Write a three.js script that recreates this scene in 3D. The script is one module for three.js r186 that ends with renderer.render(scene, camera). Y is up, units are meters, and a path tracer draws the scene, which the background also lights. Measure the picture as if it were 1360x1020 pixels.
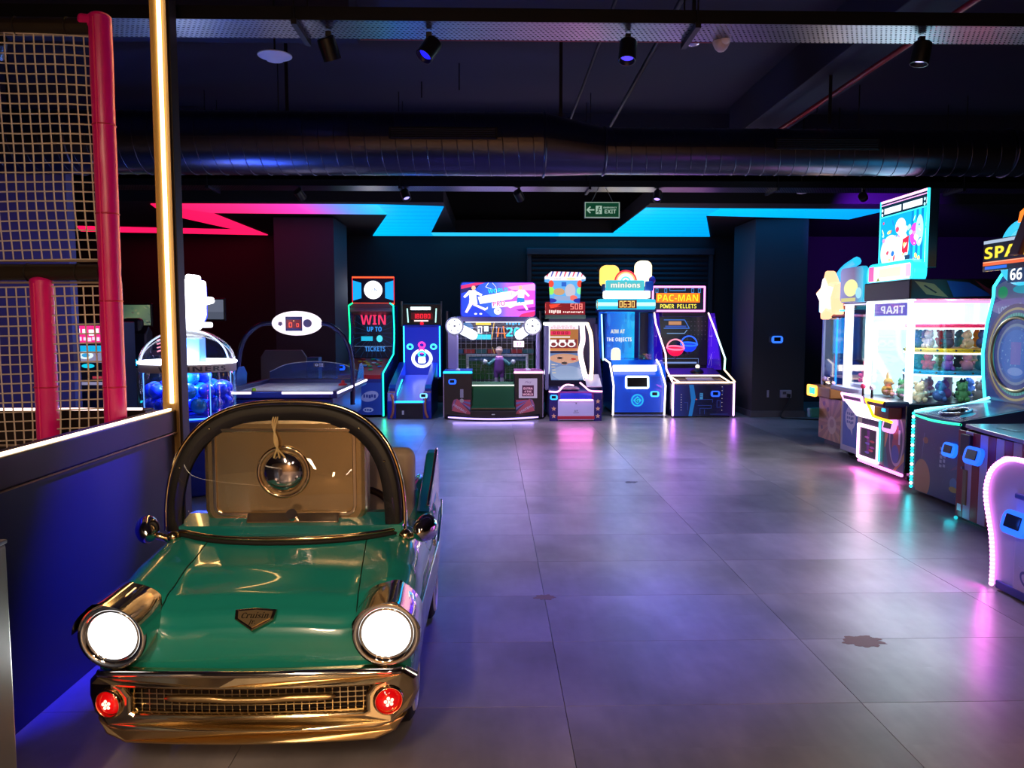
import * as THREE from 'three';
import { RoundedBoxGeometry } from 'three/addons/geometries/RoundedBoxGeometry.js';
import { mergeGeometries } from 'three/addons/utils/BufferGeometryUtils.js';
import { RectAreaLightUniformsLib } from 'three/addons/lights/RectAreaLightUniformsLib.js';
RectAreaLightUniformsLib.init();

// ---------------------------------------------------------------- camera, light, exposure
const scene = new THREE.Scene();
scene.background = new THREE.Color(0x000000);
const F = 1030, EYE = new THREE.Vector3(0, 1.45, 0);
const YAW = Math.atan(25 / F), PITCH = Math.atan(80 / F);
const camera = new THREE.PerspectiveCamera(2 * Math.atan(510 / F) * 180 / Math.PI, 1360 / 1020, 0.05, 60);
camera.position.copy(EYE);
const FW = new THREE.Vector3(Math.sin(YAW) * Math.cos(PITCH), -Math.sin(PITCH), -Math.cos(YAW) * Math.cos(PITCH));
camera.lookAt(EYE.clone().add(FW));
const renderer = new THREE.WebGLRenderer();
renderer.toneMapping = THREE.LinearToneMapping;
renderer.toneMappingExposure = 1.15;
renderer.shadowMap.enabled = true;

// warm linear fittings over the play area behind the photographer, seen in the chrome of the car
const LAMPS = [
  // [x, y, z, width, length, colour, strength]
  [-1.2, 3.35, 1.3, 0.14, 2.4, 0xffdcb8, 120],
  [1.4, 3.35, 1.9, 0.14, 2.4, 0xffe0c8, 30],
  [0.1, 3.35, 4.2, 0.14, 2.4, 0xffc890, 260],
];
// coloured track spots on the cable trays: [x, y, z, tx, ty, tz, colour, candela, half angle]
const SPOTS = [
  [-0.35, 2.96, -4.42, -1.70, 0.66, -3.3, 0x1414ff, 180, 0.17],  // added beam, stands in for the blue reflection on the half-wall
  [0.75, 2.96, -4.42, 0.45, 0, -3.6, 0x3d30ff, 22, 0.4],
  [-0.9, 2.96, -4.42, -0.1, 0, -5.8, 0x7a68ff, 18, 0.5],
  [2.4, 2.96, -4.42, 1.9, 0, -4.4, 0xb4aaff, 20, 0.6],
  [1.9, 2.92, -9.05, 1.2, 0, -7.6, 0x9d80ff, 22, 0.65],
  [-1.0, 2.92, -9.05, 0.1, 0, -7.6, 0x8f84ff, 22, 0.65],
  [0.3, 2.92, -9.05, 1.9, 0.35, -11.8, 0xd8d0ff, 26, 0.5],  // added spot, brightens the machine fronts along the back
  [-2.2, 2.92, -9.05, -0.7, 0.35, -11.8, 0xc8c8ff, 22, 0.5],  // added spot, same purpose for the left part of that row
  [4.3, 2.92, -9.05, 7.6, 2.7, -14.4, 0x7a18f0, 120, 0.42],
  [-2.7, 2.96, -4.42, -4.7, 1.1, -7.0, 0x8c80ff, 10, 0.6],
];

// ---------------------------------------------------------------- helpers
const V = (x, y, z) => new THREE.Vector3(x, y, z);
const RT = V(Math.cos(YAW), 0, Math.sin(YAW)), UPV = new THREE.Vector3().crossVectors(RT, FW);
// pixel of the 1360 x 1020 frame -> point at distance d in front of the camera plane z = 0
function at(px, py, d) {
  const r = FW.clone().addScaledVector(RT, (px - 680) / F).addScaledVector(UPV, -(py - 510) / F);
  return EYE.clone().addScaledVector(r, d / -r.z);
}
let seed = 7;
const rnd = () => { seed = (seed * 1664525 + 1013904223) % 4294967296; return seed / 4294967296; };
const used = {};
function numbered(n) { const k = used[n] = (used[n] ?? -1) + 1; return k ? n + '_' + String(k).padStart(3, '0') : n; }
function tag(o, label, category, group) { o.userData = { label, category }; if (group) o.userData.group = group; return o; }
function thing(name, label, category, [x, y, z] = [0, 0, 0], turn = 0, group) {
  const o = new THREE.Group(); o.name = numbered(name); scene.add(o);
  o.position.set(x, y, z); o.rotation.y = turn; return tag(o, label, category, group);
}
function add(parent, name, geo, mat, p, r) {
  const m = new THREE.Mesh(geo, mat); m.name = parent === scene ? numbered(name) : name;
  m.castShadow = m.receiveShadow = true;
  if (p) m.position.set(...p); if (r) m.rotation.set(...r);
  parent.add(m); return m;
}
function struct(name, geo, mat, p, r) { const m = add(scene, name, geo, mat, p, r); m.userData = { kind: 'structure' }; return m; }
function sgroup(name) { const g = new THREE.Group(); g.name = numbered(name); g.userData = { kind: 'structure' }; scene.add(g); return g; }
// materials
const mats = {};
function M(color, rough = 0.5, metal = 0, o = {}) {
  const k = [color, rough, metal, JSON.stringify(o)].join();
  return mats[k] ??= new THREE.MeshPhysicalMaterial({ color, roughness: rough, metalness: metal, ...o });
}
function E(color, s = 2) {
  return mats['E' + color + ',' + s] ??= new THREE.MeshStandardMaterial({ color: 0x222222, roughness: 0.4, emissive: color, emissiveIntensity: s });
}
function tex(w, h, draw) {
  const c = document.createElement('canvas'); c.width = w; c.height = h;
  const g = c.getContext('2d'); draw(g, w, h);
  const t = new THREE.CanvasTexture(c); t.colorSpace = THREE.SRGBColorSpace; t.magFilter = THREE.LinearFilter; return t;
}
const SC = (t, s = 1.2) => new THREE.MeshStandardMaterial({ color: 0x0a0a0a, roughness: 0.25, emissive: 0xffffff, emissiveIntensity: s, emissiveMap: t });
const PR = (t, rough = 0.4) => new THREE.MeshPhysicalMaterial({ map: t, roughness: rough, clearcoat: 0.3, clearcoatRoughness: 0.2 });
const GLASS = new THREE.MeshPhysicalMaterial({ color: 0xffffff, roughness: 0.03, transmission: 1, thickness: 0, ior: 1.45 });
const CHROME = M(0xd8d4cc, 0.09, 1), BLACK = M(0x0b0b0d, 0.35), MATT = M(0x08080a, 0.8), RUBBER = M(0x111111, 0.75), STEEL = M(0x8a8c92, 0.35, 1), WHITE = M(0xdcdce4, 0.35);
// geometry
const box = (w, h, d, r = 0) => r ? new RoundedBoxGeometry(w, h, d, 2, r) : new THREE.BoxGeometry(w, h, d);
const cyl = (r1, r2, h, n = 24) => new THREE.CylinderGeometry(r1, r2, h, n);
const sph = (r, n = 20, m = 14) => new THREE.SphereGeometry(r, n, m);
const tor = (R, r, n = 32, arc = Math.PI * 2) => new THREE.TorusGeometry(R, r, 8, n, arc);
const lathe = (pts, n = 40) => new THREE.LatheGeometry(pts.map(([x, y]) => new THREE.Vector2(x, y)), n);
const mv = (g, x = 0, y = 0, z = 0) => g.translate(x, y, z);
const rot = (g, x = 0, y = 0, z = 0) => { if (x) g.rotateX(x); if (y) g.rotateY(y); if (z) g.rotateZ(z); return g; };
function join(list) { return mergeGeometries(list.map((g) => { const q = g.index ? g.toNonIndexed() : g; for (const k of Object.keys(q.attributes)) if (!['position', 'normal', 'uv'].includes(k)) q.deleteAttribute(k); return q; })); }
const shape = (pts) => new THREE.Shape(pts.map(([x, y]) => new THREE.Vector2(x, y)));
function uvfit(g, a = 'x', b = 'y') {           // uv 0..1 over the two axes
  g.computeBoundingBox(); const { min, max } = g.boundingBox, p = g.attributes.position, u = g.attributes.uv, ga = 'get' + a.toUpperCase(), gb = 'get' + b.toUpperCase();
  for (let i = 0; i < p.count; i++) u.setXY(i, (p[ga](i) - min[a]) / (max[a] - min[a] || 1), (p[gb](i) - min[b]) / (max[b] - min[b] || 1));
  return g;
}
function ext(pts, depth, bevel = 0, holes = []) {
  const s = pts instanceof THREE.Shape ? pts : shape(pts); for (const h of holes) s.holes.push(h instanceof THREE.Path ? h : new THREE.Path(h.map(([x, y]) => new THREE.Vector2(x, y))));
  return new THREE.ExtrudeGeometry(s, { depth, bevelEnabled: bevel > 0, bevelSize: bevel, bevelThickness: bevel, bevelSegments: 2, curveSegments: 16 });
}
// side profile given as [z, y], extruded to width w across x
const prof = (pts, w, bevel = 0) => ext(pts, w, bevel).rotateY(-Math.PI / 2).translate(w / 2, 0, 0);
function rr(w, h, r) {                              // rounded rectangle shape, centred
  const s = new THREE.Shape(), x = w / 2, y = h / 2; r = Math.min(r, x, y);
  s.moveTo(-x + r, -y); s.lineTo(x - r, -y); s.absarc(x - r, -y + r, r, -Math.PI / 2, 0); s.lineTo(x, y - r); s.absarc(x - r, y - r, r, 0, Math.PI / 2);
  s.lineTo(-x + r, y); s.absarc(-x + r, y - r, r, Math.PI / 2, Math.PI); s.lineTo(-x, -y + r); s.absarc(-x + r, -y + r, r, Math.PI, Math.PI * 1.5); return s;
}
const pill = (w, h, r, d, bevel = 0) => ext(rr(w, h, r), d, bevel);
const rring = (w, h, r, t, d, bevel = 0) => ext(rr(w, h, r), d, bevel, [new THREE.Path(rr(w - 2 * t, h - 2 * t, Math.max(0.002, r - t)).getPoints(12))]);
const disc = (r, d, n = 40) => cyl(r, r, d, n).rotateX(Math.PI / 2);
// straight-run light tube through points with round joints
function run(pts, r, closed = false, n = 8) {
  const list = [], q = pts.map((p) => V(...p)); if (closed) q.push(q[0]);
  for (let i = 0; i + 1 < q.length; i++) {
    const d = q[i + 1].clone().sub(q[i]), c = cyl(r, r, d.length(), n);
    c.applyQuaternion(new THREE.Quaternion().setFromUnitVectors(V(0, 1, 0), d.clone().normalize()));
    const m = q[i].clone().addScaledVector(d, 0.5); list.push(mv(c, m.x, m.y, m.z));
    list.push(mv(sph(r, n, 6), q[i].x, q[i].y, q[i].z));
  }
  if (!closed) { const e = q[q.length - 1]; list.push(mv(sph(r, n, 6), e.x, e.y, e.z)); }
  return join(list);
}
const curve = (pts, r, n = 60, closed = false, m = 8) => new THREE.TubeGeometry(new THREE.CatmullRomCurve3(pts.map((p) => V(...p)), closed, 'catmullrom', 0.5), n, r, m, closed);
// an area light just in front of a glowing face; face: 'front' (+z), 'down', 'up', 'left', 'right'
function area(parent, color, s, w, h, p, face = 'front') {
  const l = new THREE.RectAreaLight(color, s, w, h); l.position.set(...p);
  l.rotation.set(...{ front: [0, Math.PI, 0], back: [0, 0, 0], down: [-Math.PI / 2, 0, 0], up: [Math.PI / 2, 0, 0], left: [0, Math.PI / 2, 0], right: [0, -Math.PI / 2, 0] }[face]);
  parent.add(l); return l;
}
function point(parent, color, s, p, r = 2) { const l = new THREE.PointLight(color, s, 0, 2); l.position.set(...p); l.castShadow = true; l.shadow.radius = r; parent.add(l); return l; }
// text helpers on canvas
function txt(g, s, x, y, size, fill, o = {}) {
  g.save(); g.translate(x, y); if (o.rot) g.rotate(o.rot); if (o.sx) g.scale(o.sx, 1); g.font = `${o.weight ?? 'bold'} ${size}px ${o.font ?? 'sans-serif'}`; g.textAlign = o.align ?? 'center'; g.textBaseline = 'middle';
  if (o.stroke) { g.strokeStyle = o.stroke; g.lineWidth = o.lw ?? size / 8; g.lineJoin = 'round'; g.strokeText(s, 0, 0); }
  g.fillStyle = fill; g.fillText(s, 0, 0); g.restore();
}
// a row of small blocks: print too small or too bright to read in the photograph
const dashes = (g, c, x, y, w, h, n = 6) => { for (let k = 0; k < n; k++) fill(g, c, x + k * w / n, y + (k % 3) * h * 0.08, w / n * (0.62 + 0.2 * ((k * 7) % 3) / 2), h * (1 - (k % 2) * 0.12)); };
const fill = (g, c, x, y, w, h) => { g.fillStyle = c; g.fillRect(x, y, w, h); };
function polyc(g, c, pts) { g.fillStyle = c; g.beginPath(); pts.forEach(([x, y], i) => i ? g.lineTo(x, y) : g.moveTo(x, y)); g.closePath(); g.fill(); }
function ell(g, c, x, y, rx, ry, a = 0) { g.fillStyle = c; g.beginPath(); g.ellipse(x, y, rx, ry, a, 0, Math.PI * 2); g.fill(); }
function line(g, c, w, pts) { g.strokeStyle = c; g.lineWidth = w; g.lineJoin = 'round'; g.beginPath(); pts.forEach(([x, y], i) => i ? g.lineTo(x, y) : g.moveTo(x, y)); g.stroke(); }
// seven-segment digits
function seg7(g, s, x, y, w, h, c, t = w * 0.16) {
  const on = { 0: 'abcdef', 1: 'bc', 2: 'abged', 3: 'abgcd', 4: 'fgbc', 5: 'afgcd', 6: 'afgedc', 7: 'abc', 8: 'abcdefg', 9: 'abcdfg' };
  [...s].forEach((ch, i) => {
    const X = x + i * w * 1.3, m = y + h / 2;
    const L = { a: [X, y, w, t], g: [X, m - t / 2, w, t], d: [X, y + h - t, w, t], f: [X, y, t, h / 2], b: [X + w - t, y, t, h / 2], e: [X, m, t, h / 2], c: [X + w - t, m, t, h / 2] };
    for (const k of on[ch] ?? '') fill(g, c, ...L[k]);
  });
}
// value noise
const perm = Array.from({ length: 4096 }, () => rnd());
function noise(x, y, per) { const xi = Math.floor(x), yi = Math.floor(y), u = x - xi, v = y - yi, h = (a, b) => perm[(((a % per + per) % per) * 57 + ((b % per + per) % per) * 131) & 4095], s = (t) => t * t * (3 - 2 * t), a = s(u), b = s(v);
  return (h(xi, yi) * (1 - a) + h(xi + 1, yi) * a) * (1 - b) + (h(xi, yi + 1) * (1 - a) + h(xi + 1, yi + 1) * a) * b; }
function fbm(x, y, per, oct) { let s = 0, a = 0.5, n = 0; for (let i = 0; i < oct; i++) { s += a * noise(x * (1 << i), y * (1 << i), per * (1 << i)); n += a; a *= 0.55; } return s / n; }
function dataTex(n, f, srgb) {
  const d = new Uint8Array(n * n * 4);
  for (let j = 0; j < n; j++) for (let i = 0; i < n; i++) { const c = f(i / n, j / n), k = (j * n + i) * 4; d[k] = c[0]; d[k + 1] = c[1]; d[k + 2] = c[2]; d[k + 3] = c[3] ?? 255; }
  const t = new THREE.DataTexture(d, n, n); t.wrapS = t.wrapT = THREE.RepeatWrapping; t.magFilter = THREE.LinearFilter; if (srgb) t.colorSpace = THREE.SRGBColorSpace; t.needsUpdate = true; return t;
}
// wireless card reader: a small rounded case with a glowing collar and a dark display
function reader(parent, p, r = [0, 0, 0], c = 0x1f7dff, s = 1) {
  const q = add(parent, 'card_reader_light', pill(0.11 * s, 0.07 * s, 0.025 * s, 0.02, 0.004), E(c, 1.6), p, r);
  add(q, 'reader_screen', pill(0.066 * s, 0.04 * s, 0.006, 0.006, 0.001), M(0x06101c, 0.2), [-0.004, 0.005, 0.024]);
  add(q, 'reader_bracket', box(0.05 * s, 0.05 * s, 0.03), BLACK, [0, 0, -0.015]);
  return q;
}

// ---------------------------------------------------------------- floor
const BACK = -14.5, SIDE = 10.2, NEAR = 6;
const TW = 1.14, TD = 0.6, X0 = 0.27, Z0 = -0.44;   // tile size and one joint crossing
const concrete = dataTex(1024, (u, v) => {
  const n = fbm(u * 4, v * 4, 4, 7), m = fbm(u * 3 + 9.3, v * 3 + 2.1, 3, 3), f = fbm(u * 40, v * 9, 40, 3);
  const k = 128 + (n - 0.5) * 80 + (m - 0.5) * 46 + (f - 0.5) * 16;
  return [k * 1.02, k * 0.98, k * 0.99];
}, true);
const conRough = dataTex(512, (u, v) => { const k = 81 + (fbm(u * 5 + 3, v * 5, 5, 4) - 0.5) * 24 + (fbm(u * 30, v * 8, 30, 2) - 0.5) * 10; return [k, k, k]; });
const conBump = dataTex(512, (u, v) => { const k = 128 + (fbm(u * 8, v * 8, 8, 5) - 0.5) * 160; return [k, k, k]; });
const TILE = new THREE.MeshPhysicalMaterial({ map: concrete, roughnessMap: conRough, roughness: 1.0, bumpMap: conBump, bumpScale: 0.0003, specularIntensity: 1 });
const tileGeos = Array.from({ length: 12 }, (_, k) => {
  const g = box(TW - 0.0022, 0.02, TD - 0.0022, 0.0008), p = g.attributes.position, u = g.attributes.uv, ox = (k % 4) * 0.29 + 0.07 * k, oz = Math.floor(k / 4) * 0.37, fl = k % 2 ? -1 : 1;
  for (let i = 0; i < p.count; i++) u.setXY(i, fl * p.getX(i) / 2.1 + ox, p.getZ(i) / 2.1 + oz);
  return g;
});
const floor = sgroup('floor');
add(floor, 'screed', box(2 * SIDE, 0.1, NEAR - BACK), M(0x4a484a, 0.9), [0, -0.062, (NEAR + BACK) / 2]);
{
  const far = []; let n = 0;
  for (let i = -9; i <= 8; i++) for (let j = -24; j < 11; j++) {
    const x = X0 + (i + 0.5) * TW, z = Z0 + (j + 0.5) * TD; if (Math.abs(x) + TW / 2 > SIDE + 0.3 || z - TD / 2 < BACK - 0.2 || z + TD / 2 > NEAR) continue;
    const g = tileGeos[Math.floor(rnd() * 12)];
    if (x > -2.2 && x < 5 && z < 0.3) { add(floor, 'floor_tile', g, TILE, [x, -0.01, z]); n++; } else far.push(g.clone().translate(x, -0.01, z));
  }
  const m = add(floor, 'floor_tiles_beyond', join(far), TILE); m.userData.kind = 'stuff';
}
// dark dried spots on the tiles
{
  const blot = (x, z, r, c, k, name) => {
    const s = new THREE.Shape(); for (let i = 0; i <= 90; i++) { const a = i / 90 * Math.PI * 2, q = r * (0.35 + 1.2 * fbm(Math.cos(a) * 2.6 + k, Math.sin(a) * 2.6 + k, 64, 4)); s[i ? 'lineTo' : 'moveTo'](Math.cos(a) * q * 1.25, Math.sin(a) * q * 0.8); }
    const m = add(floor, name, new THREE.ExtrudeGeometry(s, { depth: 0.0006, bevelEnabled: false }).rotateX(-Math.PI / 2), M(c, 0.5), [x, 0.0002, z]); return m;
  };
  const a = at(1146, 853, 3.42), b = at(724, 791, 4.02), c = at(838, 634, 7);
  blot(a.x, -3.42, 0.075, 0x6a3526, 3.3, 'dried_stain'); blot(b.x, -4.02, 0.05, 0x7a5a48, 8.1, 'dried_stain'); blot(c.x, -7.0, 0.05, 0x2c262c, 5.7, 'dried_stain');
}

// ---------------------------------------------------------------- room shell
const WALLM = M(0x0d0c13, 0.75), CEILM = M(0x2c2a42, 0.85), COLM = M(0x2a2732, 0.7);
struct('wall_back', box(2 * SIDE + 0.4, 4.4, 0.2), WALLM, [0, 2.1, BACK - 0.1]);
struct('wall_left', box(0.2, 4.4, NEAR - BACK), WALLM, [-SIDE - 0.1, 2.1, (NEAR + BACK) / 2]);
struct('wall_right', box(0.2, 4.4, NEAR - BACK), WALLM, [SIDE + 0.1, 2.1, (NEAR + BACK) / 2]);
struct('wall_front', box(2 * SIDE + 0.4, 4.4, 0.2), M(0xb89a70, 0.8), [0, 2.1, NEAR + 0.1]);
struct('ceiling', box(2 * SIDE + 0.4, 0.2, NEAR - BACK + 0.4), CEILM, [0, 4.15, (NEAR + BACK) / 2]);
struct('baseboard_back', box(2 * SIDE, 0.1, 0.02, 0.004), M(0x3a3844, 0.5), [0, 0.05, BACK + 0.01]);
struct('wall_partition', box(6.4, 3.0, 0.12), M(0x4a4468, 0.7), [-3.76 - 3.2, 1.5, -7.1]);
// downstand beams under the slab
for (const [x, y, z, w, h, d, n] of [[0, 3.88, -10.05, 2 * SIDE, 0.36, 0.5, 'ceiling_beam'], [-5.2, 3.9, -6.4, 8.2, 0.3, 0.45, 'ceiling_beam'], [3.1, 3.85, -6.5, 0.5, 0.4, 6, 'ceiling_beam'], [-3.8, 3.85, -12, 0.5, 0.4, 4.8, 'ceiling_beam']]) struct(n, box(w, h, d, 0.01), CEILM, [x, y, z]);
// two square columns either side of the machine alcove
for (const [x, w, name] of [[-2.83 - 0.02, 0.9, 'wall_column'], [4.42, 0.82, 'wall_column']]) {
  const g = sgroup(name); add(g, 'shaft', box(w, 3.05, 1.05, 0.006), COLM, [x, 1.525, -12.42]);
  add(g, 'skirting', box(w + 0.03, 0.1, 1.08, 0.006), M(0x4a4852, 0.5), [x, 0.05, -12.42]);
}
// dropped soffit with a notch, and the zigzag light ribbon on its underside
const SOF = 3.07;
const sof = [[-SIDE, 10.55], [-0.66, 10.55], [-0.66, 13.95], [2.12, 13.95], [2.12, 10.55], [SIDE, 10.55], [SIDE, 14.5], [-SIDE, 14.5]];
struct('ceiling_soffit', ext(sof, 0.22).rotateX(-Math.PI / 2).translate(0, SOF, 0), M(0x0e0d14, 0.8));
{
  const ribbon = thing('zigzag_light_ribbon', 'zigzag pink to cyan light ribbon set in dark ceiling soffit', 'ceiling light', [0, SOF, 0]);
  const seam = (g, w, h, a) => { g.strokeStyle = 'rgba(0,20,60,0.16)'; g.lineWidth = 1; for (let y = 4; y < h; y += 7) { g.beginPath(); g.moveTo(0, y); g.lineTo(w, y); g.stroke(); } };
  const grad = (stops) => tex(512, 64, (g, w, h) => { const q = g.createLinearGradient(0, 0, w, 0); for (const [s, c] of stops) q.addColorStop(s, c); g.fillStyle = q; g.fillRect(0, 0, w, h); seam(g, w, h); });
  const pink = grad([[0, '#ff1150'], [1, '#ff1656']]), mix = grad([[0, '#ff1650'], [0.35, '#ff2a78'], [0.62, '#ea3ab4'], [0.84, '#5a8cf0'], [1, '#00b4ff']]), blue = grad([[0, '#00b2ff'], [1, '#0090f0']]), sky = grad([[0, '#28b4f4'], [0.5, '#18aaf0'], [1, '#00a8ff']]);
  const seg = (pts, t, s) => add(ribbon, 'led_panel', uvfit(ext(pts, 0.012).rotateX(-Math.PI / 2), 'x', 'z'), SC(t, s), [0, -0.012, 0]);
  const S = 1.35;
  seg([[-6.9, 12.8], [-4.42, 13.62], [-4.1, 14.4], [-7.2, 13.9]].map(([x, z], i) => i === 0 ? [-6.9, 13.2] : [x, z]), pink, S);
  seg([[-4.62, 10.74], [-4.1, 11.56], [-4.1, 14.4], [-4.42, 13.62], [-4.75, 12.05], [-4.8, 11.5]], pink, S);
  seg([[-4.6, 10.74], [-1.56, 10.74], [-1.56, 11.66], [-4.1, 11.56]], mix, S);
  seg([[-1.555, 10.74], [-0.68, 10.9], [-1.1, 13.95], [-1.1, 14.45], [-2.2, 14.45], [-1.555, 11.66]], blue, S);
  for (const [a, b] of [[-1.095, 1.2], [1.205, 2.7]]) seg([[a, 14.0], [b, 14.0], [b, 14.45], [a, 14.45]], sky, S);
  seg([[2.14, 10.95], [3.18, 11.0], [3.18, 11.66], [4.02, 14.45], [2.705, 14.45], [2.705, 14.0], [2.14, 13.9]], blue, S);
  seg([[3.185, 11.0], [5.62, 11.03], [5.5, 12.02], [3.185, 11.66]], blue, S);
  for (const [c, s, w, h, x, z] of [[0xff1656, 0.4, 2.6, 0.7, -5.7, -13.7], [0xff2060, 0.4, 2.4, 0.8, -3.4, -11.2], [0x00a8ff, 1, 0.7, 3, -1.35, -12.5], [0x18aaf0, 1, 3.6, 0.4, 0.8, -14.22], [0x00a0ff, 1, 0.8, 2.6, 2.9, -12.5], [0x0098f8, 1, 2.2, 0.8, 4.4, -11.4]]) area(ribbon, c, s, w, h, [x, -0.03, z], 'down');
}
// roller shutter in the back wall behind the machines
{
  const g = sgroup('door_1'), x0 = 0.72, x1 = 4.0, m = M(0x211f2a, 0.5, 0.4);
  for (let y = 0.35; y < 2.68; y += 0.09) add(g, 'shutter_slat', prof([[0, 0.002], [0.012, 0.012], [0.022, 0.042], [0.012, 0.072], [0, 0.086]], x1 - x0), m, [(x0 + x1) / 2, y, BACK + 0.001]);
  add(g, 'shutter_box', box(x1 - x0 + 0.2, 0.12, 0.1, 0.01), M(0x2a2834, 0.5), [(x0 + x1) / 2, 2.78, BACK + 0.05]);
  for (const x of [x0 - 0.05, x1 + 0.05]) add(g, 'guide_rail', box(0.08, 2.75, 0.06, 0.005), M(0x2a2834, 0.5), [x, 1.38, BACK + 0.03]);
}
// red stripe along the wall at the right
struct('trim_1', box(4.4, 0.02, 0.02), M(0xc0203a, 0.4), [7.7, 3.0 - 0.03 + 0.32, BACK + 0.012]);

// ---------------------------------------------------------------- services under the ceiling
// perforated cable trays
const perfo = tex(128, 128, (g, w, h) => { fill(g, '#fff', 0, 0, w, h); for (const [x, y] of [[22, 32], [86, 32], [54, 96], [118, 96], [-10, 96]]) { g.save(); g.translate(x, y); g.rotate(-0.6); ell(g, '#000', 0, 0, 19, 10); g.restore(); } });
perfo.wrapS = perfo.wrapT = THREE.RepeatWrapping;
function tray(label, y, z, w, len, rep) {
  const t = thing('cable_tray', label, 'cable tray', [0, y, z]);
  const a = perfo.clone(); a.repeat.set(len / rep, w / rep); a.needsUpdate = true;
  const m = new THREE.MeshPhysicalMaterial({ color: 0x80848f, roughness: 0.3, metalness: 1, alphaMap: a, alphaTest: 0.5, side: THREE.DoubleSide });
  add(t, 'perforated_bottom', new THREE.PlaneGeometry(len, w).rotateX(-Math.PI / 2), m, [0, 0, 0]);
  for (const s of [-1, 1]) add(t, 'side_flange', box(len, 0.07, 0.004), M(0x191920, 0.5, 0.6), [0, 0.035, s * w / 2]);
  for (let x = -len / 2 + 1; x < len / 2; x += 2.15) { const h = add(t, 'hanger', box(0.03, 0.03, w + 0.06), M(0x22222a, 0.5, 0.5), [x, -0.017, 0]); for (const s of [-1, 1]) add(h, 'threaded_rod', cyl(0.005, 0.005, 4.05 - y, 6), M(0x22222a, 0.5, 0.5), [0, (4.05 - y) / 2, s * (w / 2 + 0.02)]); }
  return t;
}
tray('wide perforated metal cable tray hung across ceiling before the large duct', 3.06, -4.42, 0.27, 17, 0.055);
tray('narrow perforated cable tray hung beyond the large duct near exit sign', 3.0, -9.1, 0.34, 17, 0.06);
// spiral duct with a reducer
{
  const t = thing('spiral_duct', 'large round spiral ventilation duct spanning the ceiling with reducer', 'air duct', [0, 0, -7]);
  const m = M(0x55566a, 0.3, 1), R1 = 0.27, R2 = 0.2, y1 = 3.03, y2 = 2.975, xa = 0.45, xb = 0.98;
  const tube = (x0, x1, r0, r1, ya, yb) => { const g = new THREE.CylinderGeometry(1, 1, 1, 48, 1, true).rotateZ(-Math.PI / 2), p = g.attributes.position; for (let i = 0; i < p.count; i++) { const e = p.getX(i) + 0.5, r = r0 + (r1 - r0) * e; p.setXYZ(i, x0 + (x1 - x0) * e, ya + (yb - ya) * e + p.getY(i) * r, p.getZ(i) * r); } g.computeVertexNormals(); return g; };
  const dm = m.clone(); dm.side = THREE.DoubleSide;
  add(t, 'duct_section', tube(-9.8, xa, R1, R1, y1, y1), dm); add(t, 'reducer', tube(xa, xb, R1, R2, y1, y2), dm); add(t, 'duct_section', tube(xb, 9.8, R2, R2, y2, y2), dm);
  const helix = (x0, x1, r, y, pitch) => { const pts = [], n = Math.round((x1 - x0) / pitch); for (let i = 0; i <= n * 16; i++) { const a = i / 16 * Math.PI * 2; pts.push(V(x0 + i / 16 * pitch, y + Math.cos(a) * r, Math.sin(a) * r)); } return new THREE.TubeGeometry(new THREE.CatmullRomCurve3(pts), pts.length * 2, 0.005, 4); };
  add(t, 'spiral_seam', helix(-9.7, xa - 0.03, R1, y1, 0.13), m); add(t, 'spiral_seam', helix(xb + 0.05, 9.7, R2, y2, 0.13), m);
  for (const [x, r, y] of [[xa, R1, y1], [xb, R2, y2], [-3.6, R1, y1], [4.6, R2, y2]]) add(t, 'joint_band', tor(r + 0.004, 0.012, 48).rotateY(Math.PI / 2), m, [x, y, 0]);
  for (const [x, y, r] of [[-0.42, y1, R1], [2.9, y2, R2]]) {
    const g = add(t, 'air_grille', box(0.92, 0.1, 0.03, 0.004), M(0x14141a, 0.5, 0.5), [x, y + 0.03, r - 0.005]);
    for (let k = 0; k < 5; k++) add(g, 'grille_blade', box(0.88, 0.006, 0.02), M(0x33333c, 0.4, 0.7), [0, -0.036 + k * 0.018, 0.014], [0.5, 0, 0]);
  }
  for (let x = -9; x < 9.5; x += 2.4) add(t, 'hanger_strap', box(0.03, 0.85, 0.004), M(0x202028, 0.5, 0.5), [x, 3.65, x < xa ? 0 : 0]);
}
// second, thin rectangular duct just behind
tag(add(scene, 'rectangular_duct', box(17, 0.1, 0.3, 0.01), M(0x1c1c26, 0.4, 0.8), [0, 3.13, -8.3]), 'flat dark rectangular duct between spiral duct and narrow tray', 'air duct');
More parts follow.
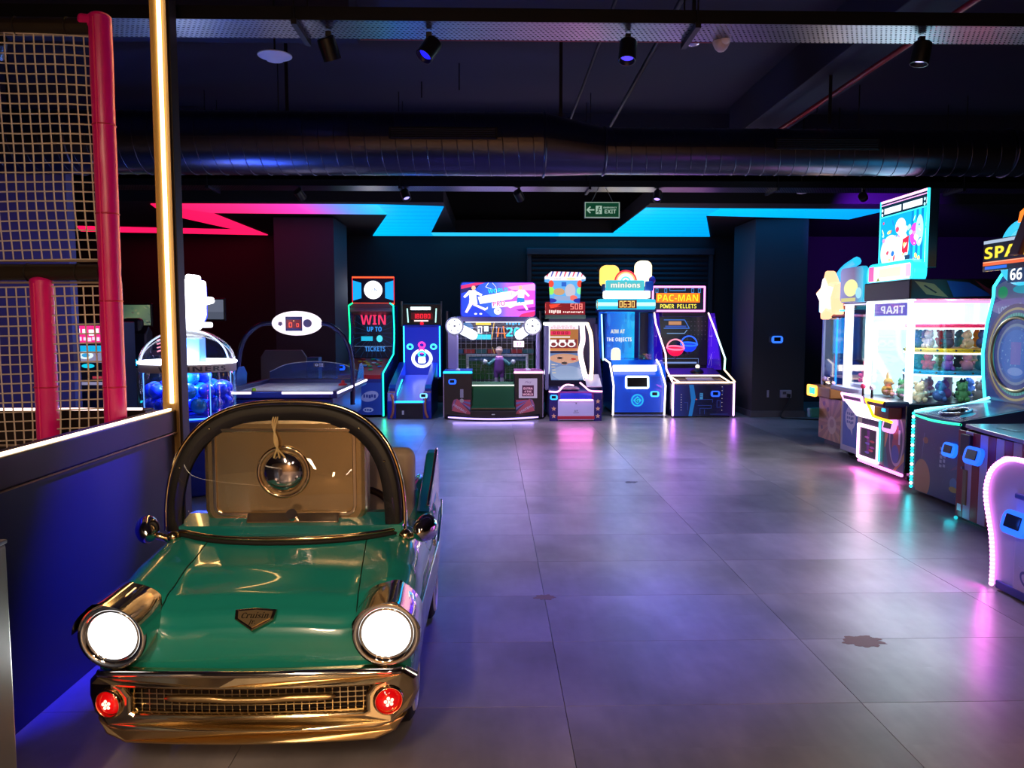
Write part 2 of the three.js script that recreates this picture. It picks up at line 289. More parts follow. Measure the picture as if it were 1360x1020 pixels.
// sprinkler pipes
tag(add(scene, 'sprinkler_pipe', run([[3.1, 3.5, -1.5], [3.02, 3.5, -10.3]], 0.022), M(0xa01824, 0.35)), 'red sprinkler pipe running lengthwise below the ceiling slab', 'pipe');
tag(add(scene, 'sprinkler_pipe', run([[-0.75, 3.085, -4.6], [1.3, 3.085, -4.6]], 0.016), M(0x8a1522, 0.4)), 'red sprinkler pipe running crosswise behind the wide cable tray', 'pipe');
tag(add(scene, 'conduit_pipe', run([[1.3, 3.7, -3.2], [1.34, 3.7, -9]], 0.02), M(0x1c1a24, 0.5)), 'black conduit running lengthwise under the slab above the emergency light', 'pipe');
tag(add(scene, 'conduit_pipe', run([[0.85, 3.68, -5], [0.85, 3.68, -9]], 0.014), M(0x1c1a24, 0.5)), 'thin black conduit under the slab beside the thicker black conduit', 'pipe');
for (const [px, py, d, n] of [[1085, 150, 8, 0.5], [1140, 170, 8.6, 0.4], [370, 150, 7.8, 0.6], [610, 120, 8, 0.7], [560, 130, 8.6, 0.5]]) { const p = at(px, py, d); tag(add(scene, 'hanging_rod', cyl(0.007, 0.007, 4.05 - p.y, 6), M(0x1a1822, 0.6), [p.x, (4.05 + p.y) / 2, p.z]), 'thin dark drop rod hanging from the ceiling slab', 'rod', 'drop rods under the ceiling slab'); }
// coloured track spots
SPOTS.forEach(([x, y, z, tx, ty, tz, c, s, ang]) => {
  const t = thing('track_spot', z > -6 ? 'small black cylinder spotlight under the wide cable tray' : 'small black cylinder spotlight under the narrow cable tray', 'spotlight', [x, y, z], 0, z > -6 ? 'spotlights under the wide tray' : 'spotlights under the narrow tray');
  add(t, 'bracket', box(0.03, 0.08, 0.03), BLACK, [0, 0.05, 0]);
  const d = V(tx - x, ty - y, tz - z).normalize(), q = new THREE.Quaternion().setFromUnitVectors(V(0, -1, 0), d);
  const h = add(t, 'housing', lathe([[0.001, 0.06], [0.045, 0.06], [0.05, 0.05], [0.05, -0.06], [0.042, -0.06], [0.04, -0.03], [0.001, -0.03]], 24), BLACK); h.quaternion.copy(q);
  const e = add(h, 'spot_light_lens', disc(0.036, 0.004).rotateX(Math.PI / 2), E(c, 2.5), [0, -0.034, 0]);
  const l = new THREE.SpotLight(c, s, 0, ang, 0.9, 2); l.position.copy(d.clone().multiplyScalar(0.07)); l.target.position.set(tx - x, ty - y, tz - z); l.castShadow = true; l.shadow.radius = 2; t.add(l, l.target);
});
// warm linear lamps behind the photographer
LAMPS.forEach(([x, y, z, w, len, c, s]) => {
  const t = thing('linear_lamp', 'long warm white linear lamp under the ceiling', 'ceiling lamp', [x, y, z], 0, 'linear lamps over the entrance');
  add(t, 'housing', box(w, 0.08, len, 0.01), BLACK, [0, 0.05, 0]); add(t, 'led_diffuser', box(w - 0.02, 0.012, len - 0.04), E(c, 6), [0, 0.005, 0]);
  for (const q of [-1, 1]) add(t, 'suspension', cyl(0.003, 0.003, 0.6, 6), STEEL, [0, 0.385, q * len * 0.4]);
  area(t, c, s, w - 0.02, len - 0.04, [0, -0.006, 0], 'down');
});
// white dome lamps, emergency light, sprinkler heads
for (const [px, py, d, s, lab] of [[1065, 250, 9.45, 0.11, 'white bell-shaped ceiling speaker under narrow tray with looped cable'], [1112, 249, 9.5, 0.13, 'flat white saucer lamp beside bell-shaped speaker'], [365, 74, 6.0, 0.12, 'white saucer lamp hung above the wide cable tray']]) {
  const p = at(px, py, d), t = thing('dome_fitting', lab, 'ceiling fitting', [p.x, p.y, p.z]), flat = lab.startsWith('bell') || lab.includes('bell-shaped ceiling') ? 1 : 0.55;
  add(t, 'shade', lathe([[0.001, 0.05], [0.25, 0.06], [0.95, 0.02], [1, 0], [0.96, -0.03], [0.6, -0.34 * flat], [0.5, -0.55 * flat], [0.2, -0.62 * flat], [0.001, -0.62 * flat]].map(([a, b]) => [a * s, b * s]), 32), M(0xd8d0e4, 0.5));
  add(t, 'rim', tor(s, 0.006, 32).rotateX(Math.PI / 2), WHITE); add(t, 'stem', cyl(0.008, 0.008, 4.05 - p.y, 8), MATT, [0, (4.05 - p.y) / 2, 0]);
}
{
  const p = at(958, 50, 4.55), t = thing('emergency_light', 'white twin-lens emergency light fixed under the wide cable tray', 'emergency light', [p.x, p.y, p.z]);
  add(t, 'body', lathe([[0.001, 0.075], [0.055, 0.075], [0.06, 0.06], [0.06, 0.02], [0.05, -0.03], [0.035, -0.06], [0.02, -0.075], [0.001, -0.078]], 20), M(0xd9c6c4, 0.45)); add(t, 'collar', box(0.11, 0.03, 0.1, 0.008), M(0xcabdc0, 0.4), [0, 0.08, 0]); add(t, 'lens', sph(0.03, 16, 10), M(0xf0e4e0, 0.15), [0.012, -0.02, 0.036]);
  const q = at(921, 57, 4.7), h = thing('sprinkler', 'small chrome sprinkler head on black conduit', 'sprinkler', [q.x, q.y, q.z]);
  add(h, 'deflector', lathe([[0.001, 0.03], [0.02, 0.03], [0.03, 0.012], [0.04, 0], [0.03, -0.014], [0.001, -0.02]], 18), M(0xc8ccd8, 0.25, 0.8)); add(h, 'drop', cyl(0.012, 0.012, 4.05 - q.y, 8), M(0x1c1a24, 0.5), [0, (4.05 - q.y) / 2, 0]);
}
// exit sign
{
  const a = at(776, 268, 8.95), b = at(823, 290, 8.95), w = b.x - a.x, h = a.y - b.y, t = thing('exit_sign', 'green emergency exit sign with arrow hung from narrow tray', 'exit sign', [(a.x + b.x) / 2, (a.y + b.y) / 2, -8.95]);
  const art = tex(512, 240, (g, W, H) => { fill(g, '#b9d8c4', 0, 0, W, H); fill(g, '#0d4a32', 10, 10, W - 20, H - 20); g.lineWidth = 18;
    line(g, '#bfe0cc', 20, [[40, 120], [140, 120]]); line(g, '#bfe0cc', 20, [[82, 70], [34, 120], [82, 170]]);
    fill(g, '#bfe0cc', 160, 56, 92, 128); ell(g, '#0d4a32', 212, 80, 12, 12); line(g, '#0d4a32', 14, [[206, 98], [196, 132], [214, 156], [206, 178]]); line(g, '#0d4a32', 12, [[196, 132], [174, 160]]); line(g, '#0d4a32', 10, [[184, 112], [206, 100], [232, 122]]);
    txt(g, 'EMERGENCY', 372, 84, 34, '#bfe0cc', { sx: 0.98 }); txt(g, 'EXIT', 374, 146, 84, '#bfe0cc'); });
  add(t, 'case', box(w, h, 0.03, 0.006), M(0xb8c8be, 0.5)); add(t, 'sign_face', new THREE.PlaneGeometry(w - 0.012, h - 0.012), SC(art, 0.55), [0, 0, 0.0165]);
  for (const s of [-1, 1]) add(t, 'hanging_wire', run([[s * w * 0.3, h / 2, 0], [s * 0.02, h / 2 + 0.2, 0]], 0.004, false, 5), STEEL);
  area(t, 0x9fe0b8, 0.4, w, h, [0, 0, 0.03]);
}
// wall sockets, cable and call point on the right-hand column
{
  const z = -11.89;
  const p = at(1032, 451, 11.88), t = thing('wall_card_reader', 'small glowing blue card reader on dark column', 'card reader', [p.x, p.y, z]); reader(t, [0, 0, 0.01], [0, 0, 0], 0x2a66e8, 1.5); add(t, 'wall_plate', box(0.05, 0.09, 0.012, 0.003), M(0x4a4858, 0.5), [-0.1, 0, 0.006]);
  const q = at(1043, 523, 11.88), s = thing('socket_box', 'grey switched power socket box low on dark column', 'socket', [q.x, q.y, z]); add(s, 'case', box(0.17, 0.12, 0.05, 0.008), M(0x8a86a0, 0.5), [0, 0, 0.025]); add(s, 'switch', box(0.05, 0.04, 0.012, 0.003), M(0x3a3848, 0.5), [-0.03, 0.015, 0.055]); add(s, 'plug', box(0.05, 0.05, 0.05, 0.008), BLACK, [0.03, -0.02, 0.07]);
  const c = at(1020, 523, 11.88), k = thing('wall_plate', 'narrow grey wall plate beside the power socket', 'wall plate', [c.x, c.y, z]); add(k, 'plate', box(0.03, 0.11, 0.012, 0.003), M(0x9a96b0, 0.5), [0, 0, 0.006]); add(k, 'screw', disc(0.005, 0.004, 12), STEEL, [0, 0.04, 0.013]);
  tag(add(scene, 'power_cable', curve([[q.x + 0.03, q.y - 0.03, z + 0.09], [q.x + 0.02, 0.25, z + 0.12], [q.x - 0.12, 0.03, z + 0.16], [q.x + 0.1, 0.012, z + 0.3], [q.x + 0.36, 0.014, z + 0.42]], 0.011, 60), RUBBER), 'black power cable trailing from socket to the floor', 'cable');
}

// ---------------------------------------------------------------- soft-play enclosure at the left
const HX = -1.69, HZ = -4.12;
{
  const w = thing('half_wall', 'dark half-height wall with lit capping beside green toy car', 'half wall', [HX, 0, 0]);
  add(w, 'panel', box(0.1, 0.88, 5.1, 0.004), M(0x1c1c3c, 0.4), [-0.05, 0.44, -1.57]);
  add(w, 'capping', box(0.12, 0.115, 5.12, 0.008), M(0x241a18, 0.38), [-0.045, 0.938, -1.57]);
  add(w, 'trim_edge', box(0.006, 0.006, 5.1), M(0xa88a5a, 0.3, 1), [0.017, 0.879, -1.57]);
  add(w, 'led_strip', box(0.014, 0.012, 2.4), E(0xffe2b8, 4), [-0.01, 1.0, -2.9]); add(w, 'led_strip', box(0.014, 0.012, 2.55), E(0xffe2b8, 4), [-0.01, 1.0, -0.3]);
  area(w, 0xffcf90, 3, 0.014, 4.9, [-0.01, 1.012, -1.57], 'up');
  const c = thing('half_wall', 'dark half-height wall with pinkish lit capping behind the net', 'half wall', [HX, 0, HZ]);
  add(c, 'panel', box(3.4, 0.88, 0.1, 0.004), M(0x241a1c, 0.5), [-1.85, 0.44, -0.06]); add(c, 'capping', box(3.4, 0.115, 0.12, 0.008), M(0x241a18, 0.38), [-1.85, 0.938, -0.06]); add(c, 'led_strip', box(3.38, 0.012, 0.014), E(0xffd9d0, 3), [-1.86, 1.0, -0.01]);
  // LED post on the corner
  const p = thing('led_post', 'tall dark corner post with warm vertical LED strip', 'light post', [HX - 0.002, 0, HZ]);
  const bronze = M(0x9a7844, 0.5, 0.25), H = 4.05;
  add(p, 'post_body', box(0.088, H, 0.09, 0.004), M(0x2a2018, 0.45), [0.0, H / 2, -0.055]);
  for (const s of [-1, 1]) add(p, 'channel_wing', box(0.034, H, 0.004), bronze, [-0.004 + s * 0.0285, H / 2, 0.006], [0, -s * 0.65, 0]);
  add(p, 'channel_bed', box(0.034, H, 0.006), bronze, [-0.004, H / 2, -0.006]);
  add(p, 'led_strip', box(0.02, H - 0.05, 0.01, 0.004), E(0xffdf9e, 6), [-0.004, H / 2 + 0.5 - 0.475, 0.003]).scale.set(1, 0.745, 1);
  p.children[p.children.length - 1].position.y = 2.52;
  area(p, 0xffb350, 10, 0.027, 3.0, [-0.004, 2.52, 0.012]);
}
// padded poles, bars and the net
{
  const Z = -3.86, PINK = new THREE.MeshPhysicalMaterial({ color: 0xf4148c, roughness: 0.36, clearcoat: 0.35, clearcoatRoughness: 0.25 });
  function pole(x, y0, y1, label) {
    const t = thing('padded_pole', label, 'padded pole', [x, y0, Z]), L = y1 - y0, g = new THREE.CylinderGeometry(0.052, 0.052, L, 20, 60), p = g.attributes.position;
    for (let i = 0; i < p.count; i++) { const y = p.getY(i), a = Math.atan2(p.getZ(i), p.getX(i)), k = 1 + 0.035 * (fbm(a * 1.2 + 5, y * 6 + 9, 64, 3) - 0.5) * 2 - 0.05 * Math.exp(-Math.pow(((y + L) % 0.42 - 0.2) / 0.012, 2)); p.setX(i, p.getX(i) * k); p.setZ(i, p.getZ(i) * k); }
    g.computeVertexNormals(); add(t, 'foam_cover', g, PINK, [0, L / 2, 0]);
    add(t, 'cover_seam', box(0.006, L - 0.02, 0.006, 0.002), M(0xff4a8a, 0.5), [-0.008, L / 2, 0.052]);
    for (let y = 0.3; y < L - 0.1; y += 0.42) add(t, 'cable_tie', tor(0.051, 0.004, 24).rotateX(Math.PI / 2), M(0xd0104c, 0.4), [0, y, 0]);
    add(t, 'cap', sph(0.053, 20, 10), PINK, [0, L, 0]).scale.set(1, 0.5, 1); return t;
  }
  const t1 = pole(-1.868, 0, 2.9, 'tall pink foam-padded pole at the edge of the net');
  add(t1, 'cover_flap', box(0.09, 0.06, 0.06, 0.02), PINK, [-0.05, 2.88, 0.01], [0, 0, -0.15]);
  pole(-2.2, 0, 1.655, 'short pink foam-padded pole under the dark padded crossbar');
  const bar = (y, label) => { const b = thing('padded_crossbar', label, 'padded bar', [-2.62, y, Z]), g = new THREE.CylinderGeometry(0.04, 0.04, 1.42, 16, 50).rotateZ(Math.PI / 2), p = g.attributes.position; for (let i = 0; i < p.count; i++) { const x = p.getX(i), k = 1 + 0.1 * (fbm(x * 9 + 20, p.getZ(i) * 20 + 30, 128, 3) - 0.5); p.setY(i, p.getY(i) * k); p.setZ(i, p.getZ(i) * k); } g.computeVertexNormals(); add(b, 'foam_cover', g, M(0x2a2118, 0.4)); for (let k = 0; k < 6; k++) add(b, 'cable_tie', tor(0.041, 0.004, 20).rotateY(Math.PI / 2), M(0x15100c, 0.5), [-0.6 + k * 0.24, 0, 0]); };
  bar(2.86, 'black padded crossbar along the top of the net'); bar(1.7, 'dark padded crossbar across the middle of the net');
  const CELL = 0.0458, net = (y0, y1, label, sag) => {
    const list = [], x0 = -3.3, x1 = -1.9, nx = Math.round((x1 - x0) / CELL), ny = Math.round((y1 - y0) / CELL);
    const P = (i, j) => { const x = x0 + i * CELL, y = y0 + j * CELL; return V(x + 0.012 * (fbm(x * 2.4 + 40, y * 2.4 + 40, 256, 2) - 0.5) * 2 - 0.022 * (y - 2.2), y + sag * (fbm(x * 2 + 70, y * 1.5 + 11, 256, 2) - 0.5) * 2 - 0.05 * (x + 2) * (y - 1.7), Z + 0.02 * fbm(x * 2, y * 2 + 30, 256, 2)); };
    for (let i = 0; i <= nx; i++) list.push(new THREE.TubeGeometry(new THREE.CatmullRomCurve3(Array.from({ length: ny + 1 }, (_, j) => P(i, j))), ny * 2, 0.0038, 5));
    for (let j = 0; j <= ny; j++) list.push(new THREE.TubeGeometry(new THREE.CatmullRomCurve3(Array.from({ length: nx + 1 }, (_, i) => P(i, j))), nx * 2, 0.0038, 5));
    const t = thing('safety_net', label, 'net'); add(t, 'mesh_strands', join(list), M(0xdcd0c2, 0.8)); add(t, 'border_rope', run([[x0, y0, Z], [x1, y0, Z], [x1, y1, Z], [x0, y1, Z]], 0.006, true, 6), M(0x98887a, 0.8));
  };
  net(1.755, 2.82, 'pale square-mesh safety net above the dark crossbar', 0.012); net(0.85, 1.65, 'pale square-mesh safety net below the dark crossbar', 0.008);
}
// grey metal stand at the frame's edge
{
  const t = thing('metal_stand', 'brushed grey metal stand beside the dark half-height wall', 'metal stand', [-1.42, 0, -1.9]);
  add(t, 'shell', box(0.3, 0.86, 0.24, 0.012), M(0x8d8a86, 0.42, 0.7), [0, 0.45, 0]); add(t, 'plinth', box(0.28, 0.02, 0.22), BLACK, [0, 0.01, 0]); add(t, 'top_rim', box(0.302, 0.012, 0.242, 0.005), STEEL, [0, 0.884, 0]);
}

// ---------------------------------------------------------------- dome ball machine
{
  const t = thing('dome_ball_machine', 'clear domed ball machine reading WINNERS with white hand-shaped sign', 'arcade machine', [-2.65, 0.117, -6.8]); t.scale.setScalar(0.919);
  const R = 0.425, m = M(0xa9a2a6, 0.4);
  add(t, 'base', lathe([[0.001, -0.125], [R - 0.02, -0.125], [R, -0.1], [R, 0.56], [R - 0.01, 0.58], [0.001, 0.58]], 48), M(0x1a2f9a, 0.35));
  add(t, 'base_led', tor(R, 0.008, 60).rotateX(Math.PI / 2), E(0x3a7cff, 3), [0, 0.59, 0]);
  add(t, 'lower_glass', lathe([[R, 0.6], [R, 1.03]], 48), GLASS);
  const band = tex(1024, 64, (g, w, h) => { fill(g, '#b8a8a4', 0, 0, w, h); for (let k = 0; k < 3; k++) txt(g, 'WINNERS', 128 + k * 341, 34, 52, '#4a4250', { weight: 'bold' }); });
  add(t, 'name_band', new THREE.CylinderGeometry(R + 0.006, R + 0.006, 0.075, 48, 1, true, -0.3, Math.PI * 2), PR(band, 0.5), [0, 1.045, 0]);
  add(t, 'led_ring', tor(R + 0.002, 0.014, 60).rotateX(Math.PI / 2), E(0xe4ecff, 5), [0, 1.095, 0]);
  const dome = []; for (let k = 0; k <= 14; k++) { const a = k / 14 * Math.PI / 2; dome.push([Math.cos(a) * R + 0.0005, 1.1 + Math.sin(a) * 0.3]); } add(t, 'dome_glass', lathe(dome, 48), GLASS);
  for (const [a, n] of [[0.2, 0], [2.94, 0], [1.57, 1]]) { const pts = []; for (let k = 0; k <= 12; k++) { const b = k / 12 * 1.45; pts.push([Math.cos(a) * Math.cos(b) * (R - 0.012), 1.1 + Math.sin(b) * 0.29, Math.sin(a) * Math.cos(b) * (R - 0.012)]); } if (!n) add(t, 'rib_led', curve(pts, 0.008, 30), E(0xc8d8ff, 1.6)); }
  for (const [x, z] of [[-0.3, 0.28], [0.3, 0.28], [-0.3, -0.28], [0.3, -0.28]]) add(t, 'corner_led', cyl(0.005, 0.005, 0.42, 8), E(0x5f9cff, 1.5), [x, 0.81, z]);
  add(t, 'turntable', lathe([[0.001, 0.6], [R - 0.02, 0.6], [R - 0.03, 0.62], [0.001, 0.64]], 40), M(0x2440c0, 0.3));
  add(t, 'ball_hopper', box(0.2, 0.24, 0.16, 0.01), M(0x93b4d8, 0.25), [0.02, 1.2, -0.06]); add(t, 'hopper_tube', cyl(0.04, 0.04, 0.22, 16), M(0x6e7fb0, 0.3), [-0.1, 1.2, 0.0]);
  add(t, 'sign_foot', box(0.3, 0.05, 0.2, 0.015), E(0xf0f4ff, 3), [0.06, 1.44, 0]);
  // hand-shaped sign: plate with fingers
  const sgn = add(t, 'hand_sign', pill(0.2, 0.4, 0.08, 0.09, 0.01), E(0xf2f6ff, 3.2), [0.06, 1.66, -0.05]);
  for (const [x, y, h] of [[-0.06, 0.17, 0.18], [-0.012, 0.205, 0.2], [0.038, 0.2, 0.2], [0.085, 0.17, 0.16]]) add(sgn, 'sign_finger', pill(0.045, h, 0.02, 0.1, 0.006), E(0xf6f8ff, 3.4), [x, y - 0.06, 0.004]);
  add(sgn, 'sign_thumb', pill(0.13, 0.05, 0.02, 0.09, 0.006), E(0xf6f8ff, 3.4), [0.12, -0.0, 0.01], [0, 0, 0.25]); add(sgn, 'sign_wrist', pill(0.12, 0.12, 0.02, 0.08, 0.004), E(0xf2f6ff, 3), [0, -0.2, 0.005]);
  add(sgn, 'blue_neon_outline', rring(0.25, 0.44, 0.1, 0.016, 0.03), E(0x1a2cff, 3), [-0.015, 0, -0.02]);
  point(t, 0x7ab4ff, 2.4, [0, 1.06, 0.1]); point(t, 0x3c70ff, 2.4, [0, 0.99, 0.32]); point(t, 0x3c70ff, 1.6, [0.3, 0.99, 0]); area(t, 0xdfe8ff, 3, 0.26, 0.4, [0.06, 1.66, 0.075]);
  const ballG = join([sph(0.074, 20, 14), tor(0.0737, 0.002, 30).rotateX(1.1)]), BL = new THREE.MeshPhysicalMaterial({ color: 0x1640e8, roughness: 0.3, clearcoat: 0.5 }), BL2 = new THREE.MeshPhysicalMaterial({ color: 0x1c8ad8, roughness: 0.3, clearcoat: 0.5 });
  const spots = []; for (let layer = 0; layer < 3; layer++) for (let r = 0; r < 3; r++) { const n = [1, 6, 13][r], rad = [0, 0.165, 0.335][r]; if (layer === 2 && r === 2) continue; for (let k = 0; k < n; k++) { const a = (k + layer * 0.5) / n * Math.PI * 2; spots.push([Math.cos(a) * (rad - layer * 0.012), 0.7 + layer * (r ? 0.128 : 0.152), Math.sin(a) * (rad - layer * 0.012)]); } }
  spots.forEach(([x, y, z], i) => { const b = add(scene, 'blue_ball', ballG, i % 4 === 1 ? BL2 : BL, [-2.65 + x * 0.919, 0.117 + (y + rnd() * 0.012) * 0.919, -6.8 + z * 0.919], [rnd() * 3, rnd() * 3, 0]); b.scale.setScalar(0.919); tag(b, i % 4 === 1 ? 'glossy sky blue plastic ball heaped inside the WINNERS dome machine' : 'glossy deep blue plastic ball heaped inside the WINNERS dome machine', 'ball', i % 4 === 1 ? 'sky blue balls in the dome machine' : 'deep blue balls in the dome machine'); });
}
// ---------------------------------------------------------------- air hockey table
{
  const t = thing('air_hockey_table', 'air hockey table with oval white scoreboard on an arched frame', 'air hockey table', [-2.11, -0.035, -7.5]); t.scale.x = 1.056;
  const W = 1.14, L = 1.75, navy = M(0x1a1a52, 0.35), rail = M(0x2a2450, 0.3);
  add(t, 'apron', box(W - 0.1, 0.3, L - 0.1, 0.02), navy, [0, 0.62, -L / 2]); for (const x of [-0.42, 0.42]) for (const z of [-0.25, -L + 0.25]) add(t, 'leg', box(0.12, 0.445, 0.12, 0.02), M(0x16163a, 0.4), [x, 0.2575, z]);
  add(t, 'play_surface', box(W - 0.12, 0.02, L - 0.12), M(0xdfe8f4, 0.25), [0, 0.778, -L / 2]);
  for (const s of [-1, 1]) { add(t, 'side_rail', box(0.06, 0.07, L, 0.012), rail, [s * (W / 2 - 0.03), 0.8, -L / 2]); add(t, 'rail_led', box(0.012, 0.018, L - 0.02), E(0xe8dcff, 3.5), [s * (W / 2 + 0.004), 0.82, -L / 2]); }
  for (const z of [-0.03, -L + 0.03]) add(t, 'end_rail', box(W - 0.12, 0.07, 0.06, 0.012), rail, [0, 0.8, z]);
  for (const [x, w] of [[-0.36, 0.3], [0.3, 0.46]]) add(t, 'rail_led', box(w, 0.018, 0.012), E(0xe8dcff, 3.5), [x, 0.82, 0.004]);
  // clear guards
  const gm = new THREE.MeshPhysicalMaterial({ color: 0xb8d0ff, roughness: 0.05, transmission: 0.96, thickness: 0 });
  add(t, 'end_guard', ext([[-0.5, 0], [0.5, 0], [0.5, 0.08], [0.3, 0.17], [0, 0.2], [-0.3, 0.17], [-0.5, 0.08]], 0.006), gm, [0, 0.84, -L + 0.03]); add(t, 'guard_edge', curve([[-0.5, 0.92, -L + 0.03], [-0.3, 1.01, -L + 0.03], [0, 1.04, -L + 0.03], [0.3, 1.01, -L + 0.03], [0.5, 0.92, -L + 0.03]], 0.004, 40), M(0xc8d0e0, 0.3));
  const mark = tex(128, 64, (g) => { g.clearRect(0, 0, 128, 64); fill(g, '#2c2a48', 0, 0, 128, 64); ell(g, '#c8cce0', 36, 32, 20, 18); ell(g, '#2c2a48', 36, 32, 10, 8); for (let k = 0; k < 3; k++) dashes(g, '#c8cce0', 70, 8 + k * 18, 44, 12, 3); }); add(t, 'maker_mark', new THREE.PlaneGeometry(0.12, 0.05), PR(mark), [0.05, 1.0, -L + 0.045]);
  for (const s of [-1, 1]) add(t, 'side_guard', prof([[0, 0], [-0.5, 0], [-0.52, 0.12], [-0.42, 0.2], [-0.25, 0.2]], 0.008), M(0x2c4c8c, 0.25), [s * (W / 2 - 0.02), 0.83, s < 0 ? -0.5 : -1.15]);
  // arch and scoreboard
  const a = 0.57, z = -0.82; add(t, 'arch_frame', curve([[-a, 0.62, z], [-a, 1.05, z], [-a + 0.06, 1.31, z], [-a + 0.2, 1.46, z], [-a + 0.34, 1.49, z], [0, 1.49, z], [a - 0.34, 1.49, z], [a - 0.2, 1.46, z], [a - 0.06, 1.31, z], [a, 1.05, z], [a, 0.62, z]], 0.024, 120, false, 10), M(0x22204c, 0.25));
  const hs = new THREE.Shape(); hs.absellipse(0, 0, 0.23, 0.115, 0, Math.PI * 2);
  const sb = add(t, 'scoreboard', ext(hs, 0.07, 0.014), E(0xfff0ff, 1.1), [0.03, 1.49, z - 0.02]);
  const sc = tex(256, 224, (g, w, h) => { fill(g, '#16124a', 0, 0, w, h); fill(g, '#5a0e16', 12, 46, 232, 140); seg7(g, '0', 50, 92, 52, 76, '#ff5030', 12); seg7(g, '0', 168, 106, 40, 56, '#ff5030', 9); ell(g, '#ffb060', 128, 66, 10, 8); fill(g, '#c02828', 40, 66, 50, 6); });
  add(sb, 'score_screen', box(0.165, 0.15, 0.012, 0.004), SC(sc, 1.2), [-0.02, -0.005, 0.088]); add(sb, 'speaker_grille', disc(0.042, 0.008, 24), M(0x9a8cb0, 0.7), [0.115, 0, 0.088]); add(sb, 'star_badge', disc(0.024, 0.008, 5), M(0xb8a8d0, 0.5), [-0.155, -0.005, 0.088]);
  add(t, 'end_disc_lamp', disc(0.05, 0.03), M(0x8a50e0, 0.3), [W / 2 - 0.06, 0.62, -0.03]); add(t, 'lamp_lens', disc(0.03, 0.012), E(0xf0d8ff, 2.5), [W / 2 - 0.06, 0.62, -0.008]);
  area(t, 0xe8dcff, 1.2, 0.4, 0.2, [0.03, 1.49, z + 0.09]); add(t, 'added_underside_lamp', box(0.14, 0.012, 0.05), E(0xeaf0ff, 3), [0.03, 1.372, z + 0.015]); area(t, 0xeaf0ff, 150, 0.14, 0.05, [0.03, 1.362, z + 0.015], 'down'); area(t, 0xd0c0ff, 6, 0.9, 0.02, [0, 0.82, 0.016]);  // lamp under the scoreboard is added to brighten the play surface
  tag(add(scene, 'hockey_mallet', lathe([[0.001, 0], [0.05, 0], [0.052, 0.012], [0.04, 0.022], [0.022, 0.026], [0.018, 0.055], [0.001, 0.06]], 24), M(0xb8e018, 0.35), [-2.38, 0.755, -7.75]), 'lime green mallet lying on the air hockey table', 'mallet');
  tag(add(scene, 'hockey_mallet', lathe([[0.001, 0], [0.05, 0], [0.052, 0.012], [0.04, 0.022], [0.022, 0.026], [0.018, 0.055], [0.001, 0.06]], 24), M(0xc01c24, 0.35), [-1.7, 0.755, -8.8]), 'red mallet lying on the air hockey table', 'mallet');
}
// grey shrouded cabinet behind the table
{
  const p = at(378, 485, 10.6), t = thing('grey_back_panel', 'brown-grey cabinet back with cut corners beyond the air hockey table', 'cabinet', [p.x, 0, -10.6]);
  add(t, 'panel', ext([[-0.3, 0.5], [0.3, 0.5], [0.3, 1.0], [0.24, 1.09], [-0.24, 1.09], [-0.3, 1.0]], 0.05, 0.006), M(0x6a5c66, 0.7)); add(t, 'pedestal', box(0.4, 0.5, 0.3, 0.01), M(0x2a2430, 0.6), [0, 0.25, -0.1]); add(t, 'side_box', box(0.16, 0.55, 0.2, 0.01), M(0x244a74, 0.5), [0.38, 0.72, -0.1]); add(t, 'side_foot', box(0.1, 0.45, 0.15), BLACK, [0.38, 0.225, -0.1]);
}
// ---------------------------------------------------------------- racing games and screens far left
function racer(px, d, label, c) {
  const p = at(px, 500, d), t = thing('racing_seat', label, 'racing game', [p.x, 0, -d]), dk = M(0x17121c, 0.45);
  add(t, 'seat_back', prof([[0, 0.5], [0.1, 0.55], [0.06, 0.9], [0.02, 1.32], [-0.06, 1.4], [-0.14, 1.34], [-0.12, 0.9]], 0.34, 0.02), dk); add(t, 'headrest', box(0.24, 0.2, 0.12, 0.05), dk, [0, 1.42, -0.05]); add(t, 'seat_pad', box(0.4, 0.14, 0.5, 0.05), dk, [0, 0.5, 0.2]);
  add(t, 'pedestal', box(0.62, 0.5, 0.8, 0.03), M(0x120e18, 0.5), [0, 0.27, 0.1]); add(t, 'rear_shell', prof([[-0.16, 0.3], [0.02, 0.3], [0.02, 1.05], [-0.1, 1.1], [-0.2, 1.05]], 0.62, 0.02), M(0x140f1a, 0.5), [0, 0, -0.06]);
  for (const s of [-1, 1]) for (let k = 0; k < 5; k++) add(t, 'side_led', box(0.05, 0.014, 0.02), E(0xff9ab0, 1.2), [s * 0.34, 1.12 + k * 0.045, 0.03], [0, 0, s * 0.3]);
  reader(t, [0.02, 0.98, 0.08], [0, 0, 0], 0x10b8ff, 1.2); add(t, 'floor_led', run([[-0.5, 0.5, 0.5], [0.1, 0.52, 0.55], [0.6, 0.58, 0.5]], 0.012), E(0x18c8e0, 2)); return t;
}
racer(177, 9.6, 'black racing game seat under the glowing wall screen', 1);
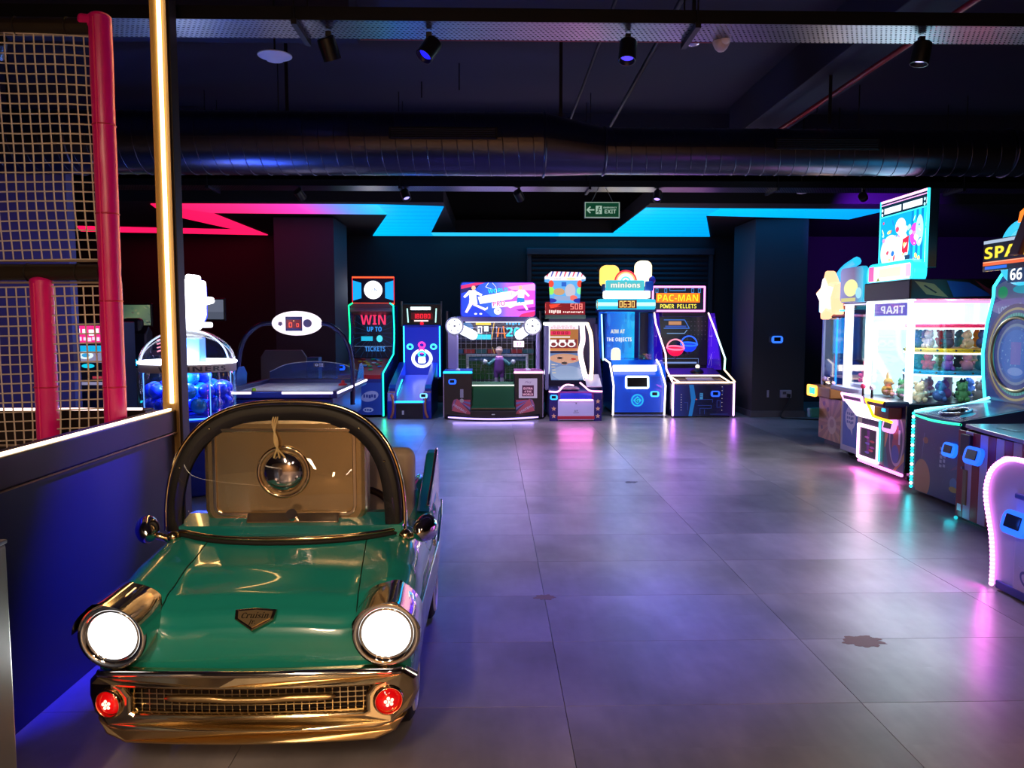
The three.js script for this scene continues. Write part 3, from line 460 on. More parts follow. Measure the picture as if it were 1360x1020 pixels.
{
  const scr = (px0, py0, px1, py1, d, art, s, label) => { const a = at(px0, py0, d), b = at(px1, py1, d), w = b.x - a.x, h = a.y - b.y, t = thing('wall_screen', label, 'screen', [(a.x + b.x) / 2, (a.y + b.y) / 2, -d]); add(t, 'bezel', box(w + 0.04, h + 0.04, 0.05, 0.008), BLACK, [0, 0, -0.03]); add(t, 'screen', box(w, h, 0.01), SC(art, s)); add(t, 'wall_arm', box(0.08, 0.08, 0.3), BLACK, [0, 0, -0.18]); area(t, 0xbcd8c0, s * 0.7, w, h, [0, 0, 0.02]); };
  const racing = tex(256, 160, (g, w, h) => { const q = g.createLinearGradient(0, 0, w, h); q.addColorStop(0, '#2a4440'); q.addColorStop(0.6, '#6a8060'); q.addColorStop(1, '#5a6a60'); g.fillStyle = q; g.fillRect(0, 0, w, h); for (let k = 0; k < 26; k++) { g.globalAlpha = 0.3; ell(g, ['#a08a60', '#3a5a50', '#c0b080', '#5a3040'][k % 4], rnd() * w, rnd() * h, 6 + rnd() * 30, 3 + rnd() * 12, rnd()); } g.globalAlpha = 1; ell(g, '#8fe8ff', 166, 122, 18, 16); ell(g, '#e8ffff', 166, 122, 8, 8); fill(g, '#0c2030', 228, 132, 26, 8); });
  scr(152, 405, 200, 432, 10.4, racing, 0.75, 'wall screen showing greenish racing scene above black seat');
  scr(272, 398, 297, 424, 10.4, tex(64, 64, (g) => { fill(g, '#8088a0', 0, 0, 64, 64); fill(g, '#6a7288', 0, 40, 64, 24); }), 0.5, 'small pale grey wall screen behind the hand-shaped sign');
  // slim lit machine behind the net
  const p = at(120, 500, 7.9), t = thing('slim_arcade_machine', 'slim arcade machine with pink sign seen behind the net', 'arcade machine', [p.x, 0, -7.9]);
  const art = tex(128, 64, (g) => { fill(g, '#e02878', 0, 0, 128, 64); dashes(g, '#fff', 16, 10, 96, 22, 5); dashes(g, '#ffc0dc', 24, 40, 80, 14, 6); });
  const face = tex(128, 256, (g, w, h) => { fill(g, '#8a86a8', 0, 0, w, h); fill(g, '#18b0e8', 0, 0, w, 36); ell(g, '#e8f8ff', 42, 60, 24, 24); ell(g, '#38a0d8', 42, 60, 12, 12); fill(g, '#0a0a14', 20, 106, 90, 120); ell(g, '#18d0f0', 48, 126, 20, 14); fill(g, '#a03040', 60, 190, 30, 16); });
  add(t, 'cabinet', prof([[0, 0], [0, 0.75], [-0.1, 0.85], [-0.1, 1.46], [-0.5, 1.46], [-0.5, 0]], 0.44, 0.01), M(0x1a1830, 0.4)); add(t, 'sign_panel', box(0.42, 0.18, 0.02, 0.004), SC(art, 1.3), [0, 1.34, -0.075]); add(t, 'screen_face', box(0.42, 0.42, 0.02, 0.004), SC(face, 0.9), [0, 1.02, -0.075]); add(t, 'base_led', box(0.46, 0.02, 0.02), E(0x20c8d8, 2), [0, 0.56, 0.02]);
  // teal lettering board low beside the seat
  const k = at(163, 505, 8.75), b = thing('neon_board', 'low dark board with cyan neon letters beside racing seat', 'sign', [k.x, 0, -8.75]); add(b, 'board', box(0.3, 0.95, 0.06, 0.01), BLACK, [0, 0.475, -0.05]);
  add(b, 'neon_letters', box(0.22, 0.36, 0.008), SC(tex(128, 192, (g) => { fill(g, '#050608', 0, 0, 128, 192); line(g, '#a8c8ff', 5, [[40, 8], [92, 8], [76, 66], [30, 66]]); for (let r = 0; r < 2; r++) txt(g, r ? 'AS' : 'O', 60, 96 + r * 44, 46, '#30d8f8'); }), 1.4), [0, 0.74, -0.015]);
}

// ---------------------------------------------------------------- the green toy car
{
  const CX = -0.79, CZ = -3.2;
  const car = thing('toy_car_ride', 'teal green coin-operated toy convertible with chrome bumper and lit headlights', 'kiddie ride', [CX, 0, CZ]);
  const PAINT = new THREE.MeshPhysicalMaterial({ color: 0x1c9086, roughness: 0.22, clearcoat: 1, clearcoatRoughness: 0.03 });
  const GOLD_TINT = M(0xd9c49a, 0.13, 1), SATIN = M(0xc9ae7c, 0.3, 1);  // warm reflections are tinted into the chrome colour
  const lerp = (t, z, k) => { let i = 0; while (i < t.length - 2 && z < t[i + 1][0]) i++; const [a, b] = [t[i], t[i + 1]], e = Math.min(1, Math.max(0, (z - a[0]) / (b[0] - a[0]))), s = e * e * (3 - 2 * e), f = 0.5 * e + 0.5 * s; return a[k] + (b[k] - a[k]) * f; };
  // [z, half width, fender crown height, hood centre height, sill height]
  const T = [[0.705, 0.475, 0.345, 0.352, 0.2], [0.70, 0.492, 0.385, 0.385, 0.17], [0.68, 0.512, 0.46, 0.44, 0.15], [0.635, 0.522, 0.53, 0.49, 0.14], [0.57, 0.53, 0.575, 0.53, 0.14], [0.42, 0.53, 0.605, 0.585, 0.14], [0.24, 0.525, 0.625, 0.632, 0.14], [0.06, 0.525, 0.63, 0.645, 0.14], [0.02, 0.525, 0.60, 0.4, 0.14], [-0.1, 0.525, 0.55, 0.36, 0.14], [-0.3, 0.525, 0.56, 0.36, 0.14], [-0.46, 0.525, 0.62, 0.40, 0.14], [-0.52, 0.525, 0.645, 0.6, 0.14], [-0.7, 0.52, 0.67, 0.6, 0.15], [-0.86, 0.5, 0.66, 0.56, 0.17], [-0.93, 0.46, 0.5, 0.48, 0.22], [-0.95, 0.4, 0.42, 0.4, 0.26]];
  function sect(z) {
    const w = lerp(T, z, 1), yf = lerp(T, z, 2), yc = lerp(T, z, 3), ys = lerp(T, z, 4), q = Math.min(1, Math.max(0, (yf - ys) / 0.4));
    const half = [[0, yc], [0.3 * w, yc - 0.002], [0.55 * w, yc - 0.008], [0.66 * w, yc * 0.6 + yf * 0.4 - 0.006], [0.8 * w, yf], [0.9 * w, yf - 0.02 * q], [0.97 * w, yf - 0.075 * q], [w, yf - 0.17 * q], [0.995 * w, ys + 0.14 * q], [0.96 * w, ys + 0.05 * q], [0.88 * w, ys]];
    const c = new THREE.CatmullRomCurve3(half.map(([x, y]) => V(x, y, z)), false, 'centripetal');
    return c.getPoints(36);
  }
  const NV = 110, rows = []; for (let j = 0; j <= NV; j++) { const e = j / NV, z = 0.705 - 1.655 * (e < 0.25 ? e * e * 2 + e * 0.5 : e); const h = sect(z); rows.push([...h.slice(1).reverse().map((p) => V(-p.x, p.y, p.z)), ...h]); }
  const NU = rows[0].length, pos = [], idx = []; rows.forEach((r) => r.forEach((p) => pos.push(p.x, p.y, p.z)));
  for (let j = 0; j < NV; j++) for (let i = 0; i < NU - 1; i++) { const a = j * NU + i, b = a + 1, c = a + NU, d = c + 1; idx.push(a, b, c, b, d, c); }
  for (const j of [0, NV]) { const k = pos.length / 3, r = rows[j]; pos.push(0, (r[0].y + r[(NU - 1) / 2].y) / 2, r[0].z); for (let i = 0; i < NU - 1; i++) j ? idx.push(k, j * NU + i, j * NU + i + 1) : idx.push(k, i + 1, i); }
  const bg = new THREE.BufferGeometry(); bg.setAttribute('position', new THREE.Float32BufferAttribute(pos, 3)); bg.setAttribute('uv', new THREE.Float32BufferAttribute(new Float32Array(pos.length / 3 * 2), 2)); bg.setIndex(idx); bg.computeVertexNormals();
  const PS = PAINT.clone(); PS.side = THREE.DoubleSide; add(car, 'body_shell', bg, PS);
  const hoodY = (x, z) => { const h = sect(z), ax = Math.abs(x); for (let i = 0; i < h.length - 1; i++) if (h[i + 1].x >= ax) { const e = (ax - h[i].x) / (h[i + 1].x - h[i].x || 1); return h[i].y + (h[i + 1].y - h[i].y) * e; } return h[h.length - 1].y; };
  // hood seams
  for (const s of [-1, 1]) { const pts = []; for (let k = 0; k <= 16; k++) { const z = 0.66 - k / 16 * 0.42, x = s * (0.33 - 0.03 * (k / 16)); pts.push([x, hoodY(x, z) + 0.0002, z]); } add(car, 'hood_seam', curve(pts, 0.0024, 50, false, 6), M(0x06382b, 0.4)); }
  add(car, 'cowl_seam', curve(Array.from({ length: 13 }, (_, k) => { const x = -0.3 + k * 0.05; return [x, hoodY(x, 0.24) + 0.0002, 0.24]; }), 0.0018, 40, false, 6), M(0x06382b, 0.4));
  // floor pan and inner tub
  add(car, 'chassis', box(0.84, 0.06, 1.5, 0.02), BLACK, [0, 0.17, -0.12]);
  // wheels
  for (const [x, z] of [[-0.45, 0.43], [0.45, 0.43], [-0.45, -0.55], [0.45, -0.55]]) { const w = add(car, 'wheel', lathe([[0.06, -0.045], [0.12, -0.05], [0.14, -0.035], [0.145, 0], [0.14, 0.035], [0.12, 0.05], [0.06, 0.045]], 32).rotateZ(Math.PI / 2), RUBBER, [x, 0.145, z]); add(w, 'whitewall', tor(0.098, 0.009, 32).rotateY(Math.PI / 2), WHITE, [Math.sign(x) * 0.05, 0, 0]); add(w, 'hub_cap', sph(0.06, 20, 10), CHROME, [Math.sign(x) * 0.035, 0, 0]).scale.set(0.4, 1, 1); }
  // headlights
  for (const s of [-1, 1]) {
    const h = add(car, 'headlight_housing', lathe([[0.098, -0.2], [0.112, -0.12], [0.114, -0.03], [0.113, 0.0], [0.108, 0.012], [0.096, 0.016], [0.086, 0.006], [0.078, -0.012], [0.074, -0.02]], 48).rotateX(Math.PI / 2), CHROME, [s * 0.438 + 0.004, 0.45, 0.745], [0.06, s * 0.03, 0]);
    add(h, 'light_ring', tor(0.083, 0.005, 48), CHROME, [0, 0, 0.002]);
    add(h, 'headlight_lens', lathe([[0.001, 0.012], [0.035, 0.008], [0.064, -0.004], [0.076, -0.016]], 40).rotateX(Math.PI / 2), E(0xf6f9ff, 3.2), [0, 0, 0]);
    // peaked chrome eyebrow running back over the fender
    const br = [], N = 20, K = 8; for (let j = 0; j <= K; j++) { const e = j / K, z = 0.03 - e * 0.2; for (let i = 0; i <= N; i++) { const a = (0.04 + i / N * 0.92) * Math.PI, pk = Math.exp(-Math.pow((a - Math.PI / 2 + s * 0.25) / 0.22, 2)) * 0.012, r = (0.1165 + pk) * (1 - 0.06 * e); br.push(Math.cos(a) * r, Math.sin(a) * r, z + 0.012 * Math.sin(a)); } }
    const bi = []; for (let j = 0; j < K; j++) for (let i = 0; i < N; i++) { const a = j * (N + 1) + i; bi.push(a, a + N + 1, a + 1, a + 1, a + N + 1, a + N + 2); }
    const g = new THREE.BufferGeometry(); g.setAttribute('position', new THREE.Float32BufferAttribute(br, 3)); g.setAttribute('uv', new THREE.Float32BufferAttribute(new Float32Array(br.length / 3 * 2), 2)); g.setIndex(bi); g.computeVertexNormals(); const cm = CHROME.clone(); cm.side = THREE.DoubleSide; add(h, 'brow', g, cm);
    const l = new THREE.SpotLight(0xf4f8ff, 0.6, 0, 1.1, 0.8, 2); l.position.set(s * 0.45, 0.447, 0.76); l.target.position.set(s * 0.5, 0.2, 3); l.castShadow = true; l.shadow.radius = 4; car.add(l, l.target);
  }
  // bumper: bent frame with mesh grille
  const bend = (g, k = 0.14) => { const p = g.attributes.position; for (let i = 0; i < p.count; i++) { const x = p.getX(i); p.setY(i, 0.228 + (p.getY(i) - 0.228) * 0.85); p.setZ(i, p.getZ(i) - k * x * x - 4 * Math.pow(Math.max(0, Math.abs(x) - 0.44), 2)); } g.computeVertexNormals(); return g; };
  const dense = (shp, depth, bevel, holes) => { for (const h of holes ?? []) shp.holes.push(h); return new THREE.ExtrudeGeometry(shp, { depth, bevelEnabled: true, bevelSize: bevel, bevelThickness: bevel, bevelSegments: 4, curveSegments: 14 }); };
  const sampled = (pts, hole) => { const out = []; for (let i = 0; i < pts.length; i++) { const [a, b] = [pts[i], pts[(i + 1) % pts.length]], n = Math.max(1, Math.ceil(Math.abs(b[0] - a[0]) / 0.06)); for (let k = 0; k < n; k++) out.push(new THREE.Vector2(a[0] + (b[0] - a[0]) * k / n, a[1] + (b[1] - a[1]) * k / n)); } return hole ? new THREE.Path(out) : new THREE.Shape(out); };
  const ZB = 0.752;
  const outer = [[-0.40, 0.135], [0.40, 0.135], [0.455, 0.15], [0.505, 0.19], [0.525, 0.24], [0.52, 0.29], [0.49, 0.325], [0.44, 0.342], [-0.44, 0.342], [-0.49, 0.325], [-0.52, 0.29], [-0.525, 0.24], [-0.505, 0.19], [-0.455, 0.15]];
  const inner = [[-0.37, 0.178], [0.37, 0.178], [0.39, 0.19], [0.39, 0.255], [0.41, 0.285], [0.44, 0.304], [-0.44, 0.304], [-0.41, 0.285], [-0.39, 0.255], [-0.39, 0.19]];
  add(car, 'bumper_frame', bend(dense(sampled(outer), 0.02, 0.016, [sampled(inner, true)])), GOLD_TINT, [0, 0, ZB]);
  add(car, 'top_molding', bend(new THREE.TubeGeometry(new THREE.CatmullRomCurve3(Array.from({ length: 15 }, (_, k) => V(-0.49 + k * 0.07, 0.352 - 0.012 * Math.pow(Math.abs(k - 7) / 7, 4), 0.03))), 60, 0.014, 10)), CHROME, [0, 0, ZB]);
  add(car, 'bumper_lip', bend(dense(sampled([[-0.4, 0.085], [0.4, 0.085], [0.46, 0.112], [0.49, 0.15], [0.45, 0.13], [0.4, 0.122], [-0.4, 0.122], [-0.45, 0.13], [-0.49, 0.15], [-0.46, 0.112]]), 0.03, 0.012)), SATIN, [0, 0, ZB - 0.01]);
  add(car, 'grille_shelf', bend(prof([[0.02, 0.155], [0.03, 0.158], [-0.03, 0.186], [-0.034, 0.182]], 0.8)), SATIN, [0, 0, ZB]);
  add(car, 'grille_backing', bend(ext(sampled(inner), 0.004)), M(0x180a06, 0.8), [0, 0, ZB - 0.03]);
  const barM = M(0xc8b898, 0.3, 0.9);
  for (let k = 0; k <= 33; k++) { const x = -0.41 + k * 0.02485, y0 = Math.abs(x) > 0.385 ? 0.26 : 0.18; add(car, 'grille_bar', bend(mv(box(0.0028, 0.304 - y0, 0.004), x, (0.304 + y0) / 2, 0)), barM, [0, 0, ZB - 0.014]); }
  for (let k = 0; k < 6; k++) { const y = 0.189 + k * 0.0205; add(car, 'grille_bar', bend(new THREE.BoxGeometry(k > 3 ? 0.84 : 0.78, 0.0032, 0.004, 20, 1, 1).translate(0, y, 0)), barM, [0, 0, ZB - 0.011]); }
  // stepped centre bar
  const cb = []; for (let k = 0; k <= 60; k++) { const x = -0.275 + k / 60 * 0.55, a = Math.abs(x), st = 1 / (1 + Math.exp((a - 0.1) * 90)); cb.push({ x, y: 0.2455 - 0.006 * st, r: 0.0135 * Math.pow(Math.max(0, 1 - Math.pow(a / 0.276, 14)), 0.5) + 0.0006 - 0.0015 * st }); }
  { const p = [], ix = []; cb.forEach(({ x, y, r }) => { for (let i = 0; i < 14; i++) { const a = i / 14 * Math.PI * 2; p.push(x, y + Math.cos(a) * r, Math.sin(a) * r * 0.9); } }); for (let j = 0; j < 60; j++) for (let i = 0; i < 14; i++) { const a = j * 14 + i, b = j * 14 + (i + 1) % 14; ix.push(a, b, a + 14, b, b + 14, a + 14); } const g = new THREE.BufferGeometry(); g.setAttribute('position', new THREE.Float32BufferAttribute(p, 3)); g.setAttribute('uv', new THREE.Float32BufferAttribute(new Float32Array(p.length / 3 * 2), 2)); g.setIndex(ix); add(car, 'grille_centre_bar', bend(g), SATIN, [0, 0, ZB + 0.01]); }
  for (const s of [-1, 1]) {
    const x = s * 0.448, z = ZB - 0.14 * x * x + 0.035, t = add(car, 'signal_bezel', lathe([[0.052, -0.05], [0.05, 0.0], [0.046, 0.012], [0.041, 0.01], [0.039, -0.004]], 32).rotateX(Math.PI / 2), GOLD_TINT, [x, 0.232, z], [0, s * 0.25, 0]);
    add(t, 'signal_lens', lathe([[0.001, 0.016], [0.02, 0.013], [0.034, 0.005], [0.039, -0.004]], 28).rotateX(Math.PI / 2), new THREE.MeshPhysicalMaterial({ color: 0x90060a, roughness: 0.12, emissive: 0xd8080c, emissiveIntensity: 0.55, clearcoat: 1 }));
    const fl = []; for (let k = 0; k < 5; k++) { const a = k / 5 * 6.283 + 0.5; fl.push(mv(sph(0.0062, 8, 6), Math.cos(a) * 0.011, Math.sin(a) * 0.011, 0.013)); } fl.push(mv(sph(0.005, 8, 6), 0, 0, 0.015)); add(t, 'signal_light_filament', join(fl), E(0xffb09a, 2.4));
    point(car, 0xff2010, 0.01, [x, 0.232, z + 0.05]);
  }
  // badge
  {
    const by = hoodY(0, 0.655) + 0.006, art = tex(256, 128, (g, w, h) => { fill(g, '#c8b184', 0, 0, w, h); g.globalAlpha = 0.9; txt(g, 'Cruisin', w / 2, 42, 56, '#3a3428', { font: 'serif', weight: 'italic bold' }); txt(g, 'Jr.', w / 2 - 6, 88, 44, '#3a3428', { font: 'serif', weight: 'italic bold' }); g.globalAlpha = 1; });
    const b = [[-0.066, 0.024], [0, 0.03], [0.066, 0.024], [0.062, -0.006], [0, -0.047], [-0.062, -0.006]];
    const m = add(car, 'hood_badge', ext(b, 0.006, 0.003), GOLD_TINT, [-0.005, by - 0.002, 0.662], [-0.85, 0, 0]);
    add(m, 'badge_face', uvfit(ext(b.map(([x, y]) => [x * 0.86, y * 0.82]), 0.002)), new THREE.MeshPhysicalMaterial({ map: art, metalness: 0.9, roughness: 0.3 }), [0, -0.001, 0.0095]);
  }
  // windscreen: bubble from the cowl curve to the arch
  const arch = (e) => { const a = Math.PI * (1 - e), c = Math.cos(a), s = Math.sin(a), n = 2 / 2.7; return V(Math.sign(c) * Math.pow(Math.abs(c), n) * 0.452 - 0.03, 0.64 + Math.pow(Math.max(s, 0), n) * 0.485, 0.17 - 0.06 * Math.pow(Math.max(s, 0), 1.5)); };
  const cowl = (e) => { const x = -0.455 + 0.876 * e, k = 1 - Math.pow(Math.abs(x + 0.017) / 0.438, 2.4); const z = 0.185 + 0.115 * k; return V(x, hoodY(x * 0.98, z) + 0.018, z); };
  const bub = [], bi = [], NA = 48, NB = 22; for (let j = 0; j <= NB; j++) for (let i = 0; i <= NA; i++) { const e = i / NA, t = j / NB, a = cowl(e), b = arch(e), p = a.clone().lerp(b, t), bul = Math.sin(t * Math.PI); p.z += 0.075 * bul * (1 - Math.pow(Math.abs(2 * e - 1), 3)); p.y += 0.05 * bul * (1 - Math.pow(Math.abs(2 * e - 1), 2)); bub.push(p.x, p.y, p.z); }
  for (let j = 0; j < NB; j++) for (let i = 0; i < NA; i++) { const a = j * (NA + 1) + i; bi.push(a, a + 1, a + NA + 1, a + 1, a + NA + 2, a + NA + 1); }
  const wg = new THREE.BufferGeometry(); wg.setAttribute('position', new THREE.Float32BufferAttribute(bub, 3)); wg.setAttribute('uv', new THREE.Float32BufferAttribute(new Float32Array(bub.length / 3 * 2), 2)); wg.setIndex(bi); wg.computeVertexNormals();
  add(car, 'windscreen', wg, new THREE.MeshPhysicalMaterial({ color: 0xf4f4ff, roughness: 0.02, transmission: 1, thickness: 0, ior: 1.49 }));
  // arch trim: black inner band and bright outer rail
  const band = [], ai = [], N = 64; for (let j = 0; j <= N; j++) { const e = j / N, p = arch(e), c = V(0, 0.72, 0.12), out = p.clone().sub(c).setZ(0).normalize(); for (const [a, z] of [[-0.056, 0.03], [-0.06, 0.012], [0.006, -0.012], [0.008, 0.012], [-0.004, 0.03]]) band.push(p.x + out.x * a, p.y + out.y * a, p.z + z); }
  for (let j = 0; j < N; j++) for (let i = 0; i < 5; i++) { const a = j * 5 + i, b = j * 5 + (i + 1) % 5; ai.push(a, b, a + 5, b, b + 5, a + 5); }
  const ag = new THREE.BufferGeometry(); ag.setAttribute('position', new THREE.Float32BufferAttribute(band, 3)); ag.setAttribute('uv', new THREE.Float32BufferAttribute(new Float32Array(band.length / 3 * 2), 2)); ag.setIndex(ai); ag.computeVertexNormals(); const bd = M(0x070605, 0.55).clone(); bd.side = THREE.DoubleSide; add(car, 'screen_surround', ag, bd);
  add(car, 'screen_rail', new THREE.TubeGeometry(new THREE.CatmullRomCurve3(Array.from({ length: 49 }, (_, j) => { const p = arch(j / 48), o = p.clone().sub(V(0, 0.72, 0.12)).setZ(0).normalize(); return V(p.x + o.x * 0.016, p.y + o.y * 0.016, p.z - 0.004); })), 120, 0.0085, 10), GOLD_TINT);
  for (const e of [0.14, 0.3, 0.7, 0.84]) { const p = arch(e), o = p.clone().sub(V(0, 0.72, 0.12)).setZ(0).normalize(); add(car, 'rivet', sph(0.005, 10, 8), GOLD_TINT, [p.x - o.x * 0.02, p.y - o.y * 0.02, p.z + 0.031]); }
  const cp = Array.from({ length: 25 }, (_, k) => cowl(k / 24)); add(car, 'cowl_rubber', new THREE.TubeGeometry(new THREE.CatmullRomCurve3(cp.map((p) => V(p.x, p.y - 0.012, p.z + 0.006))), 80, 0.009, 8), RUBBER); add(car, 'cowl_rail', new THREE.TubeGeometry(new THREE.CatmullRomCurve3(cp.map((p) => V(p.x, p.y + 0.002, p.z + 0.002))), 80, 0.008, 8), GOLD_TINT);
  // mirrors
  for (const s of [-1, 1]) { const m = add(car, 'mirror_shell', lathe([[0.001, 0.07], [0.02, 0.062], [0.036, 0.04], [0.045, 0.0], [0.046, -0.025], [0.042, -0.028], [0.001, -0.022]], 28).rotateX(Math.PI / 2), CHROME, [s * 0.53 - 0.005, 0.662, 0.25], [0.1, s * -0.35, 0]); m.scale.set(0.95, 1.12, 1); add(car, 'mirror_stalk', curve([[s * 0.52, 0.64, 0.24], [s * 0.48, 0.63, 0.235], [s * 0.445, 0.61, 0.225]], 0.014, 16), GOLD_TINT); add(car, 'stalk_base', sph(0.026, 16, 10), GOLD_TINT, [s * 0.447, 0.628, 0.225]); }
  // cabin: monitor back, dash, wheel, seat
  const CAB = M(0xc4ac76, 0.24, 0.8);
  const mon = add(car, 'monitor_back', pill(0.6, 0.385, 0.05, 0.07, 0.02), CAB, [-0.035, 0.865, 0.055]);
  add(mon, 'dome_boss', sph(0.082, 32, 20), CHROME, [-0.005, 0.0, 0.088]).scale.set(1, 1, 0.45); add(mon, 'boss_ring', tor(0.098, 0.008, 48), GOLD_TINT, [-0.005, 0, 0.091]); add(mon, 'raised_edge', rring(0.56, 0.345, 0.04, 0.01, 0.006, 0.002), GOLD_TINT, [0, 0, 0.09]);
  for (const k of [0, 1, 2]) add(mon, 'hanging_wire', curve([[-0.02 + k * 0.005, 0.26, 0.06], [-0.045 + k * 0.008, 0.2, 0.09], [-0.02 - k * 0.006, 0.12, 0.11], [-0.035 + k * 0.022, 0.06, 0.115]], 0.0035, 30, false, 6), M(0xf0d488, 0.35));
  add(mon, 'monitor_stem', box(0.14, 0.2, 0.05, 0.01), CAB, [0, -0.26, 0.03]);
  const dash = add(car, 'dashboard', prof([[0.2, 0.6], [0.2, 0.66], [0.1, 0.685], [0.04, 0.68], [0.02, 0.6]], 0.86, 0.006), PAINT); add(dash, 'dash_panel', box(0.36, 0.045, 0.02, 0.006), GOLD_TINT, [0, 0.685, 0.17], [-0.6, 0, 0]); add(dash, 'dash_knob', disc(0.022, 0.03, 20), CHROME, [0.0, 0.7, 0.185], [-0.6, 0, 0]);
  add(car, 'mirror_post', cyl(0.012, 0.012, 0.14, 10), M(0x6a6470, 0.3, 0.6), [-0.02, 1.075, 0.1]); add(car, 'steering_wheel', tor(0.15, 0.016, 40), M(0x1e100c, 0.4), [0.215, 0.615, -0.06], [-0.7, 0, 0]); add(car, 'steering_column', cyl(0.02, 0.02, 0.2, 10), BLACK, [0.215, 0.57, 0.0], [1.0, 0, 0]);
  const SEAT = M(0xb4a18c, 0.55); add(car, 'seat_back', box(0.84, 0.42, 0.12, 0.05), SEAT, [0, 0.66, -0.42], [-0.15, 0, 0]); add(car, 'seat_cushion', box(0.84, 0.12, 0.38, 0.05), SEAT, [0, 0.43, -0.22]);
  // fins, side trim, tail lamps
  for (const s of [-1, 1]) {
    add(car, 'tail_fin', prof([[-0.3, 0.6], [-0.55, 0.68], [-0.8, 0.77], [-0.86, 0.775], [-0.9, 0.68], [-0.9, 0.56], [-0.5, 0.56]], 0.035, 0.012), PAINT, [s * 0.47, 0, 0]); add(car, 'fin_molding', run([[s * 0.49, 0.62, -0.32], [s * 0.492, 0.7, -0.57], [s * 0.492, 0.79, -0.82], [s * 0.49, 0.79, -0.87]], 0.008), CHROME);
    add(car, 'side_molding', run([[s * 0.531, 0.45, 0.55], [s * 0.535, 0.46, 0.2], [s * 0.535, 0.45, -0.3], [s * 0.53, 0.5, -0.6], [s * 0.515, 0.52, -0.85]], 0.007), CHROME); add(car, 'door_handle', pill(0.012, 0.03, 0.005, 0.08), CHROME, [s * 0.533, 0.5, -0.2]);
    add(car, 'tail_lamp_lens', sph(0.035, 16, 12), new THREE.MeshPhysicalMaterial({ color: 0xa00810, roughness: 0.15, clearcoat: 1 }), [s * 0.46, 0.5, -0.925]).scale.set(1, 1, 0.6); add(car, 'side_script', box(0.004, 0.03, 0.14, 0.001), CHROME, [s * 0.529, 0.4, -0.35]);
  }
}

// ---------------------------------------------------------------- machines along the back
const loc = (t) => (px, py, d) => { const p = at(px, py, d); return [p.x - t.position.x, p.y - t.position.y, p.z - t.position.z]; };
const rect = (t, x0, y0, x1, y1, d) => { const q = loc(t), a = q(x0, y0, d), b = q(x1, y1, d); return { x: (a[0] + b[0]) / 2, y: (a[1] + b[1]) / 2, z: a[2], w: b[0] - a[0], h: a[1] - b[1] }; };
const plate = (t, name, R, depth, mat, r = 0.006) => add(t, name, box(R.w, R.h, depth, Math.min(r, R.w / 3, R.h / 3, depth / 2.1)), mat, [R.x, R.y, R.z - depth / 2]);
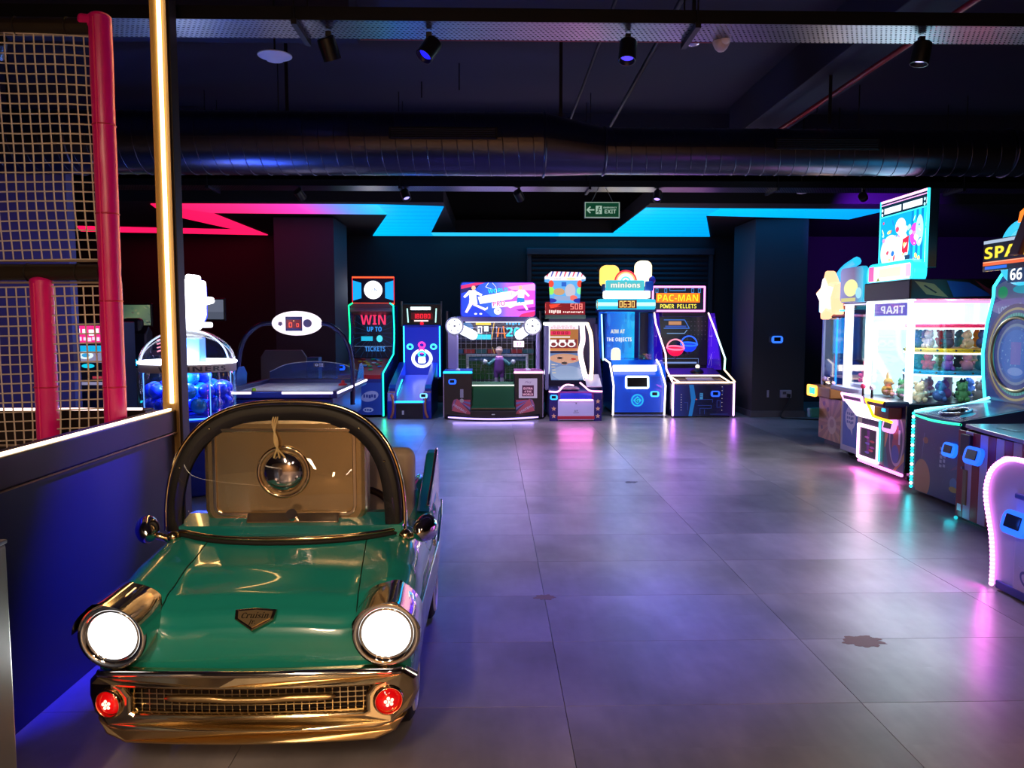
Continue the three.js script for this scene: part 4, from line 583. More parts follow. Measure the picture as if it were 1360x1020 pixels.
// 1. spinning WIN game
{
  const t = thing('spinner_game_machine', 'blue ticket game with green neon sides and pink WIN lettering', 'arcade machine', [-2.08, 0, -12.0]), W = 0.76, B = M(0x0c2470, 0.3), SB = M(0x123a98, 0.25, 0, { clearcoat: 0.6 });
  const sp = [[0, 0.02], [0, 0.69], [-1.3, 0.93], [-1.42, 1.15], [-1.44, 1.35], [-1.38, 1.62], [-1.36, 1.74], [-1.9, 1.76], [-1.9, 0.02]];
  for (const s of [-1, 1]) {
    add(t, 'side_panel', prof(sp, 0.03, 0.004), SB, [s * (W / 2 - 0.015), 0, 0]);
    add(t, 'neon_tube', run([[s * W / 2, 0.03, 0.012], [s * W / 2, 0.69, 0.012], [s * W / 2, 0.935, -1.28], [s * W / 2, 1.16, -1.4], [s * W / 2, 1.36, -1.42], [s * W / 2, 1.62, -1.36], [s * W / 2, 1.76, -1.34], [s * W / 2 - s * 0.06, 1.8, -1.36]], 0.012), E(s < 0 ? 0x16f08a : 0x18f0c0, 2.2));
  }
  const front = tex(256, 220, (g, w, h) => { fill(g, '#122a86', 0, 0, w, h); fill(g, '#1c48b4', 120, 30, 136, 190); ell(g, '#a8b8e8', 190, 110, 50, 30, -0.3); dashes(g, '#1a3aa0', 154, 98, 74, 20, 5); ell(g, '#c0d8f8', 180, 190, 30, 14); dashes(g, '#2050b0', 160, 184, 40, 12, 3); });
  add(t, 'front_panel', box(W - 0.06, 0.58, 0.03, 0.004), PR(front), [0, 0.33, -0.02]); add(t, 'cabinet', box(W - 0.06, 0.56, 1.8, 0.01), B, [0, 0.32, -0.98]);
  add(t, 'play_deck', prof([[0, 0.6], [0, 0.66], [-1.35, 0.86], [-1.35, 0.8]], W - 0.07), M(0xa81820, 0.35));
  for (let k = 0; k < 22; k++) { const z = -0.25 - rnd() * 1.0, y = 0.66 + (-z) * 0.148 + 0.012; add(t, 'token', cyl(0.035, 0.035, 0.012, 14), M([0xe8c030, 0x30b868, 0xd83838, 0xe8e4e0, 0x2080d0][k % 5], 0.35), [(rnd() - 0.5) * 0.6, y, z], [0.147, 0, 0]); }
  const bb = tex(512, 512, (g, w, h) => { fill(g, '#070b1c', 0, 0, w, h); for (let k = 0; k < 26; k++) { const a = k / 26 * 6.283; line(g, '#12305a', 4, [[256 + Math.cos(a) * 60, 250 + Math.sin(a) * 60], [256 + Math.cos(a) * 330, 250 + Math.sin(a) * 330]]); } txt(g, 'WIN', 256, 110, 150, '#ff3468', { sx: 1.1 }); txt(g, 'UP TO', 262, 210, 70, '#2f9cff'); fill(g, '#22b8e0', 90, 286, 150, 48); ell(g, '#50e0f0', 330, 310, 40, 36); txt(g, 'TICKETS', 270, 420, 70, '#3a86d8', { stroke: '#10408a', lw: 2 }); line(g, '#8098c0', 3, [[0, 392], [512, 392]]); });
  add(t, 'backboard_screen', box(W - 0.08, 0.84, 0.02), SC(bb, 0.95), [0, 1.28, -1.62]);
  add(t, 'hood', prof([[-1.36, 1.72], [-1.3, 1.66], [-1.6, 1.6], [-1.9, 1.6], [-1.9, 1.78], [-1.36, 1.8]], W - 0.05), M(0xb85a62, 0.4));
  const hb = add(t, 'header_box', box(0.72, 0.47, 0.28, 0.01), M(0x0a0c30, 0.3), [0.02, 2.02, -1.62]);
  for (const y of [-0.225, 0.225]) add(hb, 'header_led', box(0.72, 0.026, 0.02), E(0xff4a26, 2), [0, y, 0.145]); for (const s of [-1, 1]) { add(hb, 'side_light', ext([[-0.07, -0.17], [0.07, -0.13], [0.07, 0.13], [-0.07, 0.17]], 0.012), E(0x12a4ff, 1.1), [s * 0.275, 0, 0.142], [0, s > 0 ? 0 : 0, s > 0 ? Math.PI : 0]); add(hb, 'edge_led', box(0.01, 0.44, 0.012), E(0xff3040, 1.2), [s * 0.357, 0, 0.142]); }
  const rd = tex(256, 256, (g, w, h) => { fill(g, '#ffffff', 0, 0, w, h); txt(g, 'W', 90, 120, 50, '#f6f4ec', { rot: -0.1 }); txt(g, 'I', 112, 134, 58, '#1a3a60', { rot: 0.1 }); txt(g, 'N', 162, 124, 58, '#124a80', { rot: -0.1 }); });
  add(hb, 'round_light', uvfit(disc(0.155, 0.02, 48)), SC(rd, 1.8), [0, 0.01, 0.15]);
  area(t, 0x18f0b0, 20, 0.03, 0.6, [W / 2 + 0.01, 0.36, 0.02]); area(t, 0xdce8ff, 1.5, 0.5, 0.35, [0.02, 2.02, -1.43]);
  reader(t, [-0.3, 0.76, -0.2], [-0.3, 0, 0]);
}
// 2. ball-roll alley
{
  const t = thing('alley_roll_machine', 'blue ball rolling alley with white target rings and red digits', 'arcade machine', [-1.275, 0, -11.76]), W = 0.67, B = M(0x0d22a4, 0.3), DK = M(0x0c0c22, 0.35);
  add(t, 'front_panel', box(W - 0.24, 0.25, 0.08, 0.01), DK, [0, 0.13, -0.06]); add(t, 'coin_slot', box(0.03, 0.06, 0.01, 0.003), M(0xb0b0c0, 0.3), [-0.1, 0.1, -0.015]);
  for (const s of [-1, 1]) { const c = add(t, 'front_post', prof([[0, 0], [0.02, 0.12], [0.02, 0.26], [-0.02, 0.38], [-0.12, 0.4], [-0.16, 0]], 0.11, 0.01), B, [s * (W / 2 - 0.065), 0.015, -0.02]); add(c, 'copper_band', curve([[0, 0.36, 0.008], [-s * 0.025, 0.3, 0.04], [-s * 0.03, 0.2, 0.042], [-s * 0.02, 0.08, 0.042], [s * 0.01, 0.01, 0.03]], 0.02, 30), M(0xb07058, 0.35, 0.5)); add(c, 'post_cap', box(0.115, 0.02, 0.1, 0.006), M(0x8a6070, 0.4), [0, 0.395, -0.06]); }
  add(t, 'lane', prof([[0, 0.24], [0, 0.27], [-1.5, 0.58], [-1.5, 0.5]], 0.44), M(0x8a80b8, 0.25)); add(t, 'lane_led', box(0.42, 0.026, 0.02, 0.006), E(0x18c8ff, 2.4), [0, 0.268, 0.0]);
  for (const s of [-1, 1]) { add(t, 'side_rail', prof([[-0.12, 0], [-0.12, 0.45], [-0.2, 0.5], [-1.5, 0.78], [-1.5, 0]], 0.09, 0.006), M(0x122a90, 0.28), [s * 0.275, 0.01, 0]); add(t, 'rail_led', run([[s * 0.222, 0.31, -0.08], [s * 0.222, 0.53, -1.0]], 0.012), E(s < 0 ? 0x20d8ff : 0x50a0ff, s < 0 ? 2.4 : 0.8)); }
  reader(t, [0.22, 0.36, 0.01], [0, 0, 0], 0x70c0ff, 1);
  const bk = add(t, 'target_cabinet', box(W - 0.02, 0.92, 0.4, 0.01), M(0x0a28d0, 0.3), [0.06, 0.97, -1.72]); const F2 = 0.2;
  add(bk, 'target_light_panel', box(W - 0.1, 0.84, 0.01), E(0x0a30ff, 0.42), [0, 0, F2]);
  for (const s of [-1, 1]) add(bk, 'edge_led', box(0.022, 0.88, 0.02, 0.006), E(0x30d8ff, 2.4), [s * (W / 2 - 0.03), 0, F2 + 0.01]);
  add(bk, 'ring_light', tor(0.145, 0.026, 40), E(0xe8f0ff, 2), [0, -0.11, F2 + 0.02]).scale.set(1.05, 0.95, 1); add(bk, 'cup_light', lathe([[0.05, 0.09], [0.06, 0.08], [0.066, 0], [0.05, -0.02]], 24), E(0xe8f4ff, 1.7), [0, -0.17, F2 + 0.03]);
  for (const [x, y, r, c] of [[0, 0.12, 0.05, 0xff38a8], [0, 0.02, 0.045, 0xf030a0], [0, -0.04, 0.055, 0x28c8e8], [-0.2, 0.09, 0.045, 0x48e0e8], [0.2, 0.09, 0.045, 0x48e0e8]]) add(bk, 'cup_rim_light', tor(r, 0.016, 24), E(c, 1.6), [x, y, F2 + 0.03], [0.5, 0, 0]);
  add(bk, 'ramp_lip', curve([[-0.32, -0.44, F2 + 0.03], [-0.2, -0.47, F2 + 0.05], [-0.05, -0.45, F2 + 0.05], [0.12, -0.46, F2 + 0.05], [0.22, -0.47, F2 + 0.05], [0.32, -0.43, F2 + 0.03]], 0.012, 40), M(0xb0a0c8, 0.3, 0.6));
  const hd = add(t, 'header', box(W - 0.02, 0.36, 0.34, 0.01), BLACK, [0.06, 1.61, -1.72]); const dg = tex(256, 96, (g, w, h) => { fill(g, '#3a0208', 0, 0, w, h); seg7(g, '18080', 20, 18, 34, 62, '#ff1c30', 9); });
  add(hd, 'digit_screen', box(0.36, 0.12, 0.012), SC(dg, 1.3), [0, -0.03, 0.172]); add(hd, 'header_lamp', box(0.34, 0.05, 0.02, 0.006), E(0xd8f4ff, 3), [-0.02, 0.1, 0.175]); add(hd, 'bonus_lamp', box(0.24, 0.022, 0.012), E(0xffd0d0, 1.5), [-0.01, -0.11, 0.174]); add(hd, 'red_dome_lamp', sph(0.032, 14, 10), E(0xff1430, 0.9), [0, -0.155, 0.18]);
  for (const s of [-1, 1]) { add(hd, 'side_light', box(0.018, 0.24, 0.012), E(0xa8e8e0, 1.8), [s * 0.24, -0.02, 0.174], [0, 0, s * -0.06]); add(t, 'frame_pole', cyl(0.015, 0.015, 0.42, 10), STEEL, [0.06 + s * 0.335, 1.62, -1.53]); }
  area(t, 0x1478ff, 60, 0.44, 0.03, [0, 0.268, 0.015]); area(t, 0x1840ff, 2.2, 0.6, 0.8, [0.06, 0.97, -1.48]);
}
// 3. penalty football game
{
  const t = thing('football_game_machine', 'wide football penalty game with lit striker billboard and goalkeeper figure', 'arcade machine', [0, 0, -11.74]), D0 = 11.74, DK = M(0x17141f, 0.4);
  const plat = new THREE.Shape(); plat.moveTo(-0.74, -1.7); plat.lineTo(0.74, -1.7); plat.lineTo(0.74, -0.02); plat.quadraticCurveTo(0, 0.5, -0.74, -0.02); plat.lineTo(-0.74, -1.7);
  add(t, 'platform', ext(plat, 0.06, 0.005).rotateX(Math.PI / 2).translate(0, 0.075, 0), DK);
  add(t, 'platform_led', curve(Array.from({ length: 21 }, (_, k) => { const e = k / 20; return [-0.68 + 1.36 * e, 0.035, -0.02 + 0.035 + 1.04 * e * (1 - e)]; }), 0.013, 60), E(0xb8a0ff, 2));
  const art = (flip) => tex(256, 400, (g, w, h) => { fill(g, '#16121e', 0, 0, w, h); g.save(); if (flip) { g.translate(w, 0); g.scale(-1, 1); } const cs = ['#c04468', '#6a70b8', '#b83a60', '#8a7cc0', '#40406a', '#c85a70']; for (let k = 0; k < 6; k++) polyc(g, cs[k], [[90 + k * 6, 246 - k * 2], [250, 246 + k * 24], [250, 246 + k * 24 + 20], [70, 300 + k * 10]].map(([x, y]) => [Math.min(x, 246), y])); g.restore(); txt(g, 'FOOTBALL', flip ? 108 : 148, 330, 30, '#d0c8e8', { rot: flip ? -0.55 : 0.55 }); });
  for (const s of [-1, 1]) {
    const R = s < 0 ? rect(t, 589, 496, 627, 556, D0) : rect(t, 683, 496, 721, 556, D0);
    const c = add(t, 'side_cabinet', box(R.w, R.h, 0.6, 0.012), DK, [R.x, R.y + 0.02, -0.3]);
    add(c, 'front_art', box(R.w - 0.02, R.h - 0.04, 0.008), PR(art(s > 0), 0.35), [0, 0, 0.303]); add(c, 'top_led', box(R.w + 0.01, 0.032, 0.03, 0.008), E(s < 0 ? 0x18b8ff : 0xffa8e0, 2.4), [0, R.h / 2 - 0.005, 0.3]); add(c, 'top_deck', box(R.w, 0.02, 0.58, 0.006), M(s < 0 ? 0x2a4ab0 : 0xa85a98, 0.3), [0, R.h / 2 + 0.012, 0]); add(c, 'push_button', lathe([[0.001, 0.03], [0.025, 0.025], [0.035, 0.01], [0.035, 0]], 20), WHITE, [-s * 0.06 * 0, R.h / 2 + 0.02, 0.2]);
    for (const e of [-1, 1]) if (e === s) add(c, 'corner_trim', box(0.014, R.h, 0.014, 0.004), M(0xb8a8d0, 0.3, 0.5), [e * R.w / 2, 0, 0.3]);
    area(t, s < 0 ? 0x18b8ff : 0xff98e0, 16, R.w, 0.03, [R.x, R.y + R.h / 2, 0.035]);
    if (s < 0) { reader(c, [-0.08, 0.2, 0.306], [0, 0, 0], 0x2060ff, 1); const md = add(c, 'medal_decal', box(0.05, 0.13, 0.004), M(0x9a98b0, 0.4), [0.06, 0.02, 0.308]); add(md, 'medal_disc', disc(0.03, 0.006, 20), M(0xb8b8c8, 0.3, 0.5), [0, -0.11, 0.002]); } else { const pt = tex(200, 220, (g, w, h) => { fill(g, '#b09cc8', 0, 0, w, h); txt(g, 'Play', 100, 40, 34, '#6a4a80', { font: 'serif', weight: 'italic' }); fill(g, '#4a2048', 36, 76, 128, 124); txt(g, 'EXTRA', 100, 112, 34, '#f0b0d8'); txt(g, '4 THE', 100, 146, 30, '#f0b0d8'); txt(g, 'WORLD', 100, 178, 32, '#f0b0d8'); }); add(c, 'notice_light_panel', box(0.28, 0.3, 0.01, 0.003), SC(pt, 0.8), [-0.01, 0.1, 0.308]); }
  }
  const gr = rect(t, 626, 518, 684, 548, D0); add(t, 'kick_ramp', prof([[0.05, 0.16], [-0.02, 0.2], [-0.05, 0.5], [-0.3, 0.55], [-0.3, 0.1]], gr.w, 0.004), M(0x0e5a34, 0.7), [gr.x, 0, 0]); add(t, 'ramp_light_line', box(gr.w, 0.02, 0.02), E(0xe8f0e8, 1.1), [gr.x, 0.515, -0.03]); add(t, 'step', box(gr.w + 0.02, 0.1, 0.3, 0.008), M(0x1c1c22, 0.4), [gr.x, 0.1, 0.08]); add(t, 'ball_tray', box(gr.w, 0.02, 0.05, 0.005), M(0x6a5a3a, 0.5), [gr.x, 0.17, 0.08]); add(t, 'front_badge', pill(0.05, 0.014, 0.007, 0.006), M(0xd0d8d0, 0.3), [gr.x, 0.1, 0.232]);
  // cage posts, back wall, pitch
  for (const [a, b] of [[593, 608], [713, 719]]) { const R = rect(t, a, 440, b, 494, 12.2); add(t, 'cage_post', box(R.w, R.h + 0.3, 0.3, 0.03), M(0x8a80b0, 0.45), [R.x, R.y - 0.05, -0.6]); }
  add(t, 'pitch', box(1.36, 0.02, 1.2), M(0x0c4a2a, 0.8), [0, 0.42, -1.0]); add(t, 'cage_side', box(0.03, 1.6, 1.2, 0.005), DK, [-0.72, 0.85, -1.05]); add(t, 'cage_side', box(0.03, 1.6, 1.2, 0.005), DK, [0.74, 0.85, -1.05]);
  const bw = tex(512, 256, (g, w, h) => { fill(g, '#0a1420', 0, 0, w, h); for (let k = 0; k < 7; k++) { fill(g, ['#1c4a80', '#802838', '#1a5068', '#7a2c3c'][k % 4], k * 74, 110, 66, 20); } fill(g, '#0c3a24', 0, 140, w, 116); line(g, '#c8b070', 5, [[250, 96], [268, 140]]); ell(g, '#101828', 256, 60, 256, 40); }); add(t, 'back_wall_screen', box(1.4, 0.9, 0.03), SC(bw, 0.45), [0, 0.95, -1.6]);
  // net lines of the cage front
  { const l = []; for (let k = 0; k <= 15; k++) l.push(mv(box(0.004, 0.72, 0.004), -0.6 + k * 0.082, 0, 0)); for (let k = 0; k <= 8; k++) l.push(mv(box(1.26, 0.004, 0.004), 0.015, -0.34 + k * 0.085, 0)); const n = add(t, 'cage_net', join(l), M(0x6a6a7a, 0.7), [0, 1.05, -0.75]); n.userData.kind = 'stuff'; }
  // goal
  { const d = 12.9, a = loc(t)(621, 472, d), b = loc(t)(700, 512, d), x0 = a[0], x1 = b[0], yt = a[1], z = a[2]; const g = add(t, 'goal_frame', run([[x0, 0.43, z], [x0, yt, z], [x1, yt, z], [x1, 0.43, z]], 0.026, false, 10), M(0xe8e8f4, 0.35)); const l = []; for (let k = 1; k < 14; k++) l.push(mv(box(0.006, yt - 0.43, 0.006), x0 + (x1 - x0) * k / 14, (yt + 0.43) / 2, z - 0.18)); for (let k = 0; k < 5; k++) l.push(mv(box(x1 - x0, 0.006, 0.006), (x0 + x1) / 2, 0.5 + k * 0.11, z - 0.18)); add(g, 'goal_net', join(l), M(0x9a9ab0, 0.7)); add(g, 'net_roof', box(x1 - x0 - 0.04, 0.012, 0.2), M(0x6a7488, 0.7), [(x0 + x1) / 2, yt - 0.06, z - 0.1], [0.3, 0, 0]); }
  // goalkeeper target figure, flat-backed moulding
  { const d = 12.5, [x, , z] = loc(t)(663, 500, d); const cap = (a, b, r) => { const A = V(...a), Bv = V(...b), c = new THREE.CapsuleGeometry(r, A.distanceTo(Bv), 4, 10); c.applyQuaternion(new THREE.Quaternion().setFromUnitVectors(V(0, 1, 0), Bv.clone().sub(A).normalize())); const m = A.add(Bv).multiplyScalar(0.5); return mv(c, m.x, m.y, m.z); };
    const k = add(t, 'goalkeeper_figure', join([cap([-0.05, 0.3, 0], [-0.045, 0.17, 0], 0.04), cap([0.05, 0.3, 0], [0.045, 0.17, 0], 0.04), cap([0, 0.28, 0], [0, 0.42, 0], 0.085)]), M(0x6a3c8a, 0.5), [x, 0.44, z]);
    for (const s of [-1, 1]) { const ar = add(k, 'arm', join([cap([s * 0.07, 0.43, 0.02], [s * 0.16, 0.36, 0.04], 0.03), cap([s * 0.16, 0.36, 0.04], [s * 0.2, 0.38, 0.05], 0.026)]), M(0x2c6a70, 0.5)); add(ar, 'glove', mv(sph(0.042, 12, 8), s * 0.225, 0.4, 0.05), M(0xa8b0b8, 0.5)); add(k, 'sock', cap([s * 0.045, 0.13, 0], [s * 0.045, 0.03, 0.005], 0.034), M(0x9a90a8, 0.5)); } add(k, 'head', join([mv(sph(0.058, 16, 12), 0, 0.58, 0), mv(cyl(0.03, 0.035, 0.06, 12), 0, 0.51, 0)]), M(0xa88a80, 0.6)); add(k, 'hair', mv(new THREE.SphereGeometry(0.061, 14, 8, 0, 6.283, 0, 1.2), 0, 0.585, -0.006), M(0x6a605c, 0.7)); add(k, 'shirt_collar', tor(0.05, 0.02, 20).rotateX(Math.PI / 2), M(0xb878a8, 0.5), [0, 0.47, 0]); }
  // score screen, ball lamps and billboard
  const sc = tex(512, 160, (g, w, h) => { fill(g, '#06102c', 0, 0, w, h); fill(g, '#e8c020', 118, 20, 100, 22); fill(g, '#f0f0f0', 130, 50, 30, 56); txt(g, '1', 146, 80, 60, '#103060'); fill(g, '#d8f4ff', 172, 50, 30, 40); fill(g, '#28c8e0', 118, 112, 100, 36); line(g, '#c8a050', 6, [[240, 20], [222, 150]]); line(g, '#ff7a20', 8, [[270, 60], [262, 130]]); line(g, '#ff7a20', 8, [[300, 50], [312, 140]]); line(g, '#ff7a20', 5, [[250, 100], [318, 104]]); dashes(g, '#2098d8', 318, 18, 100, 22, 5); txt(g, '20', 366, 94, 92, '#20d8f8', { stroke: '#0a6a90', lw: 4 }); ell(g, '#1a5a98', 60, 60, 40, 40); ell(g, '#123878', 460, 70, 40, 50); });
  const S2 = rect(t, 608, 424, 711, 453, 12.6); plate(t, 'score_screen', S2, 0.04, SC(sc, 1.2)); const cr = rect(t, 606, 420, 714, 427, 12.3); plate(t, 'canopy_bar', cr, 0.4, M(0x6a60a0, 0.4), 0.02);
  const ti = rect(t, 682, 453, 696, 461, 12.3); plate(t, 'timer_screen', ti, 0.02, SC(tex(64, 40, (g) => { fill(g, '#ffe8f8', 0, 0, 64, 40); txt(g, '12', 32, 21, 30, '#d070b0'); }), 1.5));
  for (const [px, ex, s] of [[604, 628, 1], [707, 690, -1]]) { const c = loc(t)(px, 433, 12.0), b = add(t, 'ball_lamp', disc(0.135, 0.14, 36), E(0xf4f6ff, 1.5), c), e = loc(t)(ex, 445, 12.15); add(b, 'lamp_rim', tor(0.13, 0.012, 36), WHITE, [0, 0, 0.07]); for (let k = 0; k < 5; k++) add(b, 'hex_mark', disc(0.012, 0.004, 5), M(0x9aa0b0, 0.5), [Math.cos(k * 1.257 + 0.3) * 0.085, Math.sin(k * 1.257 + 0.3) * 0.085, 0.072]); add(b, 'hex_mark', disc(0.02, 0.004, 5), M(0xb8b8b0, 0.5), [0, 0, 0.072]); add(b, 'light_arm', run([[0, 0, -0.02], [(e[0] - c[0]), e[1] - c[1], e[2] - c[2]]], 0.075, false, 16), E(0xeef2ff, 1.7)); area(t, 0xeef2ff, 2, 0.24, 0.24, [c[0], c[1], c[2] + 0.09]); }
  const bill = tex(1024, 480, (g, w, h) => {
    const q = g.createLinearGradient(0, 0, w, 0); q.addColorStop(0, '#0a3ad0'); q.addColorStop(0.45, '#2a60e8'); q.addColorStop(0.62, '#b060e0'); q.addColorStop(1, '#d84ae0'); g.fillStyle = q; g.fillRect(0, 0, w, h);
    polyc(g, '#c8286a', [[0, 40], [200, 0], [330, 0], [0, 110]]); polyc(g, '#0c1a60', [[0, 90], [260, 30], [200, 90], [0, 150]]); polyc(g, '#ffffff', [[230, 200], [700, 110], [800, 150], [700, 230], [260, 300]]); polyc(g, '#e8d8ff', [[420, 290], [1000, 240], [1000, 300], [430, 360]]); polyc(g, '#8a1a9a', [[760, 380], [1024, 340], [1024, 390], [800, 400]]); polyc(g, '#ff9ae0', [[640, 60], [1024, 10], [1024, 110], [700, 100]]); polyc(g, '#d82a70', [[840, 440], [1024, 400], [1024, 480], [800, 480]]); polyc(g, '#0838c8', [[0, 380], [240, 330], [420, 480], [0, 480]]);
    // two plain running silhouettes
    const fig = (x, y, s, c1, c2, m) => { g.save(); g.translate(x, y); g.scale(m * s, s); ell(g, '#f0b090', 20, -150, 26, 30); polyc(g, c1, [[-40, -120], [50, -120], [60, 0], [-30, 10]]); polyc(g, c1, [[-40, -118], [-110, -40], [-90, -20], [-20, -80]]); polyc(g, c1, [[50, -110], [130, -70], [120, -46], [40, -70]]); polyc(g, c2, [[-34, 0], [62, -10], [70, 60], [-40, 60]]); polyc(g, '#ffe0d0', [[-40, 50], [-90, 160], [-64, 172], [10, 56]]); polyc(g, '#ffe8e0', [[30, 50], [170, 110], [200, 90], [196, 120], [160, 140], [10, 70]]); g.restore(); };
    fig(150, 240, 1.1, '#fff4f0', '#e0d8e8', 1); fig(840, 220, 1.0, '#f4ecff', '#1878c8', -1);
    txt(g, 'WORLD', 510, 110, 78, '#18d0f0', { rot: -0.1, stroke: '#0a50a0', lw: 6 }); fill(g, '#b8a8e8', 470, 180, 10, 60); fill(g, '#b8a8e8', 530, 176, 10, 60); fill(g, '#c0a0e0', 690, 130, 12, 50); txt(g, 'PRO', 520, 296, 92, '#ff4aa0', { rot: -0.08, stroke: '#fff', lw: 8 }); ell(g, '#ffffff', 505, 400, 52, 50); ell(g, '#9a8aa0', 512, 392, 12, 12); ell(g, '#fff', 200, 440, 20, 12); ell(g, '#fff', 270, 440, 20, 12); line(g, '#fff', 6, [[380, 0], [340, 60], [420, 90]]); line(g, '#ffe0ff', 5, [[430, 0], [480, 60], [500, 200]]);
  });
  const BR = rect(t, 612, 375, 711, 421, 12.3); add(t, 'billboard_light', pill(BR.w, BR.h, 0.05, 0.12, 0.01), M(0x3a30c0, 0.3), [BR.x, BR.y, BR.z - 0.13]); add(t, 'billboard_sign', uvfit(pill(BR.w - 0.01, BR.h - 0.01, 0.05, 0.012)), SC(bill, 1.45), [BR.x, BR.y, BR.z]); area(t, 0xc0a0ff, 2.2, BR.w, BR.h, [BR.x, BR.y, BR.z + 0.03]);
  area(t, 0xa890ff, 10, 1.2, 0.03, [0, 0.035, 0.3]); add(t, 'added_canopy_lamp', box(1.0, 0.012, 0.06), E(0xe8e4ff, 2), [cr.x, cr.y - 0.05, cr.z - 0.1]); area(t, 0xe8e4ff, 60, 1.0, 0.06, [cr.x, cr.y - 0.06, cr.z - 0.1], 'down');  // lamp under the canopy is added to brighten the goalkeeper
}
// 4. carnival toss game
{
  const t = thing('carnival_game_machine', 'carnival ball toss game with awning sign and pink-lit white front', 'arcade machine', [1.24, 0, -11.5]), D0 = 11.5, PUR = M(0x3a1a8a, 0.35), GR = M(0x7c7aa4, 0.35);
  const c = rect(t, 741, 531, 789, 558, D0); plate(t, 'front_door', c, 0.04, M(0xc4beea, 0.35)); add(t, 'door_logo', box(0.12, 0.07, 0.004), PR(tex(128, 72, (g) => { fill(g, '#c4beea', 0, 0, 128, 72); txt(g, 'A A', 64, 28, 34, '#2c2850', { rot: -0.1 }); line(g, '#2c2850', 6, [[20, 58], [108, 54]]); })), [c.x, c.y - 0.02, c.z + 0.004]); add(t, 'door_lock', disc(0.008, 0.01, 12), BLACK, [c.x, c.y + 0.1, c.z + 0.005]);
  const star = ext(Array.from({ length: 10 }, (_, k) => { const a = Math.PI / 2 + k * Math.PI / 5, r = k % 2 ? 0.017 : 0.038; return [Math.cos(a) * r, Math.sin(a) * r]; }), 0.006);
  for (const s of [-1, 1]) { const R = s < 0 ? rect(t, 730, 522, 741, 560, D0) : rect(t, 789, 522, 799, 560, D0); const m = plate(t, 'front_pillar', R, 0.06, M(0x24186a, 0.35)); for (let k = 0; k < 3; k++) if (s > 0 || k < 2) add(m, 'star', star, M(0xe0b088, 0.4), [0, -0.13 + k * 0.11, 0.031]); if (s < 0) reader(m, [0, 0.15, 0.035], [0, 0, 0], 0x30b0ff, 0.95); }
  add(t, 'cabinet', box(0.78, 0.4, 1.2, 0.01), M(0x5a58a0, 0.35), [0.0, 0.24, -0.66]); add(t, 'kick_plate', box(0.56, 0.05, 0.06, 0.01), M(0xb02038, 0.4), [c.x, 0.05, -0.02]); for (const x of [-0.3, 0.3]) add(t, 'foot', cyl(0.02, 0.025, 0.05, 12), BLACK, [x, 0.025, -0.1]);
  add(t, 'ticket_hood', prof([[0, 0], [0.02, 0.02], [-0.04, 0.1], [-0.1, 0.12], [-0.1, 0]], 0.46, 0.006), M(0x2a3ac8, 0.3), [c.x, 0.32, -0.01]); add(t, 'front_led', box(0.5, 0.024, 0.02, 0.006), E(0xffb0e8, 2.6), [c.x, 0.315, 0.02]);
  const L = loc(t), lip = [[729, 520], [741, 520], [748, 513], [754, 511], [762, 512]].map(([x, y]) => L(x, y, D0)), lip2 = [[770, 508], [776, 513], [784, 519], [800, 520]].map(([x, y]) => L(x, y, D0)); for (const l of [lip, lip2]) add(t, 'lip_led', curve(l, 0.012, 30), E(0xffb0e0, 2.6)); add(t, 'lip_panel', box(0.74, 0.12, 0.04, 0.01), M(0x9a3a90, 0.35), [0.02, 0.38, -0.06]);
  add(t, 'ball_tray_light', box(0.3, 0.02, 0.3), M(0xc8a0b8, 0.3), [-0.1, 0.48, -0.2]); for (const s of [0]) { const R = rect(t, 779, 497, 799, 516, 11.6); add(t, 'side_deck', box(R.w, 0.02, 0.4, 0.005), M(0xd0c8dc, 0.3), [R.x, R.y, -0.25], [0.4, 0, 0]); }
  const pf = tex(256, 320, (g, w, h) => { fill(g, '#6a88c0', 0, 0, w, h); ell(g, '#d8a084', 120, 70, 110, 62); ell(g, '#8aa4d0', 120, 250, 110, 90); line(g, '#e8e0f0', 5, [[20, 150], [60, 150]]); for (let k = 0; k < 4; k++) { fill(g, '#e8d0a0', 14, 140 + k * 34, 26, 8); fill(g, '#e8d0a0', 216, 140 + k * 34, 26, 8); } }); const P = rect(t, 728, 474, 776, 512, 12.1); const pfm = add(t, 'playfield_light', uvfit(box(P.w, 0.02, 0.9), 'x', 'z'), SC((() => { const q = pf.clone(); q.repeat.set(1, -1); q.offset.set(0, 1); q.needsUpdate = true; return q; })(), 0.75), [P.x + 0.03, 0.78, -0.75], [0.42, 0, 0]);
  for (const [x, z, m] of [[-0.1, -0.26, BLACK], [0.12, -0.22, M(0xc83020, 0.4)], [-0.04, -0.08, BLACK]]) { const h = add(pfm, 'hole_rim', tor(0.05, 0.008, 24).rotateX(Math.PI / 2), M(0xe0b090, 0.4), [x, 0.012, z]); add(h, 'hole', cyl(0.046, 0.046, 0.004, 24), m, [0, 0, 0]); }
  const bb = tex(256, 340, (g, w, h) => { fill(g, '#a86a38', 0, 0, w, h); fill(g, '#7a2430', 10, 190, 236, 116); fill(g, '#f0e8f0', 0, 0, 256, 60); dashes(g, '#c03060', 40, 14, 176, 6, 5); dashes(g, '#e8b8cc', 24, 30, 208, 22, 9); fill(g, '#e02858', 22, 84, 168, 50); for (let k = 0; k < 4; k++) seg7(g, '8', 40 + k * 36, 90, 22, 38, '#8a1030', 6); fill(g, '#fff', 16, 154, 170, 14); for (let k = 0; k < 3; k++) { ell(g, '#ffffff', 46 + k * 76, 252, 36, 40); ell(g, '#7a2a34', 46 + k * 76, 256, 20, 24); fill(g, '#fff', 20 + k * 76, 196, 50, 30); } fill(g, '#c88048', 0, 306, 256, 34); });
